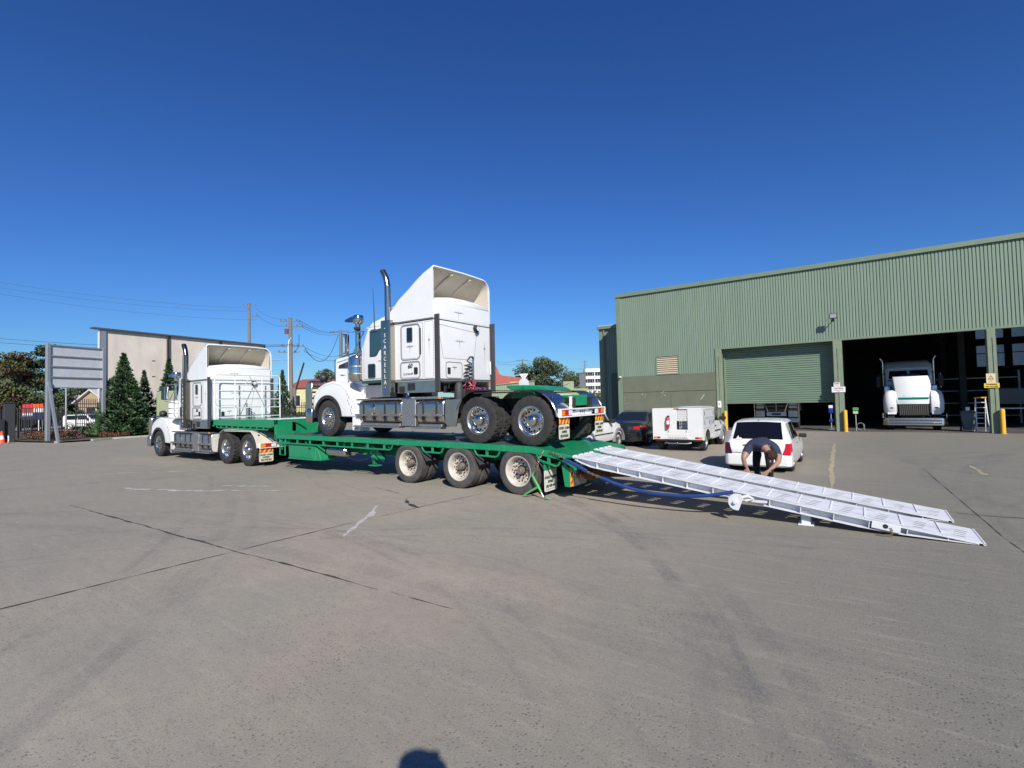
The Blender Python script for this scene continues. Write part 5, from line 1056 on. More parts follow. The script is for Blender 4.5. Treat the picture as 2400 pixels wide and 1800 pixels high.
# ---- white four wheel drive facing right, half hidden by the carried truck
sv = thing('four_wheel_drive', 'white four wheel drive partly hidden behind the trailer tail', 'car', (-2.58, 6.05, 0), R(90))
vv = [(0, .68, .38, .78, .62, .78, .95, .70, 1.2, .02), (.1, .74, .36, .82, .64, .80, .98, .66, 1.50, .03), (1.0, .74, .36, .83, .64, .80, .98, .66, 1.55, .03), (2.2, .74, .36, .83, .64, .80, .98, .66, 1.53, .03), (2.75, .74, .36, .83, .64, .80, .98, .70, 1.05, .04), (3.3, .74, .36, .82, .64, .78, .95, .68, 1.01, .03), (3.62, .72, .38, .80, .60, .74, .88, .62, .94, .02), (3.76, .64, .40, .70, .56, .66, .76, .55, .80, 0)]
vc = Car(vv); vc.body(sv, CARW, [(.75, .34), (3.25, .34)], .40)
for x in (.75, 3.25):
    for sd in (-1, 1):
        car_wheel(sv, x, sd * .82, .34, sd, ALUD)
        MB().loft([[(a, sd * .78, z), (a, sd * .88, z), (a2, sd * .88, z2), (a2, sd * .78, z2)] for (a, z), (a2, z2) in zip(arc(x, .34, .39, -5, 185, 16), arc(x, .34, .46, -5, 185, 16))], closed=True, cap=True).build('wheel_flare', MT['grey plastic flare'], sv)
vc.screen('windscreen', GLASS, sv, 2.24, 2.72, .92, .92); vc.screen('rear_window', GLASS, sv, .02, .09, .85, .85)
for sd in (-1, 1):
    vc.flank('side_window', GLASS, sv, lambda f: 1.5, lambda f: 2.66 - .42 * f, 2.1, 2.88, sd); vc.flank('side_window', GLASS, sv, lambda f: .3 + .05 * f, lambda f: 1.43, 2.1, 2.88, sd)
    MB().prism([(2.42, 1.0), (2.40, 1.14), (2.56, 1.15), (2.58, 1.02)], 'y', sd * .80, sd * 1.02).build('door_mirror', BLACK, sv, bevel=.03); MB().box(3.55, 3.74, *sorted((sd * .45, sd * .72)), .70, .84).build('headlamp', CLEAR, sv, bevel=.02)
    vc.flank('rub_strip', BLACK, sv, lambda f: 1.2, lambda f: 2.75, .9, 1.05, sd, .012)
MB().box(3.62, 3.80, -.74, .74, .40, .62).build('bumper', CARW, sv, bevel=.03)
# ================================================================ people
SKIN = mat('skin', (.36, .20, .14), .5, var=.35, vscale=30, col2=(.26, .15, .12)); SHIRT = mat('navy work shirt', (.027, .032, .056), .85, var=.5, vscale=9, col2=(.05, .06, .095), bump=.5, bscale=14)
PANTS = mat('dark work trousers', (.012, .013, .020), .85, var=.4, vscale=9, bump=.4, bscale=14); HAIR = mat('brown hair', (.06, .032, .022), .7, var=.5, vscale=40, bump=.6, bscale=60); BOOT = mat('work boot', (.05, .03, .018), .7)
def person(label, bones, parts, face, loc):
    """bones: name -> (pos, radius, parent, region). Skin-modifier figure, one mesh with a material per region"""
    names = list(bones); idx = {n: i for i, n in enumerate(names)}; L = Vector(loc)
    me = bpy.data.meshes.new('person'); me.from_pydata([Vector(bones[n][0]) - L for n in names], [(idx[n], idx[bones[n][2]]) for n in names if bones[n][2]], [])
    o = ob('person', me); md = o.modifiers.new('s', 'SKIN'); sv_ = me.skin_vertices[0].data
    for n in names:
        r = bones[n][1]; sv_[idx[n]].radius = r if isinstance(r, tuple) else (r, r)
    sv_[0].use_root = True
    o.modifiers.new('u', 'SUBSURF').levels = 2; o.modifiers['u'].render_levels = 2
    bpy.context.view_layer.update(); m2 = bpy.data.meshes.new_from_object(o.evaluated_get(bpy.context.evaluated_depsgraph_get())); o.modifiers.clear(); o.data = m2
    mats = [SKIN, SHIRT, PANTS, HAIR, BOOT]; m2.materials.clear()
    for q in mats: m2.materials.append(q)
    segs = [(Vector(bones[n][0]) - L, Vector(bones[bones[n][2]][0]) - L, bones[n][3]) for n in names if bones[n][2]]
    for p in m2.polygons:
        c = p.center; best = (9, 0)
        for a, b, g in segs:
            t = max(0, min(1, (c - a).dot(b - a) / max(1e-9, (b - a).length_squared))); d = (c - a.lerp(b, t)).length
            if d < best[0]: best = (d, g)
        p.material_index = best[1]; p.use_smooth = True
    hc_, fwd, up = (Vector(v) for v in face); hc_ -= L; sd = fwd.cross(up).normalized()
    for s in (-1, 1):
        MB().ball(hc_ + fwd * .088 + sd * s * .033 + up * .01, .012, 6).build('eye', mat('eye', (.05, .04, .04), .2), o); MB().ball(hc_ + sd * s * .088 - fwd * .005, .026, 6, (.7, .7, 1)).build('ear', SKIN, o)
    MB().cyl(hc_ + fwd * .07 + up * .012, hc_ + fwd * .118 - up * .02, .008, .018, 8).build('nose', SKIN, o)
    MB().tube([hc_ + fwd * .093 - up * .048 - sd * .022, hc_ + fwd * .098 - up * .05, hc_ + fwd * .093 - up * .048 + sd * .022], .006, 5).build('mouth', mat('lips', (.28, .11, .09), .5), o)
    # hair: cap of short tufts over the crown and back of the head
    mb = MB(); rnd = random.Random(3)
    for k in range(500):
        d = Vector((rnd.gauss(0, 1), rnd.gauss(0, 1), rnd.gauss(0, 1))).normalized()
        if d.dot(fwd) > .42 or d.dot(up) < -.25: continue
        base = hc_ + up * .015 - fwd * .012 + d * .094; t = (d + Vector((rnd.uniform(-.5, .5), rnd.uniform(-.5, .5), rnd.uniform(-.5, .5)))).normalized(); q = d.orthogonal().normalized() * .012
        mb.add([base - q, base + q, base + t * .028], [(0, 1, 2)])
    mb.ball(hc_ + up * .018 - fwd * .018, .094, 8); hair = mb.build('hair', HAIR, o); hair['kind'] = 'stuff'
    o.location = L
    return tag(o, label, 'person')
def fingers(B, tag_, wrist, palm, side, curl, spread, reg=0):
    """five finger chains from the palm; palm/curl are unit directions"""
    w_, p, s, c = Vector(wrist), Vector(palm).normalized(), Vector(side).normalized(), Vector(curl).normalized()
    B[tag_ + 'palm'] = (w_ + p * .055, (.022, .036), tag_ + 'wrist', 0)
    for i, (o, l) in enumerate(((-.03, .060), (-.010, .072), (.011, .068), (.030, .052))):
        a = w_ + p * .085 + s * o; B[tag_ + 'f%da' % i] = (a, .011, tag_ + 'palm', 0); b = a + p * l * .55 + c * l * .18; B[tag_ + 'f%db' % i] = (b, .009, tag_ + 'f%da' % i, 0); B[tag_ + 'f%dc' % i] = (b + p * l * .28 + c * l * .5, .008, tag_ + 'f%db' % i, 0)
    a = w_ + p * .035 - s * .040; B[tag_ + 'ta'] = (a, .012, tag_ + 'palm', 0); B[tag_ + 'tb'] = (a + p * .030 - s * .022 + c * .012, .010, tag_ + 'ta', 0)
x0 = 4.02
B = {'pelvis': ((x0, 3.28, .82), (.135, .155), None, 2), 'waist': ((x0 + .01, 3.12, .90), (.145, .165), 'pelvis', 1), 'chest': ((x0 + .05, 2.86, .91), (.155, .20), 'waist', 1), 'neckb': ((x0 + .14, 2.66, .845), (.09, .10), 'chest', 1), 'neck': ((x0 + .20, 2.585, .79), .060, 'neckb', 0), 'head': ((x0 + .255, 2.53, .72), (.088, .092), 'neck', 0), 'crown': ((x0 + .275, 2.475, .655), (.072, .075), 'head', 0),
     'lsh': ((x0 - .16, 2.77, .86), .098, 'chest', 1), 'lua': ((x0 - .22, 2.65, .72), .080, 'lsh', 1), 'lel': ((x0 - .245, 2.56, .63), .047, 'lua', 0), 'lfa': ((x0 - .19, 2.36, .545), .043, 'lel', 0), 'lwrist': ((x0 - .11, 2.17, .48), (.024, .032), 'lfa', 0),
     'rsh': ((x0 + .30, 2.74, .86), .098, 'chest', 1), 'rua': ((x0 + .37, 2.61, .70), .082, 'rsh', 1), 'rel': ((x0 + .385, 2.50, .60), .048, 'rua', 0), 'rfa': ((x0 + .32, 2.32, .525), .043, 'rel', 0), 'rwrist': ((x0 + .26, 2.17, .475), (.024, .032), 'rfa', 0),
     'lhip': ((x0 - .10, 3.28, .76), .105, 'pelvis', 2), 'lkn': ((x0 - .11, 3.14, .43), .075, 'lhip', 2), 'lan': ((x0 - .09, 3.30, .10), .058, 'lkn', 2), 'lto': ((x0 - .10, 3.14, .045), .045, 'lan', 4), 'rhip': ((x0 + .12, 3.28, .76), .105, 'pelvis', 2), 'rkn': ((x0 + .15, 3.12, .43), .075, 'rhip', 2), 'ran': ((x0 + .13, 3.28, .10), .058, 'rkn', 2), 'rto': ((x0 + .15, 3.12, .045), .045, 'ran', 4)}
fingers(B, 'l', B['lwrist'][0], (.15, -.85, -.25), (1, .1, 0), (0, -.2, -1), 1); fingers(B, 'r', B['rwrist'][0], (-.25, -.85, -.2), (-1, .1, 0), (0, -.2, -1), 1)
person('person in navy work clothes bending over the far loading ramp', B, None, ((x0 + .262, 2.515, .70), (-.10, -.45, -.80), (.18, -.82, .45)), (x0, 3.2, 0))

# the photographer, seen only as a shadow at the bottom of the picture
c0 = CAM - FW * .12 + Vector((0, 0, .07)); hd = c0 - FW * .36 + Vector((0, 0, -.05)); bk = -Vector((FW.x, FW.y, 0)).normalized(); rt = Vector((RT.x, RT.y, 0)).normalized()
def Q(b, r, z): return c0 + bk * b + rt * r + Vector((0, 0, z - c0.z))
B = {'pelvis': (Q(.50, 0, 1.06), (.15, .17), None, 2), 'waist': (Q(.50, 0, 1.22), (.13, .16), 'pelvis', 1), 'chest': (Q(.50, 0, 1.46), (.14, .19), 'waist', 1), 'neckb': (Q(.49, 0, 1.62), (.07, .08), 'chest', 1), 'neck': (Q(.36, 0, 1.80), .058, 'neckb', 0), 'head': (Q(.25, 0, 1.97), .10, 'neck', 0), 'crown': (Q(.25, 0, 2.07), .085, 'head', 3)}
for n, s in (('l', -1), ('r', 1)):
    B.update({n + 'sh': (Q(.49, s * .20, 1.58), .075, 'chest', 1), n + 'ua': (Q(.36, s * .27, 1.56), .062, n + 'sh', 1), n + 'el': (Q(.24, s * .25, 1.64), .052, n + 'ua', 1), n + 'fa': (Q(.14, s * .18, 1.78), .046, n + 'el', 1), n + 'wrist': (Q(.06, s * .11, 1.90), (.030, .036), n + 'fa', 0)})
    fingers(B, n, B[n + 'wrist'][0], Vector((0, 0, 1)) - rt * s * .25, rt * s, -rt * s, 1)
    B.update({n + 'hip': (Q(.50, s * .10, .96), .11, 'pelvis', 2), n + 'kn': (Q(.48, s * .12, .52), .075, n + 'hip', 2), n + 'an': (Q(.52, s * .13, .09), .055, n + 'kn', 2), n + 'to': (Q(.36, s * .15, .045), .045, n + 'an', 4)})
ph_ = person('photographer standing behind the camera, only the shadow showing', B, None, (Q(.24, 0, 1.99), -bk, (0, 0, 1)), Q(.5, 0, 0))
MB().lathe([(.001, 2.16), (.09, 2.15), (.105, 2.06), (.11, 2.035), (.13, 2.02), (.13, 2.012), (.10, 2.025)], 24, Q(.25, 0, 0) - Q(.5, 0, 0), 'z').build('hat', BLACK, ph_)
pho = thing('phone', 'phone held up by the photographer, only its shadow showing', 'phone', c0); pho.rotation_euler = cam.matrix_world.to_euler()
MB().box(-.082, .082, -.04, .04, -.005, .004).build('body', BLACK, pho, bevel=.004)

# ================================================================ trucks and gear inside the workshop
bt = thing('tilted_bonnet_truck', 'white truck in the open bay with its bonnet tilted forward', 'truck', (7.85, 22.3, 0)); bt.scale = (.98, .98, .98)
def bb(name, m, x0, x1, y0, y1, z0, z1, bevel=.02, parent=bt, seg=1): return MB().box(x0, x1, y0, y1, z0, z1).build(name, m, parent, bevel=bevel, seg=seg)
W2 = WHITE
hd_ = MB().loft([[(-.60 * k, y, z), (-.57 * k, y - .03, z + .0), (0, y - .05, z), (.57 * k, y - .03, z), (.60 * k, y, z)] for y, z, k in ((.10, 1.30, 1.0), (.08, 1.45, 1.01), (.18, 2.0, 1.10), (.34, 2.58, 1.20), (.36, 2.66, 1.22))]).build('bonnet', W2, bt, fix=True, solid=-.04, smooth=50)
MB().loft([[(-.61 * k, y - .03, z), (-.575 * k, y - .065, z), (0, y - .085, z), (.575 * k, y - .065, z), (.61 * k, y - .03, z)] for y, z, k in ((.085, 1.43, 1.0), (.083, 1.62, 1.02))]).build('bonnet_stripe', mat('teal stripe', (.0, .16, .13), .3), hd_)
tb('bonnet_ridge', GREY, hd_, [(0, .02, 1.6), (0, .13, 2.1), (0, .28, 2.6)], .008, 5); tb('bonnet_ridge', GREY, hd_, [(.05, .02, 1.6), (.05, .13, 2.1), (.06, .28, 2.6)], .006, 5)
for s in (-1, 1):
    MB().loft([[(s * .60 * k, y, z), (s * .60 * k, y + .55, z + .05)] for y, z, k in ((.10, 1.30, 1.0), (.18, 2.0, 1.10), (.36, 2.66, 1.22))]).build('bonnet_side', W2, hd_, solid=.03, fix=True)
    # fender that swings with the bonnet
    MB().loft([[(s * .62, .30, z), (s * .70, y - .02, z), (s * (.70 + w_ * .5), y - .06, z), (s * (.66 + w_), y + .04, z), (s * (.68 + w_), y + .35, z)] for y, z, w_ in ((.12, .86, .44), (.02, 1.05, .46), (.0, 1.4, .47), (.03, 1.7, .44), (.12, 1.88, .38), (.3, 1.96, .30))]).build('mudguard', W2, bt, fix=True, solid=-.03, smooth=60)
    bb('headlamp', CLEAR, *sorted((s * .68, s * 1.04)), .02, .10, .78, .92)
    bb('marker_lamp', BLACK, *sorted((s * .80, s * .92)), -.075, -.05, 1.08, 1.14, .004)
    wh = (s * .90); t = ob('tyre', WM['steer', 'tyre'], bt); t.location = (wh, .62, .5); t.rotation_euler = (0, 0, R(90)); ob('rim', WM['steer', 'rim'], t)
    tb('exhaust_stack', CHROME, bt, [(s * 1.06, 2.5, 1.2), (s * 1.06, 2.5, 3.5), (s * 1.08, 2.5, 3.62), (s * 1.16, 2.48, 3.74)], .048, 14)
    tb('mirror_arm', CHROME, bt, [(s * .98, 2.2, 2.9), (s * 1.28, 2.1, 2.8), (s * 1.28, 2.1, 2.1), (s * .98, 2.2, 2.05)], .02); bb('mirror', BLACK, *sorted((s * 1.18, s * 1.38)), 2.02, 2.10, 2.15, 2.75)
    bb('air_cleaner', ALU, *sorted((s * .75, s * 1.1)), 1.5, 1.85, 1.55, 2.25, .1, seg=3); tb('step_hang', ALUD, bt, [(s * 1.05, 2.2, 1.0), (s * 1.05, 2.2, .45)], .05)
    MB().poly([(s * .05, 1.955, 2.60), (s * .84, 1.955, 2.60), (s * .78, 2.165, 3.02), (s * .05, 2.165, 3.02)][::s]).build('windscreen', GLASS, bt, smooth=0)
    ornament(hd_, s * .34, 1.70, .05, .09, 'y', .05, -1, GREY)
cbb = MB().prism([(1.98, 1.5), (1.98, 2.55), (2.22, 3.05), (2.3, 3.12), (3.2, 3.2), (3.2, 1.2), (2.2, 1.2)], 'x', -.96, .96).build('cab', W2, bt, bevel=.05, seg=2, smooth=50)
bb('sleeper', W2, -1.06, 1.06, 3.2, 4.8, 1.3, 3.4, .08, seg=3); MB().loft([[(-1.02, y, 3.0), (-.98, y, z - .1), (-.85, y, z), (.85, y, z), (.98, y, z - .1), (1.02, y, 3.0)] for y, z in ((2.28, 3.14), (2.6, 3.45), (3.2, 3.58), (4.8, 3.62))], cap=True).build('roof_fairing', W2, bt, fix=True, smooth=40)
bb('radiator', DARK, -.55, .55, .55, .75, .8, 2.25); bb('engine', DARK, -.45, .45, .75, 1.9, .7, 2.1, .06); bb('air_box', BLACK, -.42, .40, 1.2, 1.8, 2.1, 2.82, .05, seg=2); tb('coolant_hose', BLACK, bt, [(-.5, .8, 2.1), (-.6, 1.2, 2.3), (-.5, 1.7, 2.2)], .05); tb('strut_bar', ALU, bt, [(-.9, 1.9, 2.5), (.9, 1.9, 2.5)], .03)
gr = bb('grille', DARK, -.58, .58, .04, .12, .72, 1.30)
mb = MB()
for k in range(15): mb.box(-.53 + k * .075, -.515 + k * .075, .015, .04, .76, 1.26)
tag(mb.build('grille_bars', CHROME, gr), kind='stuff')
bm_ = MB().prism([(-1.26, .10), (-1.22, -.12), (-1.0, -.22), (1.0, -.22), (1.22, -.12), (1.26, .10), (1.18, .10), (.98, -.10), (-.98, -.10), (-1.18, .10)], 'z', .26, .62).build('bumper', ALU, bt, bevel=.01)
for z in (.36, .50): tb('bumper_rail', CHROME, bt, [(-1.0, -.25, z), (1.0, -.25, z)], .03)
tb('bar_stub', ALU, bt, [(-1.22, -.05, .6), (-1.22, -.05, .85)], .03); tb('bar_stub', ALU, bt, [(1.22, -.05, .6), (1.22, -.05, .82)], .03)
bb('chassis', DARK, -.45, .45, .3, 6.5, .6, .9)
# truck with bull bar half hidden by the roller door
b2 = thing('bull_bar_truck', 'truck with a tubular bull bar under the half raised roller door', 'truck', (1.88, 23.1, 0))
def b3(name, m, x0, x1, y0, y1, z0, z1, bevel=.015): return MB().box(x0, x1, y0, y1, z0, z1).build(name, m, b2, bevel=bevel)
for z in (1.02, 1.24, 1.46, 1.68): tb('bar_rail', ALU, b2, [(-1.08, -.12, z), (1.08, -.12, z)], .025)
for s in (-1, 1):
    tb('bar_upright', ALU, b2, [(s * 1.1, -.12, .4), (s * 1.12, -.12, 1.5), (s * 1.0, -.12, 1.75)], .03); tb('bar_upright', ALU, b2, [(s * .42, -.14, .92), (s * .70, -.14, 1.8)], .045)
    b3('headlamp', CLEAR, *sorted((s * .62, s * 1.02)), -.05, .1, 1.1, 1.4); b3('side_panel', ALUD, *sorted((s * .58, s * 1.06)), -.10, -.04, .62, .98)
    t = ob('tyre', WM['steer', 'tyre'], b2); t.location = (s * .9, .7, .516); t.rotation_euler = (0, 0, R(90))
b3('bumper', ALUD, -1.12, 1.12, -.12, .1, .30, .58, .03); b3('number_board', ALUD, -.5, .5, -.10, -.05, .66, .92); b3('number_plate', mat('blue plate', (.05, .08, .25), .4), -.22, .22, -.115, -.10, .72, .84); b3('grille', BLACK, -.55, .55, .0, .2, .9, 2.0); b3('cab', DARK, -1.1, 1.1, .25, 3.5, .9, 3.2, .06); tb('bar_stay', ALU, b2, [(0, -.12, .95), (0, -.12, 1.8)], .018)
# step ladder, wheelie bin, pump stand, hose reel, benches
ld = thing('step_ladder', 'white step ladder with a yellow top beside the right workshop post', 'ladder', (10.12, 21.55, .012))
for x in (-.16, .16): tb('stile', SIGNW, ld, [(x * 1.25, -.25, 0), (x, .05, 1.5)], .02); tb('back_leg', SIGNW, ld, [(x * 1.15, .50, 0), (x, .09, 1.48)], .016)
for k in range(6): MB().box(-.18, .18, -.26 + k * .048, -.15 + k * .048, .14 + k * .23, .17 + k * .23).build('tread', SIGNW, ld, bevel=.004)
MB().box(-.20, .20, -.02, .16, 1.49, 1.54).build('top_cap', CHEVY, ld, bevel=.01)
wb = thing('wheelie_bin', 'grey wheelie bin beside the white step ladder', 'bin', (9.75, 22.0, .012))
GB = mat('grey bin plastic', (.10, .13, .13), .6)
MB().hexa([(-.19, -.17, .06), (.19, -.17, .06), (.19, .2, .06), (-.19, .2, .06), (-.25, -.26, .86), (.25, -.26, .86), (.25, .26, .86), (-.25, .26, .86)]).build('body', GB, wb, bevel=.02); MB().box(-.27, .27, -.29, .30, .86, .91).build('lid', GB, wb, bevel=.02)
for s in (-1, 1): MB().cyl((s * .22, .2, .09), (s * .28, .2, .09), .09, n=16).build('wheel', BLACK, wb)
MB().box(-.12, .02, -.30, -.27, .95, 1.10).build('rag', SIGNW, wb)
ps = thing('pump_stand', 'blue and white pump stand just inside the roller door', 'pump', (4.5, 22.0, .012)); PB = mat('pump blue', (.01, .04, .28), .4)
MB().box(-.10, .10, -.1, .1, .85, 1.10).build('tank', PB, ps, bevel=.02); MB().box(-.09, .09, -.09, .09, 1.10, 1.25).build('head', SIGNW, ps, bevel=.01); tb('column', ALUD, ps, [(0, 0, .85), (0, 0, .08)], .025); MB().box(-.09, .09, -.08, .08, .40, .55).build('gauge_box', PB, ps, bevel=.01); MB().box(-.16, .16, -.14, .14, 0, .06).build('base', ALUD, ps, bevel=.01)
hr = thing('hose_reel', 'green hose box with a coiled grey hose by the caution post', 'hose reel', (5.55, 21.3, .012)); GH = mat('green box', (.08, .30, .05), .5)
MB().box(-.12, .12, -.06, .08, .98, 1.14).build('box', GH, hr, bevel=.02); MB().box(-.10, .10, -.065, .06, .84, .96).build('label', mat('pale label', (.5, .5, .4), .6), hr); tb('stand', ALUD, hr, [(0, .02, .84), (0, .02, 0)], .025)
tb('hose', mat('grey hose', (.20, .22, .2), .5), hr, [(.18 + .16 * math.cos(q * .7), -.03 + .02 * (q % 3), .22 + .17 * math.sin(q * .7)) for q in range(20)] + [(.32, -.1, .05), (.5, -.25, .02)], .016, 6)
wbch = thing('workbench', 'long grey workbench against the dark back of the right bay', 'bench', (14.0, 27.2, 0))
MB().box(-2.6, 2.6, -.4, .4, .86, .92).build('top', ALUD, wbch); MB().box(-2.5, 2.5, .36, .40, 1.1, 1.9).build('back_board', mat('grey board', (.22, .23, .22), .7), wbch)
for x in (-2.5, -.8, .8, 2.5): MB().box(x - .04, x + .04, -.35, .35, 0, .86).build('leg', STEEL, wbch)
rk = thing('parts_rack', 'dark parts rack behind the tilted bonnet truck', 'rack', (10.5, 30.0, 0))
for z in (.4, 1.1, 1.8, 2.5): MB().box(-2.4, 2.4, -.35, .35, z, z + .05).build('shelf', STEEL, rk)
for x in (-2.4, 0, 2.4): MB().box(x - .04, x + .04, -.35, .35, 0, 2.9).build('upright', STEEL, rk)
# ================================================================ plants
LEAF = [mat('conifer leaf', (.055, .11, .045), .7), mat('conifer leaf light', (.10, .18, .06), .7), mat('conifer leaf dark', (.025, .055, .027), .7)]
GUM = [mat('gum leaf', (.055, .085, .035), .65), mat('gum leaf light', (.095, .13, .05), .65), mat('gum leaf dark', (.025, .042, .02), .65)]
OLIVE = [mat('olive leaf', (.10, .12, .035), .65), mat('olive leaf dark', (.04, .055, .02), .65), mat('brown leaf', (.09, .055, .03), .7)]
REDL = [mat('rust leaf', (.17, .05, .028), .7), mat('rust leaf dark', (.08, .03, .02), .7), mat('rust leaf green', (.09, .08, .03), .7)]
BARK = mat('bark', (.12, .095, .075), .9, var=.6, vscale=8, bump=.5, bscale=12)
for q in LEAF + GUM + OLIVE + REDL:      # thin leaves let some light through
    b = q.node_tree.nodes['Principled BSDF']; b.inputs['Subsurface Weight'].default_value = 0
def ga(px, d, z=0): p = at(px, 900, d); return Vector((p.x, p.y, z))
def conifer(px, d, h, rad, label, n=2600, mats=LEAF, seed=1, group=None):
    rnd = random.Random(seed); t = thing('conifer', label, 'tree', ga(px, d), rnd.random() * 6, group)
    MB().tube([(0, 0, 0), (.03, 0, h * .5), (0, .02, h * .97)], [.10, .06, .01], 8).build('trunk', BARK, t)
    mb = MB()
    for i in range(n):
        f = rnd.random() ** 1.35; a = rnd.random() * 2 * math.pi
        lob = .78 + .22 * math.sin(a * 5 + f * 23) + .18 * noise.noise((math.cos(a) * 2, math.sin(a) * 2, f * 7 + seed))
        prof = (1 - f) ** 1.08 * min(1, .78 + f * 3.5)
        rr = rad * prof * lob * (.35 + .65 * rnd.random() ** .45); z = h * (.03 + .95 * f)
        p = Vector((rr * math.cos(a), rr * math.sin(a), z)); out = Vector((math.cos(a), math.sin(a), .55 + .5 * f)).normalized(); L = (.16 + .22 * rnd.random()) * (h / 5.5) * (.55 + .45 * (1 - f))
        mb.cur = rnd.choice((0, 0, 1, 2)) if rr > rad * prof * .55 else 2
        for k in range(4):
            dv = (out + Vector((rnd.uniform(-.7, .7), rnd.uniform(-.7, .7), rnd.uniform(-.45, .45)))).normalized(); sd = dv.cross(Vector((rnd.uniform(-1, 1), rnd.uniform(-1, 1), rnd.uniform(-1, 1)))).normalized() * L * .14
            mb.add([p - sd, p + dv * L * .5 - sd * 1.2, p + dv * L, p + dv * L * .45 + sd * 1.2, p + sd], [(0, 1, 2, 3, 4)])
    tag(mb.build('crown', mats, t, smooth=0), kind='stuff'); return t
def leafy(mb, c, r, n, s, rnd, flat=1):
    for i in range(n):
        d = Vector((rnd.gauss(0, 1), rnd.gauss(0, 1), rnd.gauss(0, 1))).normalized(); k = rnd.random() ** .4
        p = Vector(c) + Vector((d.x * r, d.y * r, d.z * r * flat)) * k
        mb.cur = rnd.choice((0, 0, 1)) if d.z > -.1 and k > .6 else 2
        u = Vector((rnd.uniform(-1, 1), rnd.uniform(-1, 1), rnd.uniform(-1, 1))).normalized(); v = u.orthogonal().normalized() * s * .42
        mb.add([p - u * s, p + v, p + u * s, p - v], [(0, 1, 2, 3)])
def tree(name, px, d, h, w_, label, mats=GUM, seed=1, clumps=14, n=200, leaf=.3, trunkh=.45, flat=.7, group=None, layered=False):
    rnd = random.Random(seed); t = thing(name, label, 'tree', ga(px, d), 0, group); mb = MB(); tk = MB()
    tk.tube([(0, 0, 0), (.1 * h * .1, 0, h * trunkh), (0, .05, h * .86)], [h * .030, h * .022, h * .008], 8)
    for i in range(clumps):
        f = (i + .5) / clumps; a = rnd.random() * 6.28; z = h * (trunkh + (1 - trunkh) * f * .92)
        rr = w_ * (.45 if layered else .40) * math.sqrt(max(.05, 1 - (f * 1.0) ** 2)) * rnd.uniform(.35, 1.1)
        c = (rr * math.cos(a), rr * math.sin(a), z); r = w_ * rnd.uniform(.14, .24)
        tk.tube([(0, 0, z * .72), (c[0] * .5, c[1] * .5, z * .88), c], [h * .010, h * .007, h * .003], 5)
        leafy(mb, c, r, n, leaf, rnd, .32 if layered else flat)
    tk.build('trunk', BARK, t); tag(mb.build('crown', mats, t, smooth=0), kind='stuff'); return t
def shrub(px, d, r, label, mats, seed, n=420, leaf=.07, flat=.7, z=0, group=None):
    rnd = random.Random(seed); t = thing('shrub', label, 'shrub', ga(px, d, z), 0, group); mb = MB(); s = MB()
    for k in range(5):
        a = k * 1.257 + rnd.random(); rr = r * rnd.uniform(.2, .55); leafy(mb, (rr * math.cos(a), rr * math.sin(a), r * flat * rnd.uniform(.5, .8)), r * rnd.uniform(.4, .62), n // 5, leaf, rnd, flat); s.tube([(0, 0, 0), (rr * math.cos(a), rr * math.sin(a), r * flat * .6)], .015, 5)
    s.build('stem', BARK, t); tag(mb.build('foliage', mats, t, smooth=0), kind='stuff'); return t
conifer(290, 35.5, 6.05, 2.25, 'big dark green conifer in front of the pale concrete wall', 3600, seed=2)
conifer(338, 38.5, 5.0, 1.35, 'slim conifer half hidden behind the big conifer', 1300, seed=5); conifer(396, 40.5, 6.1, 1.6, 'conifer behind the white prime mover bonnet', 2200, seed=8); conifer(662, 50, 5.6, 1.5, 'dark conifer showing right of the prime mover sleeper', 1400, seed=11)
# ---- garden bed, kerb and red shrubs
MULCH = mat('bark mulch', (.085, .058, .042), .95, var=.7, vscale=9, col2=(.16, .12, .09), bump=.8, bscale=25)
KERB = mat('concrete kerb', (.40, .37, .31), .85, var=.4, vscale=5)
front = [ga(-60, 36), ga(60, 31.8), ga(140, 30.4), ga(215, 31.6), ga(262, 33.0), ga(342, 34.4), ga(400, 35.5)]; back = [ga(-60, 46), ga(140, 46), ga(300, 46), ga(430, 46)]
gb = tag(MB().poly([tuple(Vector((p.x, p.y, .09))) for p in front + back[::-1]]).build('garden_bed', MULCH, smooth=0), kind='structure')
kb = MB()
for a, b in zip(front[3:], front[4:]):
    n = (b - a).cross(Vector((0, 0, 1))).normalized() * .09
    kb.hexa([a - n, b - n, b + n, a + n] + [p + Vector((0, 0, .13)) for p in (a - n, b - n, b + n, a + n)])
tag(kb.build('kerb', KERB, bevel=.015, fix=True), kind='structure')
for i, (px, d, r, lab) in enumerate(((88, 33, .75, 'rust red shrub left of the billboard post'), (118, 32.2, .8, 'low rust red shrub at the foot of the billboard brace'), (156, 32.6, .85, 'rust red shrub right of the billboard brace'), (75, 35.5, .7, 'leftmost rust red shrub by the black fence'), (250, 33.6, .50, 'small rusty shrub at the kerb before the big conifer'), (288, 33.8, .50, 'small rusty shrub under the big conifer'))): shrub(px, d, r, lab, REDL, 20 + i, 700, .06, .62, .09, 'rust red garden shrubs')
shrub(205, 34.5, .75, 'green shrub beside the concrete block', OLIVE, 31, 700, .06, .85, .09); shrub(120, 34.6, .6, 'dark green shrub behind the billboard brace', GUM, 32, 500, .06, .8, .09)
cbk = thing('concrete_block', 'grey wedge of concrete beside the big conifer', 'block', ga(238, 35.2, .09), R(35)); MB().prism([(-.55, 0), (.65, 0), (.65, .78), (-.12, .80)], 'y', -.4, .4).build('wedge', KERB, cbk, bevel=.02)
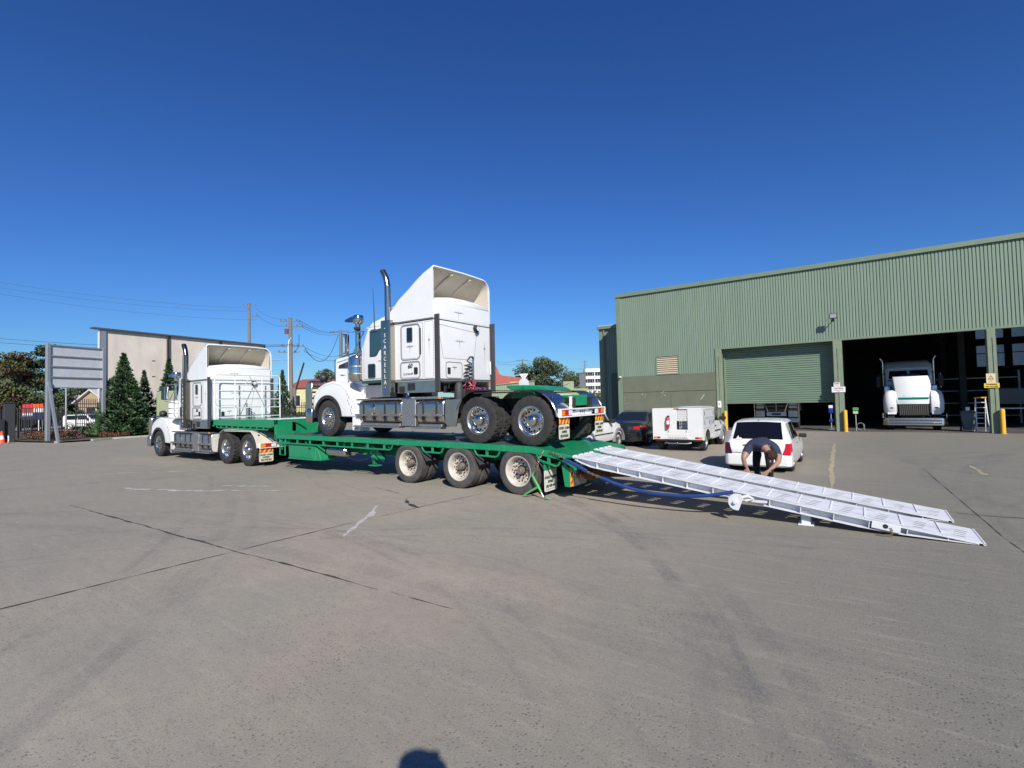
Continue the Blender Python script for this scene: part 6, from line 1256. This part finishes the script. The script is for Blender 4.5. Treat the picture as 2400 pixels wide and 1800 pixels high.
# ---- billboard seen from behind
A0 = at(113, 808, 31.5); B0 = at(243, 818, 34.5); dv = (B0 - A0); dv.z = 0; wl = dv.length; rz = math.atan2(dv.y, dv.x)
bl = thing('billboard', 'grey back of a billboard on steel posts by the fence', 'billboard', (A0.x, A0.y, 0), rz); zt = A0.z; zb = at(125, 908, 31.5).z
PAN = mat('grey board back', (.50, .52, .54), .6, var=.25, vscale=2); h4 = (zt - zb) / 4
for k in range(4): MB().box(.14, wl, .02, .05, zb + k * h4 + .02, zb + (k + 1) * h4 - .02).build('panel', PAN, bl)
for k in range(5): MB().box(.10, wl + .02, -.06, .02, zb + k * h4 - .035, zb + k * h4 + .035).build('rail', STEEL, bl, bevel=.006)
for x in (.0, wl): MB().box(x - .10, x + .10, -.08, .12, 0, zt + .06).build('post', STEEL, bl, bevel=.01)
ft = ga(137, 30.6) - Vector((A0.x, A0.y, 0)); ft = Matrix.Rotation(-rz, 3, 'Z') @ ft
MB().tube([(.02, -.06, zb + .35), ft + Vector((0, 0, .02))], .09, 4).build('brace', STEEL, bl); MB().box(ft.x - .14, ft.x + .14, ft.y - .14, ft.y + .14, 0, .1).build('footing', KERB, bl)
# ---- black palisade fences
PIK = MB().box(-.022, .022, -.016, .016, 0, 1).mesh('picket', BLACK)
def palisade(name, a, b, h, label, sp=.12, posts=2.4, cat='fence'):
    L = (b - a); n = int(L.length / sp); t = thing(name, label, cat, a, math.atan2(L.y, L.x)); W_ = L.length
    for z in (.18, h * .80, h - .28): MB().box(0, W_, -.02, .02, z - .02, z + .02).build('rail', BLACK, t)
    for i in range(n): p = ob('picket', PIK, t); p.location = (i * sp, -.03, .06); p.scale = (1, 1, h + random.uniform(-.01, .01))
    for i in range(int(W_ / posts) + 1): MB().box(i * posts - .04, i * posts + .04, .03, .11, 0, h + .05).build('post', BLACK, t)
    return t
palisade('fence_gate', ga(42, 34.6), ga(152, 35.6), 2.15, 'low black steel gate left of the billboard', cat='gate')
palisade('palisade_fence', ga(178, 36.0), ga(246, 37.0), 2.75, 'tall black palisade fence right of the billboard post')
palisade('palisade_fence', ga(655, 44), ga(760, 47), 2.2, 'black palisade fence behind the front of the trailer', sp=.16)
palisade('palisade_fence', ga(-120, 36), ga(12, 36), 2.1, 'black palisade fence at the left edge of the yard')
gp = thing('gate_pillar', 'dark square gate pillar behind the traffic cone', 'pillar', ga(22, 32.5)); MB().box(-.26, .26, -.26, .26, 0, 2.55).build('shaft', mat('dark pillar', (.035, .035, .04), .7), gp, bevel=.02); MB().box(-.30, .30, -.30, .30, 2.55, 2.62).build('cap', BLACK, gp); MB().box(.05, .45, -.5, -.26, 0, 1.5).build('motor_box', BLACK, gp, bevel=.02)
hk = thing('hook_pipe', 'white bent pipe beside the traffic cone', 'pipe', ga(20, 31.3)); tb('pipe', SIGNW, hk, [(-.1, 0, .03), (.05, 0, .05), (.12, 0, .15), (.12, 0, .42), (.05, 0, .46)], .035)
cn = thing('traffic_cone', 'orange traffic cone with white band at the left edge', 'cone', ga(5, 31.0)); ORG = mat('cone orange', (.85, .09, .02), .5)
MB().lathe([(.19, .04), (.135, .28)], 24, ax='z').build('lower_cone', ORG, cn); MB().lathe([(.135, .28), (.09, .52)], 24, ax='z').build('band', SIGNW, cn); MB().lathe([(.09, .52), (.045, .78), (.03, .79)], 24, ax='z').build('upper_cone', ORG, cn); MB().box(-.25, .25, -.25, .25, 0, .045).build('base', ORG, cn, bevel=.02)
# ---- pale tilt-up wall
CONC = mat('weathered tilt-up concrete', (.74, .665, .565), .85, var=.75, vscale=.9, col2=(.48, .42, .345), bump=.15, bscale=6, stretch=(1, 1, .35)); FLASH = mat('dark flashing', (.085, .085, .09), .5)
a0 = ga(247, 38); b0 = ga(618, 50.3); dv = b0 - a0; tw = thing('concrete_wall', 'pale weathered concrete wall of a warehouse behind the conifers', 'building', a0, math.atan2(dv.y, dv.x)); wl = dv.length; H_ = 8.22
for k in range(3):
    x0, x1 = wl * k / 3 + .02, wl * (k + 1) / 3 - .02
    pn = MB().box(x0, x1, 0, .2, 0, H_ - .1).build('wall_panel', CONC, tw, bevel=.01)
    for zz in (4.6, 5.9): MB().box((x0 + x1) / 2 + 1.0, (x0 + x1) / 2 + 1.25, -.012, .0, zz, zz + .08).build('lifting_pocket', FLASH, pn)
    MB().tube([(x1 - .1, -.08, H_ - .2), (x1 - .1, -.08, 0)], .06, 8).build('downpipe', RUST, tw); MB().box(x1 + .05, x1 + .2, -.05, 0, 0, H_ - .1).build('joint_strip', FLASH, tw)
MB().box(-.9, wl + .1, -.22, .25, H_ - .10, H_ + .02).build('capping', FLASH, tw); MB().box(-.35, 0, -.12, .22, 0, H_ - .1).build('end_column', STEEL, tw); MB().box(-.5, -.42, -.1, 0, 0, H_ - .1).build('end_pipe', SIGNW, tw)
[MB().box(wl * k / 6 + .3, wl * k / 6 + .5, .2, .6, 0, H_ - .4).build('rear_pier', CONC, tw) for k in range(6)]
pc = thing('green_container', 'pale green storage container behind the prime mover bonnet', 'container', ga(366, 36.2), R(36)); PG = mat('pale green paint', (.30, .34, .20), .5, var=.3, vscale=3)
MB().prism([(0, .1), (2.6, .1), (2.6, 3.05), (2.35, 3.25), (.25, 3.25), (0, 3.05)], 'y', 0, 2.4).build('shell', PG, pc, bevel=.03); MB().box(.1, 2.5, -.03, 0, .25, 2.95).build('door', PG, pc, bevel=.01)
for x in (.2, 2.4): MB().box(x - .1, x + .1, .1, 2.3, 0, .1).build('skid', STEEL, pc)
# ---- power poles and wires
WOOD = mat('weathered pole', (.20, .19, .165), .9, var=.5, vscale=3, col2=(.13, .12, .10), stretch=(1, 1, .2)); WIRE = mat('wire', (.02, .022, .03), .6); INS = mat('insulator', (.10, .09, .09), .3)
def pole(px, d, h, label, arms, r=.17, rz=0, extra=None):
    t = thing('utility_pole', label, 'pole', ga(px, d), rz); MB().lathe([(r, 0), (r * .72, h)], 12, ax='z').build('shaft', WOOD, t); MB().lathe([(r * .8, h), (.01, h + .05)], 12, ax='z').build('cap', STEEL, t)
    for z, L0, L1 in arms:
        a = MB().box(-L0, L1, -.06, .06, z - .06, z + .06).build('crossarm', WOOD, t)
        k = -L0 + .1
        while k < L1: MB().lathe([(.05, .06), (.07, .10), (.04, .16), (.02, .24)], 8, (k, 0, z), 'z').build('insulator', INS, a); k += .55
    if extra: extra(t, h)
    return t
def ex1(t, h):
    tb('cable_guard', SIGNW, t, [(-.22, -.12, 0), (-.22, -.12, 8.6), (-.12, -.14, 9.2), (.12, -.14, 9.5)], .06); MB().lathe([(.001, 0), (.22, .02), (.22, .55), (.001, .58)], 14, (-.4, 0, h - 1.75), 'z').build('transformer', mat('pole box', (.16, .06, .06), .6), t); tb('jumper', WIRE, t, [(.9, 0, 9.9), (.9, -.1, 8.6), (.5, -.1, 7.9), (.2, 0, 7.9)], .03); tb('lamp_arm', STEEL, t, [(0, 0, 6.9), (-.8, -.4, 7.05), (-1.2, -.5, 7.0)], .03); MB().box(-1.9, -1.1, -.6, -.42, 6.93, 7.03).build('street_lamp', STEEL, t, bevel=.03)
RZ = math.atan2(RT.y, RT.x)
def Ph(y, px, d): return at(px, y, d).z
pole(682, 55, Ph(745, 682, 55), 'tall wooden power pole with transformer behind the trailer front', [(Ph(752, 682, 55), 1.1, 1.0), (Ph(764, 682, 55), .5, 1.5), (Ph(811, 682, 55), 1.0, 1.4), (Ph(825, 682, 55), 1.3, .9)], .26, RZ + .2, ex1)
pole(585, 75, Ph(710, 585, 75), 'bare grey power pole rising above the concrete wall', [(Ph(714, 585, 75), .9, 1.2), (Ph(740, 585, 75), .1, 1.3)], .26, RZ + .15)
pole(800, 75, Ph(774, 800, 75), 'power pole behind the bonnet of the carried truck', [(Ph(777, 800, 75), 1.8, 1.2)], .30, RZ - .2)
pole(1226, 110, Ph(842, 1226, 110), 'distant power pole beside the gum tree', [(Ph(845, 1226, 110), 1.3, 1.3), (Ph(853, 1226, 110), .9, .6)], .2, RZ)
pole(1372, 200, Ph(845, 1372, 200), 'far thin power pole left of the white apartment block', [(Ph(848, 1372, 200), 1.2, 1.2), (Ph(857, 1372, 200), 1.0, 1.0)], .22, RZ)
wt = thing('pole_stay', 'leaning grey pipe stay beside the tall power pole', 'stay', ga(690, 54)); tb('stay', BLACK, wt, [(0, 0, 3.2), (.9, .6, 6.6)], .09); tb('stub', WOOD, wt, [(0, 0, 0), (0, 0, 3.9)], .2)
def wires(label, spans):
    t = thing('power_lines', label, 'wires', at(*spans[0][0]))
    for A_, B_, sag, r in spans:
        a, b = at(*A_), at(*B_); P = [a.lerp(b, i / 12) - Vector((0, 0, sag * 4 * (i / 12) * (1 - i / 12))) - t.location for i in range(13)]; tb('wire', WIRE, t, P, r, 4)
    return t
wires('three thin wires running from the upper left to the bare grey pole', [((-40, 655, 60), (583, 722, 75), .6, .016), ((-40, 668, 60), (576, 730, 75), .6, .016), ((-40, 682, 60), (598, 750, 75), .7, .016)])
wires('pair of wires crossing behind the billboard to the tall pole', [((-40, 790, 52), (668, 812, 55), .5, .022), ((-40, 800, 52), (668, 809, 55), .6, .022), ((244, 800, 52), (700, 806, 55), .3, .02)])
wires('wires from the tall pole to the pole behind the carried truck', [((700, 750, 55), (785, 777, 75), .5, .022), ((700, 757, 55), (795, 777, 75), .6, .022), ((706, 765, 55), (790, 783, 75), .5, .018), ((600, 722, 75), (672, 748, 55), .5, .016), ((600, 735, 75), (668, 765, 55), .5, .016), ((715, 817, 55), (793, 784, 75), 2.6, .035), ((712, 812, 55), (800, 832, 75), .6, .022), ((712, 822, 55), (800, 842, 75), .6, .022)])
wires('distant wires either side of the gum tree pole', [((1165, 848, 110), (1220, 845, 110), .2, .03), ((1165, 852, 110), (1220, 854, 110), .2, .03), ((1236, 845, 110), (1372, 862, 200), 1.0, .035), ((1236, 850, 110), (1372, 864, 200), 1.4, .035)])
# ---- houses and other buildings
def house(px0, px1, ytop, yeave, ybase, d, label, wallm, roofm, dep=8, gable=False):
    a = ga(px0, d); b = ga(px1, d); dv = b - a; L = dv.length; t = thing('house', label, 'house', a, math.atan2(dv.y, dv.x)); ze = at((px0 + px1) / 2, yeave, d).z; zt = at((px0 + px1) / 2, ytop, d).z
    w_ = MB().box(0, L, 0, dep, 0, ze).build('wall', wallm, t)
    if gable: MB().prism([(-.3, ze - .05), (L + .3, ze - .05), (L / 2, zt)], 'y', .0, .2).build('gable', wallm, t); MB().loft([[(-.5, y, ze - .2), (L / 2, y, zt), (L + .5, y, ze - .2)] for y in (-.4, dep)]).build('roof', roofm, t, solid=.12)
    else: MB().hexa([(-.4, -.4, ze), (L + .4, -.4, ze), (L + .4, dep, ze), (-.4, dep, ze), (L * .12, dep * .4, zt), (L * .88, dep * .4, zt), (L * .88, dep * .6, zt), (L * .12, dep * .6, zt)]).build('roof', roofm, t)
    n = max(1, int(L / 3))
    for i in range(n): x = L * (i + .5) / n; f = MB().box(x - .6, x + .6, -.03, 0, ze * .38, ze * .78).build('window', SIGNW, w_); MB().box(x - .52, x + .52, -.04, -.03, ze * .41, ze * .75).build('pane', GLASS, f)
    return t
YW = mat('yellow wall', (.62, .55, .26), .8, var=.3, vscale=1); RR = mat('red tin roof', (.38, .10, .075), .6, var=.3, vscale=1); BRK = mat('tan brick', (.42, .30, .19), .85, var=.4, vscale=2); PALE = mat('pale tin roof', (.62, .61, .58), .5)
house(672, 812, 886, 908, 975, 78, 'yellow house with a red roof behind the fence', YW, RR); house(183, 246, 912, 940, 978, 62, 'tan brick house with a pale gabled roof beyond the fence', BRK, PALE, gable=True); house(84, 150, 918, 934, 975, 75, 'low house with white roof beyond the left trees', BRK, PALE); house(150, 186, 920, 932, 975, 80, 'small white roofed house left of the tan brick gable', BRK, PALE)
rb = thing('red_building', 'red parapet building right of the carried truck sleeper', 'building', ga(1146, 90), RZ); z1 = at(1170, 880, 90).z; z2 = at(1160, 858, 90).z
MB().prism([(0, 0), (6, 0), (6, z1 - .5), (2.4, z1), (1.9, z1 + .3), (1.4, z2), (0, z2)], 'y', 0, 6).build('wall', RR, rb); MB().box(1.0, 4.4, -.05, 0, .5, z1 - 2.2).build('shop_front', PAN, rb); MB().box(3.8, 6.5, -.06, -.01, z1 - 2.6, z1 - 1.2).build('awning', mat('orange board', (.75, .36, .10), .7), rb)
gs = thing('green_shed', 'low green metal shed beyond the trailer turntable', 'building', ga(1140, 55), RZ + .05); z1 = at(1165, 905, 55).z; z2 = at(1254, 893, 55).z; gw = (ga(1254, 55) - ga(1140, 55)).length
cm = MB(); vs = []; nn = int(gw / .25)
for i in range(nn):
    for f, q in ((0, 0), (.6, 0), (.72, .05), (.88, .05)): x = (i + f) * gw / nn; vs += [(x, q, 0), (x, q, z1 + (z2 - z1) * x / gw)]
cm.add(vs, [(2 * i, 2 * i + 2, 2 * i + 3, 2 * i + 1) for i in range(4 * nn - 1)]).build('wall', mat('pale green cladding', (.24, .30, .20), .6), gs, smooth=0); MB().prism([(0, z1), (gw, z2), (gw, z2 + .1), (0, z1 + .1)], 'y', -.1, 8).build('roof', SHEDT, gs)
bk_ = thing('roof_plant_box', 'small pale green box building left of the white apartments', 'building', ga(1320, 70), RZ); MB().box(0, 1.5, 0, 1.5, 0, at(1320, 894, 70).z).build('wall', PG, bk_); MB().box(-2.4, 3.4, -.2, 2, 0, at(1300, 912, 70).z).build('lower_wall', PG, bk_); tb('pipe', STEEL, bk_, [(.1, -.1, 3.4), (.1, -.1, 3.9), (.9, -.1, 4.3)], .06)
WALLW = mat('white render', (.74, .73, .70), .8)
ap = thing('apartment_block', 'white apartment block with dark window bands far behind the annex', 'building', ga(1371, 220), RZ - .1); ah = at(1390, 863, 220).z
MB().box(0, 9, .4, 10, 0, ah).build('core', mat('grey core', (.16, .16, .17), .8), ap)
for k in range(5):
    z = ah - .2 - k * ah / 5; bd = MB().box(-.1, 9.1, 0, 10.1, z - 1.5, z - .2 if k else z + .1).build('floor_band', WALLW, ap)
    for i in range(4): w_ = MB().box(.3 + i * 2.2, 2.2 + i * 2.2, .36, .42, z - 1.5 - 1.4, z - 1.55).build('window', GLASS, ap); MB().box(1.2 + i * 2.2, 1.3 + i * 2.2, .34, .36, z - 2.9, z - 1.55).build('mullion', WALLW, w_)
for x in (0, 4.2, 8.9): MB().box(x, x + .3, -.02, 1, 0, ah).build('pier', WALLW, ap)
gk = thing('grey_block', 'dark grey building left of the white apartments', 'building', ga(1357, 210), RZ); MB().box(0, 3.0, 0, 8, 0, at(1360, 875, 210).z).build('wall', mat('grey cladding', (.13, .13, .14), .7), gk); MB().box(-.1, 3.1, -.1, 8.1, at(1360, 875, 210).z, at(1360, 875, 210).z + .3).build('parapet', BLACK, gk)
gw_ = thing('give_way_sign', 'back of a triangular road sign above a round mirror', 'sign', ga(1228, 50), RZ); za = at(1228, 884, 50).z
MB().prism([(-.45, za + .35), (.45, za + .35), (0, za - .35)], 'y', 0, .03).build('triangle', SIGNW, gw_); MB().prism([(-.3, za + .27), (.3, za + .27), (0, za - .2)], 'y', -.012, 0).build('inner', PAN, gw_); MB().lathe([(.001, 0), (.52, .02), (.52, .06)], 24, (0, 0, za - .62)).build('disc', PAN, gw_); tb('post', STEEL, gw_, [(0, .05, 0), (0, .05, za + .3)], .04)
# striped barrier boards beyond the gate
sb = thing('striped_barrier', 'red, white and navy striped barrier boards beyond the black gate', 'barrier', ga(54, 42), RZ - .05); NAVY = mat('navy board', (.02, .03, .09), .6); RDB = mat('red board', (.55, .04, .05), .6)
for k in range(6):
    x = k * .31
    for z0, z1, mm in ((2.30, 2.62, RDB if k < 3 else ORG), (1.92, 2.25, RDB if k < 3 else SIGNW), (1.62, 1.90, SIGNW if k < 3 else NAVY), (1.30, 1.6, NAVY)): MB().box(x, x + .26, -.03, .03, z0, z1).build('board', mm, sb)
    tb('leg', SIGNW if k > 2 else BLACK, sb, [(x + .13, .05, 0), (x + .13, .05, 2.4)], .03)
cv = copy_tree(sv); cv['label'] = 'white car seen through the black fence, far left'; cv.location = ga(160, 52); cv.rotation_euler = (0, 0, RZ + .1)
cp = thing('sign_post', 'thin grey post standing beyond the fence under the billboard', 'post', ga(155, 44)); tb('post', STEEL, cp, [(0, 0, 0), (0, 0, 4.3)], .07); MB().lathe([(.08, 4.3), (.09, 4.32), (.001, 4.36)], 8, ax='z').build('cap', STEEL, cp)
# ---- trees
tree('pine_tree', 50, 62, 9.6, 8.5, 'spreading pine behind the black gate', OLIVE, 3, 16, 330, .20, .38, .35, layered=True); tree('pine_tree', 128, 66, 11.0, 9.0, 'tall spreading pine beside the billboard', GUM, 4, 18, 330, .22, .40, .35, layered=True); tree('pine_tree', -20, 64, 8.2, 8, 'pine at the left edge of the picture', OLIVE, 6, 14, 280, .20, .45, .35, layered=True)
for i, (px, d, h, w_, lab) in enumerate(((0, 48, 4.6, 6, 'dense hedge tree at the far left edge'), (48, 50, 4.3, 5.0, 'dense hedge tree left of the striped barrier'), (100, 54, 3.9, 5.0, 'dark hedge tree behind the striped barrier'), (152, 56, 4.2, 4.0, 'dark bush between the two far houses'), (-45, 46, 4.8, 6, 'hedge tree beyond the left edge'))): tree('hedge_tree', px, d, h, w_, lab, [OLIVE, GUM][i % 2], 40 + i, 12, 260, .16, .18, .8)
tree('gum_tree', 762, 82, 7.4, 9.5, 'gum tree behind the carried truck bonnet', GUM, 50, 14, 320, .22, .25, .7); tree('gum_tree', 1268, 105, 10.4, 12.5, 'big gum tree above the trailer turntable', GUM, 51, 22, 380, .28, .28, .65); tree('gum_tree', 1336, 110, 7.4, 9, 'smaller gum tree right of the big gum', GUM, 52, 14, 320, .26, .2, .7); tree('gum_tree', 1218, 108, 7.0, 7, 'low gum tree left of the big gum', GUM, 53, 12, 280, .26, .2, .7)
shrub(735, 60, 1.5, 'leafy bush in front of the yellow house', GUM, 60, 700, .13, .9); shrub(700, 58, 1.1, 'pale bush beside the tall power pole', OLIVE, 61, 500, .12, .9); shrub(648, 62, 1.4, 'bush left of the tall power pole', OLIVE, 62, 500, .13, .9)
mb = MB(); rnd = random.Random(9)
for i in range(120):
    px = rnd.choice((rnd.uniform(-150, 1150), rnd.uniform(1150, 1450))); d = rnd.uniform(130, 170); p = ga(px, d); h = rnd.uniform(1.5, 4.2); leafy(mb, (p.x, p.y, h * .5), h * .9, 90, .42, rnd, .7)
tag(mb.build('tree_belt', GUM, smooth=0), 'distant belt of low trees along the horizon', 'trees', kind='stuff')
